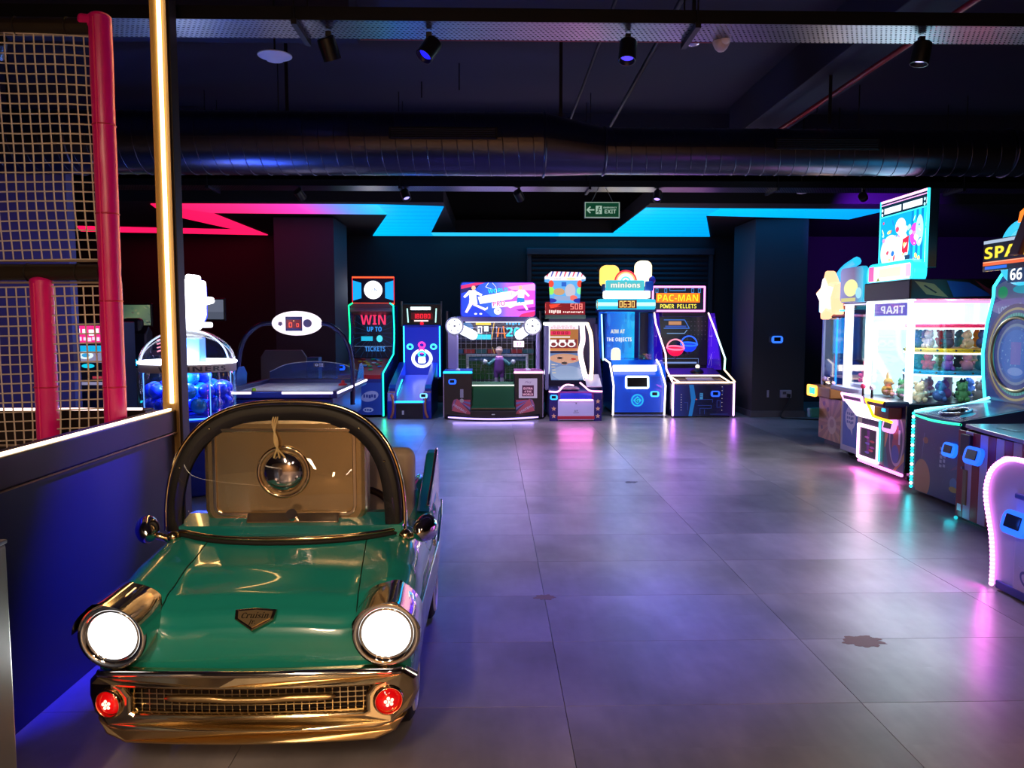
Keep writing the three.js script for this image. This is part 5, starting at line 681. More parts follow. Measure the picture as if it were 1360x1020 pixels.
  const BB = rect(t, 728, 431, 768, 466, 12.6); plate(t, 'backboard_screen', BB, 0.04, SC(bb, 1.0)); for (const x of [-0.36, -0.2, -0.02]) { }
  // curved white light frame each side
  for (const [pts, cc, s] of [[[[727, 430, 12.6], [727, 470, 12.5], [726, 496, 12.0]], 0xe8ecff, 1.6], [[[773, 430, 12.6], [774, 452, 12.5], [771, 470, 12.3], [778, 503, 11.8]], 0xffe4f0, 2.2], [[[780, 430, 12.4], [785, 447, 12.2], [786, 480, 12.0], [785, 503, 11.7]], 0xffdcb0, 2.4]]) add(t, 'side_frame_light', curve(pts.map((p) => L(...p)), s > 2.3 ? 0.03 : 0.04, 40), E(cc, s)); add(t, 'upright', box(0.06, 1.0, 0.5, 0.02), GR, [-0.41, 0.92, -0.7]); const tb = rect(t, 722, 428, 781, 432, 12.4); plate(t, 'top_light_bar', tb, 0.1, E(0xffffff, 2), 0.01);
  add(t, 'back_shell', box(0.78, 1.2, 0.2, 0.02), M(0x2a2650, 0.4), [0.05, 0.95, -1.25]); add(t, 'rear_side', prof([[-0.2, 0.4], [-0.5, 0.8], [-0.9, 1.45], [-1.3, 1.45], [-1.3, 0.1], [-0.2, 0.1]], 0.02), M(0x35306a, 0.35), [0.42, 0, 0]);
  const sd = tex(256, 96, (g, w, h) => { fill(g, '#7a1420', 0, 0, w, h); polyc(g, '#ff4030', [[20, 20], [96, 14], [70, 34], [110, 30], [30, 48]]); dashes(g, '#ffe0d8', 20, 60, 80, 24, 6); seg7(g, '508', 160, 12, 22, 44, '#ff8a80', 6); dashes(g, '#ffd8d0', 112, 70, 136, 12, 11); }); const SD = rect(t, 725, 401, 777, 418, 12.5); plate(t, 'score_screen', SD, 0.2, SC(sd, 1.1)); const gl = rect(t, 724, 418, 778, 423, 12.45); plate(t, 'green_ledge', gl, 0.2, M(0x5a7a70, 0.4));
  const sg = tex(512, 360, (g, w, h) => { fill(g, '#5aa8e8', 0, 80, w, h - 80); fill(g, '#f0ecf8', 0, 0, w, 90); for (let k = 0; k < 9; k++) polyc(g, k % 2 ? '#4a50b0' : '#e04060', [[40 + k * 54, 0], [62 + k * 54, 0], [40 + k * 54 - 8, 60], [20 + k * 54, 60]]); fill(g, '#f4f0fa', 60, 66, 400, 36); dashes(g, '#b0a0c0', 120, 82, 90, 8, 7); ell(g, '#f0e0b0', 330, 84, 60, 16);  ell(g, '#e84a3a', 80, 140, 34, 40); ell(g, '#90f060', 80, 220, 40, 44); ell(g, '#e84a3a', 440, 140, 34, 40); ell(g, '#80f0a0', 440, 220, 40, 40); ell(g, '#c09870', 180, 230, 70, 40); ell(g, '#b8b8c8', 320, 220, 66, 80); fill(g, '#2a60c0', 210, 120, 60, 50); ell(g, '#e86a60', 360, 300, 50, 30); fill(g, '#8aa0c8', 120, 280, 200, 50); ell(g, '#2030a0', 70, 330, 80, 26); ell(g, '#2030a0', 440, 330, 80, 26); });
  const SG = rect(t, 724, 362, 777, 402, 12.5), sh = shape([[-0.23, -0.24], [0.23, -0.24], [0.25, 0.09], [0.32, 0.12], [0.32, 0.16], [0.24, 0.24], [-0.22, 0.25], [-0.32, 0.17], [-0.32, 0.1], [-0.25, 0.08]]); add(t, 'awning_sign', uvfit(ext(sh, 0.05, 0.008)), SC(sg, 1.1), [SG.x, SG.y, SG.z - 0.05]); add(t, 'awning_back', box(0.4, 0.4, 0.06, 0.02), M(0x2a2650, 0.4), [SG.x, SG.y, SG.z - 0.09]);
  area(t, 0xff70d8, 50, 0.5, 0.03, [c.x, 0.315, 0.035]); area(t, 0xfff0f4, 2.2, 0.7, 0.06, [tb.x, tb.y - 0.06, tb.z + 0.02]); area(t, 0xffe0c0, 3, 0.05, 0.8, [0.4, 0.95, -0.3]); area(t, 0xc0b0e0, 1, 0.5, 0.4, [SG.x, SG.y, SG.z + 0.03]);
}
// 5. blue drop-target game with rainbow sign
{
  const t = thing('rainbow_sign_machine', 'blue lever game with rainbow topper sign reading 0630', 'arcade machine', [2.28, 0, -12.15]), D0 = 12.1, BL = M(0x1058e4, 0.3, 0, { clearcoat: 0.5 }), L = loc(t);
  add(t, 'cabinet', prof([[0, 0.06], [0, 0.62], [-0.1, 0.78], [-0.3, 0.86], [-1.2, 0.86], [-1.2, 0.06]], 0.82, 0.006), BL, [0.03, 0, 0]); add(t, 'plinth', box(0.76, 0.06, 1.1), BLACK, [0.03, 0.03, -0.6]); add(t, 'base_tray', box(0.86, 0.014, 0.24, 0.004), M(0x8a88a0, 0.3, 0.6), [0.0, 0.02, 0.1]);
  for (const [pts] of [[[[803, 477, 12.4], [810, 482, 12.2], [815, 512, 12.05], [814, 552, 12.05]]], [[[872, 478, 12.4], [876, 484, 12.2], [884, 512, 12.05], [882, 552, 12.05]]]]) add(t, 'edge_led', run(pts.map((p) => L(...p)), 0.013), E(0xfff0ec, 3));
  const sc = rect(t, 832, 400, 864, 516, D0), s1 = rect(t, 833, 501, 863, 516, 12.02); const scm = add(t, 'screen_light_frame', rring(0.37, 0.2, 0.03, 0.022, 0.014, 0.004), E(0xd8f0ff, 2.4), [s1.x, s1.y, 0.01], [-0.12, 0, 0]); add(scm, 'screen', box(0.32, 0.15, 0.01), M(0x050508, 0.15), [0, 0, 0.004]);
  const lb = rect(t, 814, 485, 872, 493, 12.15); add(t, 'marquee_light', box(lb.w, lb.h, 0.04, 0.01), E(0xfff4f2, 2.6), [lb.x, lb.y, lb.z], [-0.3, 0, 0]); add(t, 'panel_seam', box(0.8, 0.006, 0.006), M(0x3a6ae0, 0.3), [0.03, 0.62, 0.006]);
  const logo = tex(256, 256, (g) => { g.clearRect(0, 0, 256, 256); fill(g, '#1058e4', 0, 0, 256, 256); g.lineWidth = 22; g.strokeStyle = '#22c4ee'; g.beginPath(); g.arc(128, 128, 104, 0, 6.283); g.stroke(); polyc(g, '#22c4ee', [[128, 48], [208, 128], [128, 208], [48, 128]]); txt(g, 'G', 128, 132, 110, '#0a3cb0'); }); const lg = rect(t, 839, 524, 857, 541, 12.04); add(t, 'emblem_light', disc(lg.w / 2, 0.008, 40), SC(logo, 0.9), [lg.x, lg.y, 0.01]); uvfit(t.children[t.children.length - 1].geometry); reader(t, [...L(871, 524, 12.05).slice(0, 2), 0.01], [0, 0, 0], 0x40c0ff, 1.2);
  // clear upper cabinet lit blue
  const bb = tex(256, 320, (g, w, h) => { const q = g.createLinearGradient(0, 0, w, 0); q.addColorStop(0, '#0848d8'); q.addColorStop(0.55, '#1478e8'); q.addColorStop(1, '#10b8f8'); g.fillStyle = q; g.fillRect(0, 0, w, h); for (let k = 0; k < 26; k++) { g.globalAlpha = 0.25; ell(g, k % 2 ? '#7ad8ff' : '#0a30a8', rnd() * w, rnd() * h, 4 + rnd() * 16, 8 + rnd() * 30); } g.globalAlpha = 1; txt(g, 'AIM AT', 136, 166, 30, '#fff6d8'); txt(g, 'THE OBJECTS', 146, 212, 30, '#ffffff'); });
  const U = rect(t, 794, 415, 842, 484, 12.9); add(t, 'upper_shell', box(0.78, 1.0, 0.06, 0.01), M(0x0a2a80, 0.35), [-0.1, 1.35, -1.18]); add(t, 'back_screen', box(0.6, 0.94, 0.02), SC(bb, 0.95), [-0.2, 1.34, -0.9]);
  for (const s of [-1, 1]) { add(t, 'upper_side', prof([[-0.3, 0.86], [-0.35, 1.62], [-1.2, 1.62], [-1.2, 0.86]], 0.02), M(0x1060d0, 0.3), [s < 0 ? -0.46 : 0.3, 0, 0]); } add(t, 'front_pole_led', run([L(799, 418, 12.5), L(801, 478, 12.45)], 0.012), E(0x9ce4ff, 2.2)); add(t, 'mast', box(0.14, 0.78, 0.1, 0.01), M(0x0a1630, 0.4), [0.2, 1.25, -0.62]);
  const cap = lathe([[0.001, 0.2], [0.04, 0.195], [0.075, 0.16], [0.08, 0.1], [0.08, 0]], 24); add(t, 'target_capsule_light', cap, E(0xf4f0c8, 1.3), [L(819, 484, 12.6)[0], 0.86, -0.55]); add(t, 'upper_glass', box(0.74, 0.74, 0.006), GLASS, [-0.08, 1.24, -0.34]);
  // display band; its pale stripe paints the bright middle of a lit tube
  const db = tex(512, 96, (g, w, h) => { fill(g, '#26b4d4', 0, 0, w, h); fill(g, '#b8f8ff', 0, 30, w, 36); fill(g, '#4a0606', 172, 6, 170, 84); seg7(g, '0630', 186, 16, 28, 64, '#ffcf70', 7); }); const DB = rect(t, 795, 397, 871, 411, 12.3); plate(t, 'display_screen', DB, 0.3, SC(db, 1.25), 0.03); const dbs = rect(t, 794, 411, 872, 414, 12.3); plate(t, 'display_sill', dbs, 0.3, M(0x0a2a80, 0.3), 0.004);
  const wl = rect(t, 803, 386, 864, 396, 12.4); plate(t, 'topper_light_base', wl, 0.22, E(0xfff8ec, 1.7), 0.02); const nb = tex(512, 160, (g, w, h) => { fill(g, '#40d0e0', 0, 0, w, h); fill(g, '#58c8d4', 20, 16, w - 40, h - 40); txt(g, 'minions', 256, 76, 104, '#ffffff', { stroke: '#e8c070', lw: 5 }); }); const NB = rect(t, 805, 372, 856, 386, 12.35); plate(t, 'name_sign', NB, 0.12, SC(nb, 0.9), 0.02);
  // rainbow and two plain rounded lobes
  const rb = L(831, 374, 12.45); [[0.17, 0xff2a3a], [0.145, 0xffb070], [0.12, 0xfff4d0], [0.095, 0xf4fff0], [0.07, 0x60e4e8], [0.045, 0xf4e8ff]].forEach(([r, c]) => add(t, 'rainbow_light_band', tor(r, 0.0135, 30, Math.PI), E(c, 1.4), rb));
  for (const [px, py, w, h, c, s] of [[810, 367, 0.28, 0.33, 0xffc860, 1.5], [855, 363, 0.24, 0.38, 0xffecb8, 1.8]]) { const p = L(px, py, 12.55); add(t, 'lobe_light', pill(w, h, 0.085, 0.08, 0.015), E(c, s), [p[0], p[1], p[2] - 0.1]); } { const p = L(806, 353, 12.6); add(t, 'dark_plume', join([mv(sph(0.06, 12, 8), 0, 0, 0), mv(sph(0.05, 12, 8), -0.08, -0.04, 0), mv(sph(0.05, 12, 8), 0.07, -0.02, 0)]), M(0x2a2630, 0.8), [p[0], p[1], p[2] - 0.24]); const q = L(865, 372, 12.6); add(t, 'violet_lobe', sph(0.07, 14, 10), M(0x6a3ab0, 0.5), q); const b = L(862, 380, 12.55); add(t, 'blue_lobe', box(0.14, 0.16, 0.08, 0.03), M(0x1a5ac8, 0.4), b); const a = L(803, 382, 12.55); add(t, 'blue_lobe', box(0.1, 0.12, 0.08, 0.03), M(0x2a4a90, 0.4), a); }
  area(t, 0xffe4d8, 14, 0.03, 0.5, [0.44, 0.36, 0.03]); area(t, 0xffe4d8, 14, 0.03, 0.5, [-0.38, 0.36, 0.03]); area(t, 0xfff4e8, 3, 0.7, 0.3, [wl.x, wl.y + 0.15, wl.z + 0.05]); area(t, 0x1898ff, 2.5, 0.5, 0.7, [-0.2, 1.3, -0.86]); area(t, 0xfff4f0, 3, lb.w, lb.h, [lb.x, lb.y, lb.z + 0.04]);
}
// 6. maze-pattern game in purple neon
{
  const t = thing('maze_game_machine', 'purple neon game with yellow lettering sign and maze-pattern front', 'arcade machine', [3.25, 0, -11.85]), D0 = 11.85, L = loc(t);
  const mz = tex(512, 320, (g, w, h) => { const q = g.createLinearGradient(0, 0, w, 0); q.addColorStop(0, '#0c2a9a'); q.addColorStop(0.25, '#0a1c60'); q.addColorStop(0.6, '#080c30'); q.addColorStop(1, '#2a1060'); g.fillStyle = q; g.fillRect(0, 0, w, h); polyc(g, '#1880e0', [[130, 0], [170, 0], [190, 130], [160, 320], [128, 320], [150, 160]]); g.lineWidth = 3; for (const p of [[[190, 150], [340, 150], [340, 180]], [[210, 210], [330, 210], [330, 240], [230, 240], [230, 300]], [[270, 300], [270, 250]], [[380, 160], [410, 160], [410, 230], [380, 230], [380, 160]], [[430, 20], [430, 90]], [[90, 180], [120, 180], [120, 260]], [[320, 300], [480, 300]]]) line(g, '#3a56c8', 3, p); for (let k = 0; k < 7; k++) { ell(g, '#e8e0e0', 62, 100 + k * 26, 4, 4); ell(g, '#e8e0e0', 424, 20 + k * 40, 4, 4); } fill(g, '#4aa0e8', 226, 84, 28, 64); dashes(g, '#12307a', 230, 92, 20, 10, 2); dashes(g, '#12307a', 230, 112, 20, 10, 2); ell(g, '#d86a6a', 196, 148, 8, 6); });
  const FR = rect(t, 894, 510, 974, 554, D0); add(t, 'cabinet', box(FR.w - 0.02, FR.h - 0.02, 1.0, 0.01), M(0x0a0a28, 0.35), [FR.x, FR.y, -0.53]); add(t, 'front_panel', box(FR.w - 0.05, FR.h - 0.03, 0.01), SC(mz, 0.5), [FR.x, FR.y, -0.02]); add(t, 'plinth', box(FR.w - 0.1, 0.03, 0.9), BLACK, [FR.x, 0.015, -0.5]); reader(t, [...L(950, 523, D0).slice(0, 2), 0], [0, 0, 0], 0x2050f0, 1.2);
  const x0 = FR.x - FR.w / 2, x1 = FR.x + FR.w / 2, yt = L(900, 508, D0)[1], yb = 0.04, zb = -0.75, yk = L(893, 492, 12.4)[1];
  for (const x of [x0, x1]) add(t, 'corner_neon', run([[x, yb, 0], [x, yt - 0.02, 0]], 0.016), E(0xf0b4ff, 2.6)); add(t, 'deck_neon', run([[x0, yt, 0.005], [x1, yt, 0.005]], 0.013), E(0xffdcb8, 2.4)); const yd = L(900, 499, 12.3)[1];
  add(t, 'pocket_neon', run([[x0 + 0.1, yt + 0.01, -0.06], [x0 + 0.03, yd, -0.46], [x1 - 0.09, yd, -0.46], [x1 - 0.06, yt + 0.01, -0.06]], 0.012), E(0xffe0c8, 2.2)); add(t, 'pocket', prof([[-0.05, yt - 0.03], [-0.45, yd - 0.04], [-0.45, yd - 0.1], [-0.05, yt - 0.1]], FR.w - 0.16), M(0x6a4a34, 0.5), [FR.x, 0, 0]); add(t, 'pocket_glow_panel', box(0.42, 0.012, 0.16), M(0xb89c94, 0.4), [FR.x + 0.03, yd - 0.05, -0.34], [0.2, 0, 0]);
  add(t, 'deck', prof([[-0.46, yd + 0.005], [-1.0, yd + 0.09], [-1.0, yd - 0.05], [-0.46, yd - 0.04]], FR.w - 0.1), M(0x3a2a38, 0.35), [FR.x, 0, 0]); const kn = L(927, 492, 12.5); add(t, 'launcher', lathe([[0.001, 0.06], [0.06, 0.055], [0.1, 0.02], [0.11, 0]], 24), M(0x16121c, 0.4), [kn[0], yd + 0.05, -0.72]); add(t, 'launcher_ball_light', sph(0.036, 16, 12), E(0xfff0e0, 1.2), [kn[0] + 0.01, yd + 0.13, -0.72]);
  // side neon frames and translucent purple sides
  const lp = [[869, 416, 12.9], [871, 430, 12.85], [884, 470, 12.6], [885, 490, 12.5], [893, 507, 11.95]].map((p) => L(...p)), rp = [[941, 416, 12.9], [951, 442, 12.7], [963, 476, 12.5], [962, 491, 12.45], [976, 507, 11.95]].map((p) => L(...p));
  add(t, 'side_neon', run(lp, 0.014), E(0xffd0e8, 2.6)); add(t, 'side_neon', run(rp.slice(0, 2), 0.014), E(0xffc0d8, 2.4)); add(t, 'side_neon', run(rp.slice(1, 3), 0.014), E(0xc8f0ff, 2.4)); add(t, 'side_neon', run(rp.slice(2, 4), 0.014), E(0xb8ffe0, 2.4)); add(t, 'side_neon', run(rp.slice(3), 0.013), E(0xffd8b0, 2));
  const pur = tex(256, 320, (g, w, h) => { const q = g.createLinearGradient(0, 0, w, h); q.addColorStop(0, '#4a10c0'); q.addColorStop(0.6, '#2a0cd0'); q.addColorStop(1, '#4418b0'); g.fillStyle = q; g.fillRect(0, 0, w, h); for (let k = 0; k < 30; k++) ell(g, '#8a5ae8', rnd() * w, rnd() * h, 3, 3); line(g, '#b48af8', 4, [[60, 60], [100, 130], [40, 130], [60, 60]]); line(g, '#b48af8', 4, [[80, 120], [80, 190]]); line(g, '#c8a0ff', 4, [[40, 300], [90, 230], [90, 300]]); });
  for (const [pp, s] of [[lp, -1], [rp, 1]]) { const poly = [[-1.12, yd + 0.06], [pp[3][2], pp[3][1]], [pp[2][2], pp[2][1]], [pp[1][2], pp[1][1]], [pp[0][2], pp[0][1]], [-1.4, pp[0][1]], [-1.4, yd + 0.06]]; add(t, 'side_light_panel', uvfit(prof(poly, 0.02), 'z', 'y'), SC(pur, 0.6), [s < 0 ? (lp[1][0] + lp[3][0]) / 2 + 0.0 : (rp[1][0] + rp[3][0]) / 2 - 0.02, 0, 0]); }
  const bk = tex(320, 320, (g, w, h) => { fill(g, '#0a0714', 0, 0, w, h); for (let i = 0; i < 6; i++) for (let j = 0; j < 5; j++) ell(g, '#4a3a50', 190 + i * 22, 60 + j * 26, 3, 3); line(g, '#3a78e8', 5, [[40, 50], [170, 50], [200, 100], [40, 100]]); fill(g, '#c88a60', 70, 58, 80, 22); fill(g, '#2848b0', 50, 84, 130, 10); line(g, '#8ab8f8', 4, [[60, 130], [170, 130], [186, 110]]); fill(g, '#7a94d8', 40, 300, 210, 10); line(g, '#6a8ad0', 3, [[20, 280], [260, 280], [260, 310]]); });
  add(t, 'back_screen', box(0.88, 0.92, 0.02), SC(bk, 0.85), [FR.x, 1.2, -1.38]); add(t, 'back_shell', box(0.92, 1.4, 0.05, 0.01), M(0x120a24, 0.4), [FR.x, 0.9, -1.42]);
  for (const [px, py, d, r, c] of [[897, 462, 12.75, 0.14, 0xff1450], [915, 457, 13.05, 0.135, 0x1440ff]]) { const p = L(px, py, d), b = add(t, 'target_bowl_light', new THREE.SphereGeometry(r, 28, 12, 0, Math.PI * 2, Math.PI / 2, Math.PI / 2).rotateX(0.2), E(c, 0.95), p); b.material.side = THREE.DoubleSide; add(b, 'rim_light', tor(r, 0.014, 40).rotateX(Math.PI / 2 + 0.2), E(c === 0xff1450 ? 0xff6a90 : 0x2060ff, 1.5)); add(b, 'hoop_light', tor(r, 0.012, 30, Math.PI), E(c === 0xff1450 ? 0xff90a8 : 0x2a60f0, 1.3)); add(b, 'cone_tip', cyl(0.05, 0.01, 0.06, 16), M(0x6a5a70, 0.4), [0, -r - 0.01, 0]); }
  const sg = tex(768, 256, (g, w, h) => { fill(g, '#0a0e22', 0, 0, w, h); for (const x of [60, 190, 590, 690]) { g.strokeStyle = '#3a78b8'; g.lineWidth = 8; g.strokeRect(x - 16, 20, 32, 40); } g.strokeRect(250, -20, 230, 60); fill(g, '#ff7a18', 50, 66, 650, 100); txt(g, 'PAC-MAN', 372, 118, 100, '#ffd820', { stroke: '#b85a00', lw: 6, sx: 1.38 }); txt(g, 'POWER PELLETS', 380, 206, 56, '#fff04a', { font: 'monospace', sx: 1.25 }); });
  const SG = rect(t, 867, 381, 935, 413, 12.7); add(t, 'name_sign', box(SG.w, SG.h, 0.03), SC(sg, 1.2), [SG.x, SG.y, SG.z]); add(t, 'sign_neon_frame', run([[SG.x - SG.w / 2, SG.y - SG.h / 2, SG.z + 0.02], [SG.x + SG.w / 2, SG.y - SG.h / 2, SG.z + 0.02], [SG.x + SG.w / 2, SG.y + SG.h / 2, SG.z + 0.02], [SG.x - SG.w / 2, SG.y + SG.h / 2, SG.z + 0.02]], 0.015, true), E(0xff8cf0, 2.4)); add(t, 'sign_case', box(SG.w + 0.04, SG.h + 0.04, 0.2, 0.02), M(0x1a0c30, 0.4), [SG.x, SG.y, SG.z - 0.12]); add(t, 'neck', box(0.7, 0.08, 0.2), M(0x140c24, 0.4), [SG.x + 0.1, SG.y - SG.h / 2 - 0.05, SG.z - 0.12]);
  area(t, 0xc060ff, 16, 0.03, 0.5, [x0, 0.3, 0.02]); area(t, 0xc060ff, 16, 0.03, 0.5, [x1, 0.3, 0.02]); area(t, 0xffd8b0, 4, FR.w, 0.03, [FR.x, yt, 0.02]); area(t, 0xffb0f0, 1, SG.w, SG.h, [SG.x, SG.y, SG.z + 0.05]); area(t, 0x6020ff, 1.6, 0.9, 0.7, [FR.x, 1.2, -1.3]);
}

// ---------------------------------------------------------------- machines along the right side (fronts face the aisle)
function atX(px, py, X) { const r = FW.clone().addScaledVector(RT, (px - 680) / F).addScaledVector(UPV, -(py - 510) / F); return EYE.clone().addScaledVector(r, X / r.x); }
const locX = (t) => (px, py, X = t.position.x) => { const p = atX(px, py, X); return [p.z - t.position.z, p.y, -(p.x - t.position.x)]; };
const TURN = -Math.PI / 2;
// plush toys
const plushMats = [0xe8d8b0, 0x5a8ae0, 0xd84a6a, 0x6ac080, 0xe8e0ea, 0x9a6ad0, 0xe0b040, 0x4a4a60, 0xd89ab8, 0x48b8d0].map((c) => M(c, 0.85));
const plushGeos = [0, 1, 2].map((k) => {
  const s = [mv(sph(0.055, 12, 8), 0, 0.055, 0), mv(sph(0.045, 12, 8), 0, 0.135, 0.008), mv(sph(0.022, 8, 6), -0.05, 0.08, 0.02), mv(sph(0.022, 8, 6), 0.05, 0.08, 0.02), mv(sph(0.024, 8, 6), -0.03, 0.022, 0.045), mv(sph(0.024, 8, 6), 0.03, 0.022, 0.045), mv(sph(0.014, 8, 6), 0, 0.128, 0.05)];
  for (const q of [-1, 1]) s.push(k === 0 ? mv(sph(0.018, 8, 6), q * 0.036, 0.172, 0) : k === 1 ? mv(rot(cyl(0.006, 0.014, 0.07, 8), 0, 0, -q * 0.25), q * 0.022, 0.2, 0) : mv(cyl(0.001, 0.02, 0.04, 8), q * 0.028, 0.182, 0));
  return join(s);
});
let plushN = 0;
const plushHue = ['cream', 'blue', 'crimson', 'green', 'pale lilac', 'purple', 'mustard', 'dark grey', 'pink', 'turquoise'], plushEar = ['round-eared', 'long-eared', 'pointed-eared'];
function plush(x, y, z, label, group, s = 1, turn = 0) { const k = plushN++; label = plushHue[(k * 7 + Math.floor(k / 10)) % 10] + ' ' + plushEar[k % 3] + ' ' + label; const o = add(scene, 'plush_toy', plushGeos[k % 3], plushMats[(k * 7 + Math.floor(k / 10)) % 10], [x, y, z], [0, turn + (rnd() - 0.5), 0]); o.scale.setScalar(s); tag(o, label, 'plush toy', group); return o; }
const caster = (t, x, z) => { const c = add(t, 'caster', cyl(0.032, 0.032, 0.03, 16).rotateZ(Math.PI / 2), RUBBER, [x, 0.032, z]); add(c, 'caster_fork', box(0.045, 0.05, 0.04, 0.006), STEEL, [0, 0.032, 0]); };
const ledFrame = (t, name, w, h, r, th, c, s, p, turn = 0) => add(t, name, rring(w, h, r, th, 0.016, 0.003), E(c, s), p, [0, turn, 0]);

// A. prize tower claw with tall billboard
{
  const X = 3.73, Zc = -7.3, W = 0.84, Dp = 1.15, t = thing('prize_tower_machine', 'large prize tower machine with tall cyan billboard and coloured toy shelves', 'claw machine', [X, 0, Zc], TURN), q = locX(t);
  const wild = tex(512, 512, (g, w, h) => { fill(g, '#16101e', 0, 0, w, h); const cs = ['#b8406a', '#c8a048', '#2a5ab8', '#a83848', '#d0b060', '#3a2a50', '#c05070']; for (let k = 0; k < 18; k++) { const x = rnd() * w, y = rnd() * h, a = -0.8 + rnd() * 0.5, L = 120 + rnd() * 160, b = 16 + rnd() * 40; polyc(g, cs[k % 7], [[x, y], [x + Math.cos(a) * L, y - Math.sin(a) * L * 0.9], [x + Math.cos(a) * L + b, y - Math.sin(a) * L * 0.8 + b], [x + b * 1.6, y + b * 2]]); } });
  add(t, 'lower_cabinet', box(W - 0.01, 0.64, Dp, 0.012), M(0x1c1430, 0.35), [0, 0.41, -Dp / 2]); for (const [x, z] of [[-0.34, -0.1], [0.34, -0.1], [-0.34, -1.05], [0.34, -1.05]]) caster(t, x, z);
  add(t, 'side_art', box(0.01, 0.62, Dp - 0.02), PR(wild, 0.3), [W / 2, 0.41, -Dp / 2]);
  // slanted lower side board
  add(t, 'bottom_led', run([[-W / 2 + 0.02, 0.075, 0.02], [W / 2, 0.075, 0.02]], 0.016), E(0xff7ae0, 3));
  // chute door with light frame on the far half of the front
  const a = q(1143, 566), b = q(1166, 612); ledFrame(t, 'door_led_frame', b[0] - a[0] + 0.05, a[1] - b[1] + 0.06, 0.012, 0.026, 0xffc8f4, 3, [(a[0] + b[0]) / 2, (a[1] + b[1]) / 2, 0.004]); add(t, 'chute_door', box(b[0] - a[0], a[1] - b[1], 0.01), PR(tex(96, 192, (g) => { fill(g, '#2a0a38', 0, 0, 96, 192); fill(g, '#8a2a9a', 40, 10, 14, 150); for (let k = 0; k < 6; k++) ell(g, ['#d870d0', '#e05068', '#8a70e0'][k % 3], 30 + rnd() * 40, 60 + k * 20, 12, 8); }), 0.2), [(a[0] + b[0]) / 2, (a[1] + b[1]) / 2, 0.004]);
  add(t, 'cyan_edge_led', box(0.026, 0.52, 0.012, 0.004), E(0x38e8e8, 2.4), [b[0] + 0.035, 0.38, 0.012]);
  add(t, 'chute_light', prof([[0.0, 0.52], [0.03, 0.52], [0.16, 0.68], [0.16, 0.72], [0, 0.72]], b[0] - a[0] + 0.06, 0.004), E(0xffeef8, 2.2), [(a[0] + b[0]) / 2, 0, 0]);
  const em = tex(256, 320, (g, w, h) => { fill(g, '#14607a', 0, 0, w, h); polyc(g, '#c89058', [[0, 0], [120, 0], [10, 220], [0, 220]]); polyc(g, '#32265a', [[120, 0], [256, 0], [256, 320], [60, 320], [20, 220]]); polyc(g, '#a87838', [[256, 220], [256, 260], [150, 320], [120, 320]]); ell(g, '#a8a0b8', 150, 170, 92, 128); ell(g, '#1c2458', 150, 170, 78, 112); ell(g, '#903848', 150, 200, 50, 60); ell(g, '#2848b0', 140, 240, 48, 44); ell(g, '#a85038', 140, 130, 40, 40); fill(g, '#d8d8e8', 176, 120, 22, 70); fill(g, '#c8c4d8', 130, 70, 40, 30); });
  add(t, 'front_art', box(W / 2 - 0.06, 0.62, 0.012, 0.003), PR(em, 0.3), [W / 4 + 0.05, 0.4, 0.006]); reader(t, [...q(1187, 565).slice(0, 2), 0.03], [-0.2, 0, 0], 0xf090ff, 1.9);
  // control deck
  add(t, 'control_deck', box(W + 0.02, 0.06, 0.24, 0.02), M(0x3a1c4a, 0.3), [0, 0.72, 0.09]); add(t, 'deck_led', run([[-W / 2, 0.75, 0.21], [0.02, 0.75, 0.22], [0.05, 0.69, 0.22], [-W / 2 + 0.04, 0.69, 0.2]], 0.013, true), E(0xffa0f0, 3)); add(t, 'yellow_led', run([[0.1, 0.74, 0.215], [0.4, 0.74, 0.21], [0.4, 0.735, 0.1]], 0.014), E(0xffb818, 2.6)); add(t, 'yellow_led', run([[0.1, 0.74, 0.215], [0.1, 0.58, 0.14], [0.4, 0.56, 0.12]], 0.014), E(0xffb818, 2.6)); add(t, 'bill_box', box(0.28, 0.14, 0.12, 0.01), M(0x7a2a2a, 0.4), [0.25, 0.65, 0.08]); add(t, 'bill_slot_light', box(0.06, 0.03, 0.01, 0.003), E(0x28b8f8, 1.6), [0.3, 0.66, 0.146]);
  for (const [x, c] of [[-0.2, 0xe83868], [-0.02, 0xf0e0f0]]) { const j = add(t, 'joystick', cyl(0.01, 0.012, 0.08, 10), BLACK, [x, 0.79, 0.1]); add(j, 'joystick_ball', sph(0.026, 14, 10), M(c, 0.3), [0, 0.05, 0]); }
  // upper case: posts, glass, lit back panels, header
  for (const [x, z, s] of [[-W / 2 + 0.03, -0.03, 2.2], [W / 2 - 0.03, -0.03, 3], [W / 2 - 0.03, -Dp + 0.03, 1.5], [-W / 2 + 0.03, -Dp + 0.03, 1.5]]) add(t, 'corner_light_post', box(0.055, 0.94, 0.055, 0.012), E(0xe0f4ff, s), [x, 1.2, z]);
  add(t, 'front_glass', box(W - 0.12, 0.92, 0.008), GLASS, [0, 1.2, -0.03]); add(t, 'side_glass', box(0.008, 0.92, Dp - 0.12), GLASS, [W / 2 - 0.02, 1.2, -Dp / 2]); add(t, 'far_side_light_panel', box(0.02, 0.92, Dp - 0.1), E(0xb8f4ff, 1.5), [-W / 2 + 0.012, 1.2, -Dp / 2]); add(t, 'back_light_panel', box(W - 0.08, 0.92, 0.02), E(0xc8eeff, 1.1), [0, 1.2, -Dp + 0.012]);
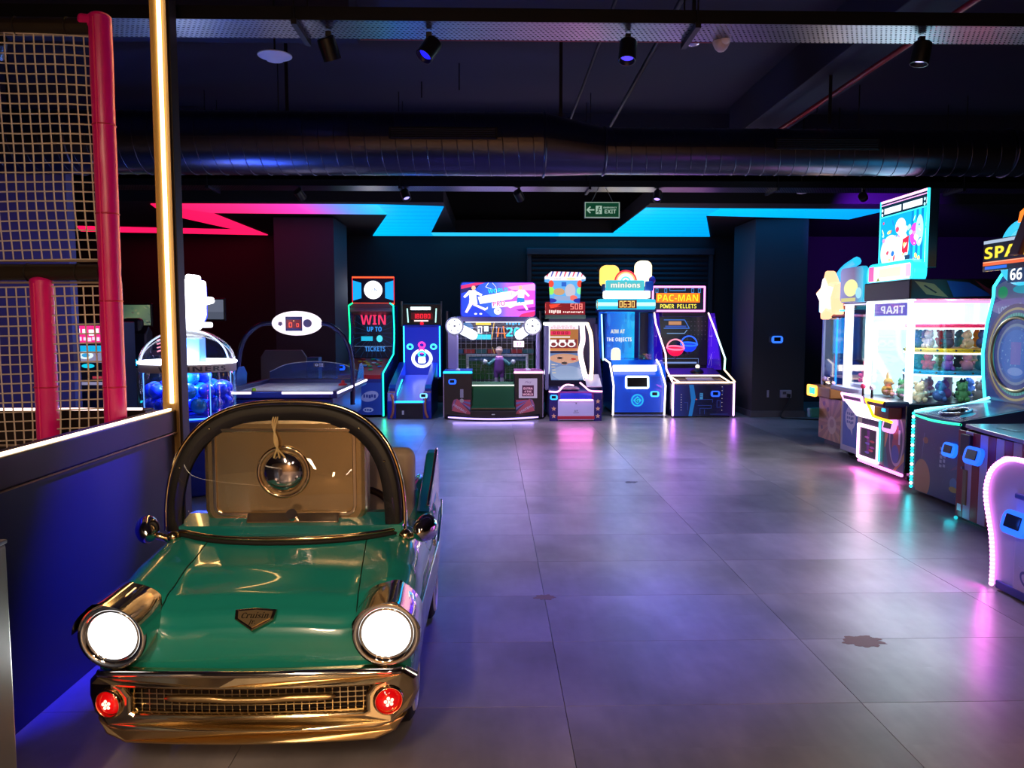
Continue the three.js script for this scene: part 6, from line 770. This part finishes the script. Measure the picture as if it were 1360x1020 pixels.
  add(t, 'header', box(W + 0.02, 0.18, Dp + 0.03, 0.015), M(0x14121e, 0.35), [0, 1.76, -Dp / 2]); const hw = tex(512, 128, (g, w, h) => { fill(g, '#0e0c16', 0, 0, w, h); polyc(g, '#a8945a', [[10, 10], [90, 30], [150, 120], [60, 100]]); polyc(g, '#1450b0', [[140, 8], [230, 20], [330, 110], [170, 118]]); polyc(g, '#7a2838', [[250, 0], [310, 60], [440, 110], [330, 124]]); polyc(g, '#1a4aa0', [[380, 20], [450, 100], [380, 90]]); polyc(g, '#8a7a40', [[440, 30], [500, 60], [470, 66]]); line(g, '#0e0c16', 8, [[50, 40], [100, 90]]); }); add(t, 'header_side_art', new THREE.PlaneGeometry(Dp, 0.17).rotateY(Math.PI / 2), PR(hw), [W / 2 + 0.0115, 1.76, -Dp / 2]);
  add(t, 'pink_led', box(0.016, 0.02, Dp - 0.06), E(0xff6ad8, 3), [W / 2 - 0.005, 1.645, -Dp / 2]); add(t, 'front_white_led', box(W - 0.1, 0.02, 0.016), E(0xf4f8ff, 3), [0, 1.655, -0.012]); const nm = tex(256, 64, (g, w, h) => { fill(g, '#5a58c8', 0, 0, w, h); g.save(); g.translate(w, 0); g.scale(-1, 1); txt(g, 'TRAP', 128, 34, 54, '#e8f0ff', { sx: 1.3 }); g.restore(); }); add(t, 'name_strip_light', box(W - 0.16, 0.12, 0.01), SC(nm, 1.0), [0.02, 1.585, -0.05]);
  // shelves inside
  [[1.435, 0xf01458], [1.205, 0xe8c818], [1.0, 0x18a8e0]].forEach(([y, c], k) => {
    const s = add(t, 'round_shelf', lathe([[0.001, 0], [0.37, 0], [0.385, 0.012], [0.385, 0.04], [0.37, 0.05], [0.001, 0.05]], 40), M(c, 0.3), [0.0, y - 0.03, -0.62]); add(s, 'shelf_led', tor(0.386, 0.007, 48).rotateX(Math.PI / 2), E(0xf8faff, 2.5), [0, 0.002, 0]); if (k) for (let j = 0; j < 16; j++) add(s, 'shelf_stud', sph(0.01, 8, 6), M(0x3a3a30, 0.4), [Math.cos(j / 16 * 6.283) * 0.386, 0.03, Math.sin(j / 16 * 6.283) * 0.386]);
    if (k) for (let j = 0; j < 11; j++) { const a2 = j / 11 * 6.283, rx = Math.cos(a2) * 0.29, rz = Math.sin(a2) * 0.29, wx = X - (-0.62 + rz), wz = Zc + rx; plush(wx, y + 0.02, wz, k === 1 ? 'plush toy standing on yellow round shelf' : 'plush toy standing on blue round shelf', k === 1 ? 'plush toys on the yellow shelf' : 'plush toys on the blue shelf', 0.9, rnd() * 6); }
  });
  add(t, 'shelf_mast', cyl(0.04, 0.04, 0.9, 16), M(0xd8dcec, 0.3), [0, 1.2, -0.62]); for (const [x, z, h] of [[0.1, -0.3, 0.2], [0.16, -0.62, 0.22], [0.1, -0.95, 0.2]]) add(t, 'hanging_light_bar', box(0.04, h, 0.04), E(0xffe8f8, 2), [x, 1.54, z]);
  for (let j = 0; j < 15; j++) { const lx = -0.27 + (j % 3) * 0.27 + (rnd() - 0.5) * 0.06, lz = -0.17 - Math.floor(j / 3) * 0.2 - rnd() * 0.03; plush(X - lz, 0.735, Zc + lx, 'plush toy heaped on the floor of the prize tower', 'plush toys at the bottom of the tower', 1, rnd() * 6); }
  // pill sign and billboard on the roof
  const ps = tex(512, 160, (g, w, h) => { fill(g, '#28c8f0', 0, 0, w, h); g.fillStyle = '#fff8e8'; g.fillRect(40, 24, w - 80, h - 60); fill(g, '#e84a90', 30, 20, 60, 100); fill(g, '#f0a0d0', 430, 30, 50, 80); fill(g, '#fff2a8', 150, 40, 230, 60); polyc(g, '#6a7a30', [[120, 122], [140, 96], [160, 122]]); }); add(t, 'pill_sign', uvfit(pill(W + 0.02, 0.2, 0.09, 0.1, 0.012)), SC(ps, 1.7), [0, 1.92, -0.12]);
  const bs = tex(512, 512, (g, w, h) => { fill(g, '#0a2030', 0, 0, w, h); fill(g, '#0c98d8', 0, 110, w, h - 110); for (let k = 0; k < 6; k++) fill(g, k % 2 ? '#18c8e8' : '#0878b8', 360 + k * 26, 110, 26, h - 110); fill(g, '#e8f8ff', 40, 40, 200, 44); fill(g, '#e8f8ff', 260, 40, 210, 44); ell(g, '#e8f8ff', 16, 50, 10, 12); ell(g, '#e8f8ff', 16, 84, 10, 12); ell(g, '#a8f0ff', 494, 50, 10, 12); ell(g, '#a8f0ff', 494, 84, 10, 12); line(g, '#f0a0e0', 8, [[0, 14], [512, 14]]); line(g, '#40e8f8', 10, [[0, 104], [512, 104]]); ell(g, '#d8fff4', 130, 380, 120, 130); ell(g, '#fff4d8', 100, 420, 70, 80); ell(g, '#f4d8f0', 240, 200, 60, 60); ell(g, '#e8fff8', 260, 360, 80, 120); polyc(g, '#c81838', [[270, 300], [340, 280], [330, 400], [262, 410]]); ell(g, '#e040c0', 400, 280, 50, 80); ell(g, '#a8f8f0', 450, 260, 40, 110); fill(g, '#10385a', 296, 420, 60, 92); for (let k = 0; k < 46; k++) { const x = 20 + rnd() * 440, y = 150 + rnd() * 340; ell(g, ['#ffffff', '#a8f4ff', '#ffe27a', '#ff8ad0', '#1f6ac0', '#c83a5a', '#d8ffe8'][k % 7], x, y, 6 + rnd() * 22, 4 + rnd() * 16, rnd() * 3); } });
  const B0 = q(1172, 272, 3.85), B1 = q(1228, 362, 3.85), bw = B1[0] - B0[0], bh = B0[1] - 1.97; const bl = add(t, 'billboard_case', box(bw + 0.04, bh + 0.05, 0.1, 0.012), M(0x0c2a3a, 0.3), [(B0[0] + B1[0]) / 2, 1.97 + bh / 2, -0.17]); add(bl, 'billboard_sign', box(bw, bh, 0.01), SC(bs, 1.6), [0, 0, 0.054]); for (const s of [-1, 1]) add(bl, 'edge_led', box(0.014, bh + 0.05, 0.02), E(0x30d8f0, 2), [s * (bw / 2 + 0.016), 0, 0.05]); add(bl, 'top_led', box(bw, 0.02, 0.02), E(0xffb0e8, 2), [0, bh / 2 + 0.016, 0.05]);
  area(t, 0xb8f0ff, 2.2, bw, bh, [bl.position.x, bl.position.y, -0.09]); area(t, 0xe4f4ff, 26, W - 0.2, Dp - 0.2, [0, 1.66, -Dp / 2], 'down'); area(t, 0xff60d8, 14, W, 0.04, [0, 0.07, 0.04], 'front'); area(t, 0xff60d8, 8, W, 0.1, [0, 0.055, 0.06], 'down'); area(t, 0xf0f6ff, 5, 0.5, 0.8, [0, 1.2, 0.0]); area(t, 0xffc0f0, 7, 0.3, 0.5, [-0.2, 0.45, 0.05]);
}
// B. slim white claw machine with pastel header panel
{
  const X = 3.85, Zc = -8.12, W = 0.66, Dp = 0.8, t = thing('white_claw_machine', 'bright white claw machine with blue door and speech bubble beside prize tower', 'claw machine', [X, 0, Zc], TURN);
  const fr = tex(256, 320, (g, w, h) => { fill(g, '#c0bcd8', 0, 0, w, h); fill(g, '#1460c8', 20, 60, 216, 230); ell(g, '#d8e0f8', 96, 140, 52, 62); polyc(g, '#d8e0f8', [[90, 190], [120, 190], [116, 230]]); for (let k = 0; k < 3; k++) dashes(g, '#3060b0', 60, 112 + k * 22, 72, 14, 4); fill(g, '#d8d4b8', 166, 90, 70, 200); for (let k = 0; k < 12; k++) ell(g, ['#6a7a40', '#a05048', '#4a60a0'][k % 3], 180 + rnd() * 44, 150 + rnd() * 120, 12, 10); });
  add(t, 'lower_cabinet', box(W, 0.7, Dp, 0.03), M(0xa8a4c0, 0.35), [0, 0.41, -Dp / 2]); add(t, 'front_art', box(W - 0.06, 0.66, 0.012, 0.003), PR(fr), [0, 0.4, 0.004]); for (const [x, z] of [[-0.26, -0.1], [0.26, -0.1], [-0.26, -0.7], [0.26, -0.7]]) caster(t, x, z);
  for (const x of [-1, 1]) for (const z of [-0.04, -Dp + 0.04]) add(t, 'corner_light_post', box(0.07, 0.92, 0.07, 0.012), E(0xe8f4ff, z > -0.1 ? 2.4 : 1.4), [x * (W / 2 - 0.04), 1.2, z]); add(t, 'glass_front', box(W - 0.14, 0.9, 0.008), GLASS, [0, 1.2, -0.04]); add(t, 'back_light_panel', box(W - 0.1, 0.9, 0.02), E(0xdcf4ff, 1.5), [0, 1.2, -Dp + 0.02]); add(t, 'inner_sign', box(0.3, 0.12, 0.02), SC(tex(128, 64, (g) => { fill(g, '#d8d8f0', 0, 0, 128, 64); fill(g, '#b0a8c8', 8, 8, 112, 12); fill(g, '#f08080', 20, 30, 80, 20); }), 1.1), [0, 1.52, -0.3]);
  add(t, 'claw_winch', cyl(0.05, 0.05, 0.1, 16), M(0x4a90c8, 0.3), [0.02, 1.56, -0.4]); const cl = add(t, 'claw_hub', sph(0.04, 14, 10), STEEL, [0.02, 1.36, -0.4]); add(cl, 'claw_cable', cyl(0.004, 0.004, 0.2, 6), STEEL, [0, 0.12, 0]); for (let k = 0; k < 3; k++) { const a = k * 2.094; add(cl, 'claw_finger', curve([[0, 0, 0], [Math.cos(a) * 0.07, -0.03, Math.sin(a) * 0.07], [Math.cos(a) * 0.07, -0.1, Math.sin(a) * 0.07], [Math.cos(a) * 0.03, -0.14, Math.sin(a) * 0.03]], 0.006, 20), STEEL); }
  add(t, 'header', box(W + 0.02, 0.2, Dp, 0.02), M(0x3a2030, 0.4), [0, 1.75, -Dp / 2]); add(t, 'header_light_strip', box(W, 0.012, 0.012), E(0xd8d0ff, 1.6), [0, 1.655, 0.002]);
  const hp = tex(160, 256, (g, w, h) => { const q = g.createLinearGradient(0, 0, w, 0); q.addColorStop(0, '#7a80c8'); q.addColorStop(0.6, '#6a5a90'); q.addColorStop(1, '#28c0e8'); g.fillStyle = q; g.fillRect(0, 0, w, h); ell(g, '#e8ec9a', 76, 150, 48, 62); fill(g, '#c8c070', 10, 222, 100, 26); ell(g, '#90d8f0', 130, 190, 20, 40); }); add(t, 'header_sign', uvfit(pill(0.52, 0.36, 0.05, 0.04, 0.006)), SC(hp, 0.95), [-0.06, 1.86, 0.01]); add(t, 'roof_triangle_light', run([[-0.02, 1.96, -0.2], [0.14, 2.2, -0.2], [0.3, 1.96, -0.2]], 0.022, true), E(0x58d0ff, 1.8)); add(t, 'roof_triangle_light_core', ext([[0.04, 1.98], [0.14, 2.12], [0.24, 1.98]], 0.02), E(0xffe8f0, 1.4), [0, 0, -0.21]);
  add(t, 'toy_bed', box(W - 0.08, 0.06, Dp - 0.1, 0.01), M(0xc8c4e0, 0.5), [0, 0.78, -Dp / 2]); for (let j = 0; j < 9; j++) plush(X + 0.17 + Math.floor(j / 3) * 0.2 + rnd() * 0.03, 0.815, Zc - 0.19 + (j % 3) * 0.19, 'plush toy lying in the bright white claw machine', 'plush toys in the white claw machine', 1, rnd() * 6);
  add(t, 'control_ledge', box(W, 0.05, 0.14, 0.015), M(0xb8b0d0, 0.3), [0, 0.755, 0.06]); area(t, 0xe8f4ff, 26, W - 0.2, Dp - 0.2, [0, 1.64, -Dp / 2], 'down'); area(t, 0xe8f4ff, 4, 0.4, 0.7, [0, 1.2, 0.02]);
}
// C. star-topped claw machine
{
  const X = 4.0, Zc = -9.06, W = 0.62, Dp = 0.75, t = thing('star_claw_machine', 'claw machine topped by glowing orange star with sunburst door', 'claw machine', [X, 0, Zc], TURN);
  const fr = tex(256, 256, (g, w, h) => { fill(g, '#b07a50', 0, 0, w, h); for (let k = 0; k < 12; k++) { const a = k / 12 * 6.283; polyc(g, '#d09a68', [[150, 150], [150 + Math.cos(a) * 260, 150 + Math.sin(a) * 260], [150 + Math.cos(a + 0.26) * 260, 150 + Math.sin(a + 0.26) * 260]]); } for (const [x, y] of [[60, 40], [40, 190], [110, 70]]) ell(g, '#5a2a30', x, y, 14, 14); ell(g, '#e0c0a0', 160, 160, 50, 54); ell(g, '#b88a70', 160, 150, 26, 26); });
  add(t, 'lower_cabinet', box(W, 0.52, Dp, 0.02), M(0x4a3030, 0.4), [0, 0.32, -Dp / 2]); add(t, 'front_art', box(W - 0.03, 0.5, 0.012, 0.003), PR(fr), [0, 0.32, 0.004]); add(t, 'foot_rail', box(W - 0.1, 0.06, Dp - 0.1), BLACK, [0, 0.03, -Dp / 2]);
  add(t, 'control_deck', box(W, 0.13, 0.3, 0.02), M(0xa86a3a, 0.4), [0, 0.65, 0.0]); ledFrame(t, 'orange_led_frame', 0.26, 0.13, 0.03, 0.022, 0xffa838, 2.4, [-0.16, 0.65, 0.152]); add(t, 'cyan_screen', box(0.18, 0.08, 0.01), E(0x38e0d0, 1), [-0.16, 0.65, 0.154]); const j = add(t, 'joystick', cyl(0.012, 0.014, 0.07, 10), BLACK, [-0.14, 0.74, 0.02]); add(j, 'joystick_ball', sph(0.03, 14, 10), M(0xd0b0e8, 0.3), [0, 0.05, 0]); add(t, 'teal_lamp_box', box(0.1, 0.12, 0.2, 0.02), M(0x1a8a8a, 0.4), [-0.34, 0.36, 0.02]);
  for (const x of [-1, 1]) for (const z of [-0.02, -Dp + 0.02]) add(t, 'corner_post', box(0.03, 0.82, 0.03, 0.006), M(0xa0a8d8, 0.3, 0.4), [x * (W / 2 - 0.02), 1.12, z]); for (const z of [-0.02]) add(t, 'glass_front', box(W - 0.06, 0.8, 0.006), GLASS, [0, 1.12, z]); add(t, 'glass_side', box(0.006, 0.8, Dp - 0.06), GLASS, [-W / 2 + 0.02, 1.12, -Dp / 2]); add(t, 'inner_blue_led', cyl(0.012, 0.012, 0.8, 8), E(0x1890ff, 1.6), [-0.02, 1.12, -0.06]); add(t, 'back_light_panel', box(W - 0.06, 0.8, 0.02), E(0x3a4a98, 0.4), [0, 1.12, -Dp + 0.03]); add(t, 'inner_shelf', box(W - 0.08, 0.02, 0.4), M(0xd0a080, 0.4), [0, 0.82, -0.3]);
  add(t, 'header_tray', box(W + 0.04, 0.03, Dp, 0.01), M(0x8a2a50, 0.4), [0, 1.545, -Dp / 2]); add(t, 'header_led', run([[-W / 2 - 0.02, 1.85, 0.02], [-W / 2 - 0.02, 1.6, 0.02], [W / 2, 1.6, 0.02]], 0.012), E(0x38d0ff, 2.2));
  const st = ext(Array.from({ length: 10 }, (_, k) => { const a = Math.PI / 2 + 0.15 + k * Math.PI / 5, r = k % 2 ? 0.15 : 0.26; return [Math.cos(a) * r, Math.sin(a) * r]; }), 0.08, 0.03); add(t, 'star_light', st, E(0xffb488, 1.7), [0.02, 1.77, 0.0]); const core = st.clone().scale(0.72, 0.72, 1); add(t, 'star_light_core', core, E(0xfff4ea, 2), [0.02, 1.77, 0.03]);
  add(t, 'arch_light', curve([[-0.2, 1.9, -0.12], [-0.12, 2.02, -0.12], [0.05, 2.1, -0.12], [0.3, 2.16, -0.12]], 0.05, 30), E(0x28b0f0, 1.2)); add(t, 'header_back', box(W - 0.04, 0.3, 0.04, 0.01), M(0x7a2818, 0.4), [0, 1.72, -0.08]);
  area(t, 0xffc898, 4, 0.4, 0.4, [0.02, 1.77, 0.13]); area(t, 0xffb050, 3, 0.26, 0.13, [-0.16, 0.65, 0.175]); add(t, 'lever_red', box(0.03, 0.1, 0.03, 0.008), M(0xd02818, 0.4), [-W / 2 - 0.05, 1.02, -0.2]);
}
// D. space wheel game
{
  const X = 3.62, Zc = -6.2, W = 0.68, t = thing('space_wheel_machine', 'blue space wheel game with round dial and yellow SPACE sign', 'arcade machine', [X, 0, Zc], TURN), q = locX(t);
  const gal = tex(320, 320, (g, w, h) => { fill(g, '#202a6c', 0, 0, w, h); for (let k = 0; k < 160; k++) ell(g, k % 5 ? '#3a4a80' : '#8a94b8', rnd() * w, rnd() * h, 1.2, 1.2); ell(g, '#c88a58', 60, 260, 64, 84); ell(g, '#b07040', 80, 90, 20, 14); ell(g, '#3a70b0', 290, 240, 26, 26); ell(g, '#c0a040', 290, 262, 30, 12); g.save(); g.translate(186, 186); g.rotate(-1.57); dashes(g, '#a8b0c8', 0, 0, 90, 18, 5); dashes(g, '#a8b0c8', 4, 26, 76, 16, 4); g.restore(); line(g, '#7a88c0', 3, [[70, 60], [56, 170]]); polyc(g, '#6a3a70', [[260, 190], [320, 150], [320, 170]]); });
  add(t, 'cabinet', box(W, 0.63, 0.85, 0.012), M(0x0c1030, 0.35), [0, 0.345, -0.43]); add(t, 'front_art', box(W - 0.05, 0.62, 0.012, 0.003), PR(gal, 0.3), [0.02, 0.345, 0.004]);
  for (let k = 0; k < 24; k++) add(t, 'bead_led', sph(0.014, 10, 8), E(k % 3 === 1 ? 0xe0f4ff : 0x20e0e8, 2.2), [-W / 2, 0.05 + k * 0.0275, 0.008]);
  add(t, 'deck_led', curve([[-W / 2, 0.7, 0.0], [-W / 2 + 0.02, 0.725, -0.12], [-W / 2 + 0.04, 0.76, -0.4], [-W / 2 + 0.04, 0.82, -0.62]], 0.012, 40), E(0x80f0ff, 2.6)); add(t, 'deck_front_led', curve([[-W / 2 + 0.03, 0.672, 0.01], [0, 0.662, 0.03], [W / 2, 0.672, 0.012]], 0.01, 30), E(0x20e0a0, 2)); add(t, 'deck', prof([[0.01, 0.66], [0.01, 0.69], [-0.62, 0.8], [-0.62, 0.66]], W - 0.04, 0.004), M(0x2a3a70, 0.2), [0.01, 0, 0]);
  const dk = tex(256, 256, (g, w, h) => { fill(g, '#34487c', 0, 0, w, h); ell(g, '#6a7aa0', 120, 130, 90, 60); ell(g, '#2a3a68', 120, 130, 70, 44); ell(g, '#3ad0e8', 190, 60, 20, 40, 0.5); ell(g, '#8a98b8', 110, 120, 40, 18); }); add(t, 'deck_art', uvfit(box(W - 0.1, 0.004, 0.56), 'x', 'z'), PR(dk, 0.15), [0.01, 0.7485, -0.305], [0.172, 0, 0]); const lever = add(t, 'spin_handle', box(0.08, 0.03, 0.1, 0.01), M(0x14141c, 0.4), [-0.02, 0.745, -0.16], [0.17, 0, 0]); add(lever, 'handle_ring', tor(0.11, 0.016, 36).rotateX(Math.PI / 2), M(0x9aa4b8, 0.25, 0.7), [0, -0.012, 0]); add(lever, 'handle_knob', sph(0.02, 12, 8), BLACK, [0.1, 0.01, 0]);
  reader(t, [...q(1268, 598).slice(0, 2), 0.03], [-0.2, 0, 0], 0x1a66ff, 1.5);
  // backboard with dial
  const Zb = -0.62, dial = tex(512, 640, (g, w, h) => { fill(g, '#0c2c88', 0, 0, w, h); ell(g, '#5a6a98', 256, 90, 200, 60); ell(g, '#22a070', 130, 96, 40, 30); ell(g, '#30b0d0', 300, 84, 90, 22); ell(g, '#6a6ab0', 256, 170, 220, 44); txt(g, 'LORDS OF', 190, 176, 40, '#9ab4e0', { rot: -0.12 }); const cx = 256, cy = 400; for (const [r, c] of [[246, '#4a3a6a'], [228, '#a89868'], [216, '#3a3a78'], [202, '#4aa8a0'], [180, '#0c2a80'], [150, '#6a80a8'], [136, '#1450b0'], [120, '#1c60c8']]) ell(g, c, cx, cy, r, r); for (let k = 0; k < 60; k++) { const a = k / 60 * 6.283; line(g, '#0c2a70', 3, [[cx + Math.cos(a) * 188, cy + Math.sin(a) * 188], [cx + Math.cos(a) * 202, cy + Math.sin(a) * 202]]); } for (let k = 0; k < 40; k++) { const a = rnd() * 6.283, r = rnd() * 130; ell(g, '#5a98e0', cx + Math.cos(a) * r, cy + Math.sin(a) * r, 4, 4); } fill(g, '#5a58c0', cx - 40, cy - 60, 80, 110); ell(g, '#6a90e0', cx, cy + 84, 60, 20); });
  const bp = [[-0.36, 0.8], [-0.4, 1.0], [-0.42, 1.2], [-0.38, 1.45], [-0.31, 1.68], [-0.31, 1.76], [-0.2, 1.87], [0.2, 1.87], [0.31, 1.76], [0.31, 1.68], [0.38, 1.45], [0.42, 1.2], [0.4, 1.0], [0.36, 0.8]]; const bb = add(t, 'backboard', ext(bp, 0.1, 0.01), M(0x0a1c58, 0.3), [0, 0, Zb - 0.12]); add(bb, 'dial_screen', uvfit(ext(bp.map(([x, y]) => [x * 0.94, y]), 0.004)), SC(dial, 0.55), [0, 0, 0.112]); add(bb, 'dial_ring', tor(0.3, 0.014, 60), M(0xa89a70, 0.3, 0.6), [0, 1.2, 0.12]); add(bb, 'outline_led', run(bp.map(([x, y]) => [x, y, 0.12]), 0.012), E(0x38e8ff, 2.6)); add(t, 'rear_box', box(W - 0.1, 1.1, 0.2, 0.01), M(0x0a0e28, 0.4), [0, 1.25, Zb - 0.24]);
  // SPACE 66 sign
  const sy = 2.02, sp = tex(512, 256, (g, w, h) => { fill(g, '#1a0c14', 0, 0, w, h); fill(g, '#a8b8d0', 0, 6, w, 26); txt(g, 'SPACE', 256, 108, 130, '#ffe838', { sx: 1.3, stroke: '#8a5a10', lw: 6 }); fill(g, '#e8602a', 0, 178, w, 34); line(g, '#ffb890', 6, [[0, 184], [512, 184]]); fill(g, '#2a60e0', 20, 218, 200, 24); }); add(t, 'sign_ring', tor(0.235, 0.03, 50), E(0x38c0f0, 1.1), [0.05, sy, Zb + 0.02]); add(t, 'sign_ring', tor(0.17, 0.022, 50), E(0x60d0f4, 1.0), [0.05, sy, Zb + 0.02]); add(t, 'sign_backing', disc(0.24, 0.03, 48), M(0x061428, 0.4), [0.05, sy, Zb - 0.02]); add(t, 'space_sign', box(0.72, 0.26, 0.03), SC(sp, 1.05), [0.02, sy + 0.0, Zb + 0.07]); add(t, 'number_sign', box(0.2, 0.13, 0.012), SC(tex(160, 104, (g) => { fill(g, '#0a2a4a', 0, 0, 160, 104); txt(g, '66', 80, 54, 100, '#ffffff', { sx: 1.1 }); }), 1.2), [0.08, sy - 0.175, Zb + 0.075]);
  const rk = add(t, 'rocket', ext([[-0.05, 0], [0.05, 0], [0.2, 0.3], [0.26, 0.44], [0.14, 0.36]], 0.03, 0.01), M(0x5a1c22, 0.4), [0.12, sy - 0.02, Zb + 0.1]); add(rk, 'rocket_flame', ext([[0, 0], [0.06, 0.02], [0.1, 0.12], [0.02, 0.08]], 0.02), E(0xff7a20, 1.4), [0.03, 0.24, 0.015]); add(rk, 'rocket_tip', ext([[0, 0], [0.05, 0.0], [0.07, 0.07]], 0.02), E(0xe02020, 1), [0.1, 0.36, 0.015]); add(t, 'sign_mast', box(0.1, 0.3, 0.06), BLACK, [0, 1.93, Zb - 0.06]);
  area(t, 0x30e0f0, 16, 0.03, 0.6, [-W / 2, 0.36, 0.03]); area(t, 0x40d8ff, 2.2, 0.7, 0.7, [0, 1.3, Zb + 0.02]);
}
// E. striped circus cabinet
{
  const X = 3.45, Zc = -5.22, W = 0.78, Dp = 0.9, t = thing('striped_game_cabinet', 'red and white striped game cabinet with glossy grey-blue top', 'arcade machine', [X, 0, Zc], TURN), q = locX(t);
  add(t, 'cabinet', box(W - 0.02, 0.62, Dp - 0.04, 0.008), M(0x3a1016, 0.5), [0, 0.35, -Dp / 2 - 0.01]); const n = 9, sw = W / n; for (let k = 0; k < n; k++) add(t, 'stripe_panel', box(sw - 0.002, 0.64, 0.02, 0.003), k % 2 ? M(0xb8a8c8, 0.4) : M(0x8a1422, 0.4), [-W / 2 + (k + 0.5) * sw, 0.35, 0.0]);
  for (let k = 0; k < 8; k++) add(t, 'side_stripe_panel', box(0.02, 0.64, Dp / 8 - 0.002, 0.003), k % 2 ? M(0xb8a8c8, 0.4) : M(0x8a1422, 0.4), [-W / 2 - 0.0, 0.35, -0.06 - (k + 0.5) * (Dp - 0.06) / 8]);
  add(t, 'skirting', box(W - 0.04, 0.03, Dp - 0.06), BLACK, [0, 0.015, -Dp / 2]); const top = shape([[-W / 2 - 0.02, -0.06], [-0.1, 0.0], [W / 2 + 0.02, 0.06], [W / 2 + 0.02, -Dp], [-W / 2 - 0.02, -Dp]]); const tg = ext(top, 0.02, 0.004).rotateX(Math.PI / 2); add(t, 'top_panel', tg, M(0x5a6a84, 0.2, 0.1), [0, 0.705, 0]); add(t, 'maker_mark', box(0.2, 0.002, 0.05), PR(tex(160, 48, (g) => { fill(g, '#5a6a84', 0, 0, 160, 48); for (let k = 0; k < 4; k++) line(g, '#e8f0ff', 7, [[14 + k * 34, 38], [24 + k * 34, 12], [34 + k * 34, 36], [46 + k * 34, 20]]); }), 0.2), [-0.08, 0.711, -0.16]);
  add(t, 'coin_plate', box(0.11, 0.16, 0.03, 0.006), M(0x16101c, 0.4), [-W / 2 + 0.12, 0.57, 0.02]); add(t, 'door_hinge', box(0.05, 0.26, 0.012, 0.006), M(0x7a6a50, 0.35, 0.6), [-W / 2 + 0.11, 0.26, 0.014]); add(t, 'key_lock', disc(0.01, 0.02, 14), STEEL, [-W / 2 + 0.08, 0.4, 0.016]); const tk = add(t, 'paper_tag', box(0.05, 0.05, 0.002), WHITE, [-W / 2 + 0.05, 0.1, 0.012]);
  reader(t, [...q(1304, 606).slice(0, 2), 0.05], [-0.25, 0, 0], 0x1a5cff, 1.7); point(t, 0x2050ff, 0.05, [q(1304, 606)[0], 0.6, 0.16]); add(t, 'topper_mast', box(0.5, 0.5, 0.06, 0.01), M(0x3a1016, 0.4), [0.1, 0.95, -Dp + 0.05]);
  point(t, 0x18b0c0, 0.02, [-W / 2 + 0.02, 0.04, 0.06]); add(t, 'foot_light', sph(0.014, 10, 8), E(0x20b8c8, 1.2), [-W / 2 + 0.03, 0.016, 0.02]);
}
// F. nearest white cabinet with pink light outline
{
  const X = 2.76, t = thing('white_neon_cabinet', 'white game cabinet outlined by rounded pink neon strip', 'arcade machine', [X, 0, -3.78], TURN), z0 = -0.42, z1 = 0.42;
  const out = [[-0.34, 0.02], [-0.34, 0.14], [-0.36, 0.28], [-0.405, 0.42], [-0.425, 0.5], [-0.42, 0.57], [-0.39, 0.64], [-0.32, 0.7], [-0.22, 0.735], [0.22, 0.735], [0.36, 0.68], [0.4, 0.56], [0.36, 0.3], [0.34, 0.02]];
  add(t, 'cabinet', ext(out, 0.8, 0.006), M(0xb8b0dc, 0.35), [0, 0, -0.81]); add(t, 'outline_led', curve(out.slice(0, 10).map(([x, y]) => [x, y, 0.01]), 0.012, 90), E(0xff84ec, 3)); add(t, 'outline_led', curve(out.slice(9).map(([x, y]) => [x, y, 0.01]), 0.012, 60), E(0xff84ec, 3));
  { const l = []; const c = new THREE.CatmullRomCurve3(out.slice(0, 10).map(([x, y]) => V(x, y, 0.012))); for (let k = 0; k <= 56; k++) { const p = c.getPointAt(k / 56); l.push(mv(sph(0.0135, 8, 6), p.x, p.y, p.z)); } const m = add(t, 'led_bead_row', join(l), E(0xff9cf0, 3.2)); m.userData.kind = 'stuff'; }
  add(t, 'door', box(0.5, 0.5, 0.012, 0.01), M(0xbab4e0, 0.3), [0.08, 0.29, 0.006]); add(t, 'door_rail', box(0.52, 0.03, 0.02, 0.008), M(0x3a4a9a, 0.35), [0.08, 0.55, 0.01]); add(t, 'kick_trim', box(0.64, 0.045, 0.02, 0.008), M(0x2c3a90, 0.35), [0.02, 0.035, 0.01]); reader(t, [-0.12, 0.41, 0.035], [-0.25, 0, 0], 0x1e60ff, 1.7); point(t, 0x2060ff, 0.04, [-0.12, 0.44, 0.14]);
  const dec = tex(160, 128, (g, w, h) => { fill(g, '#bab4e0', 0, 0, w, h); g.strokeStyle = '#3a4a9a'; g.lineWidth = 16; g.beginPath(); g.ellipse(70, 64, 46, 34, 0.6, 0, 6.283); g.stroke(); g.lineWidth = 8; g.beginPath(); g.ellipse(84, 60, 18, 14, 0.4, 0, 6.283); g.stroke(); }); add(t, 'swirl_decal', box(0.14, 0.11, 0.003), PR(dec), [-0.06, 0.13, 0.0135]);
  area(t, 0xff50e8, 40, 0.03, 0.5, [-0.37, 0.28, 0.03]); area(t, 0xff60e4, 6, 0.06, 0.4, [-0.44, 0.3, 0.0], 'left');
}
renderer.render(scene, camera);
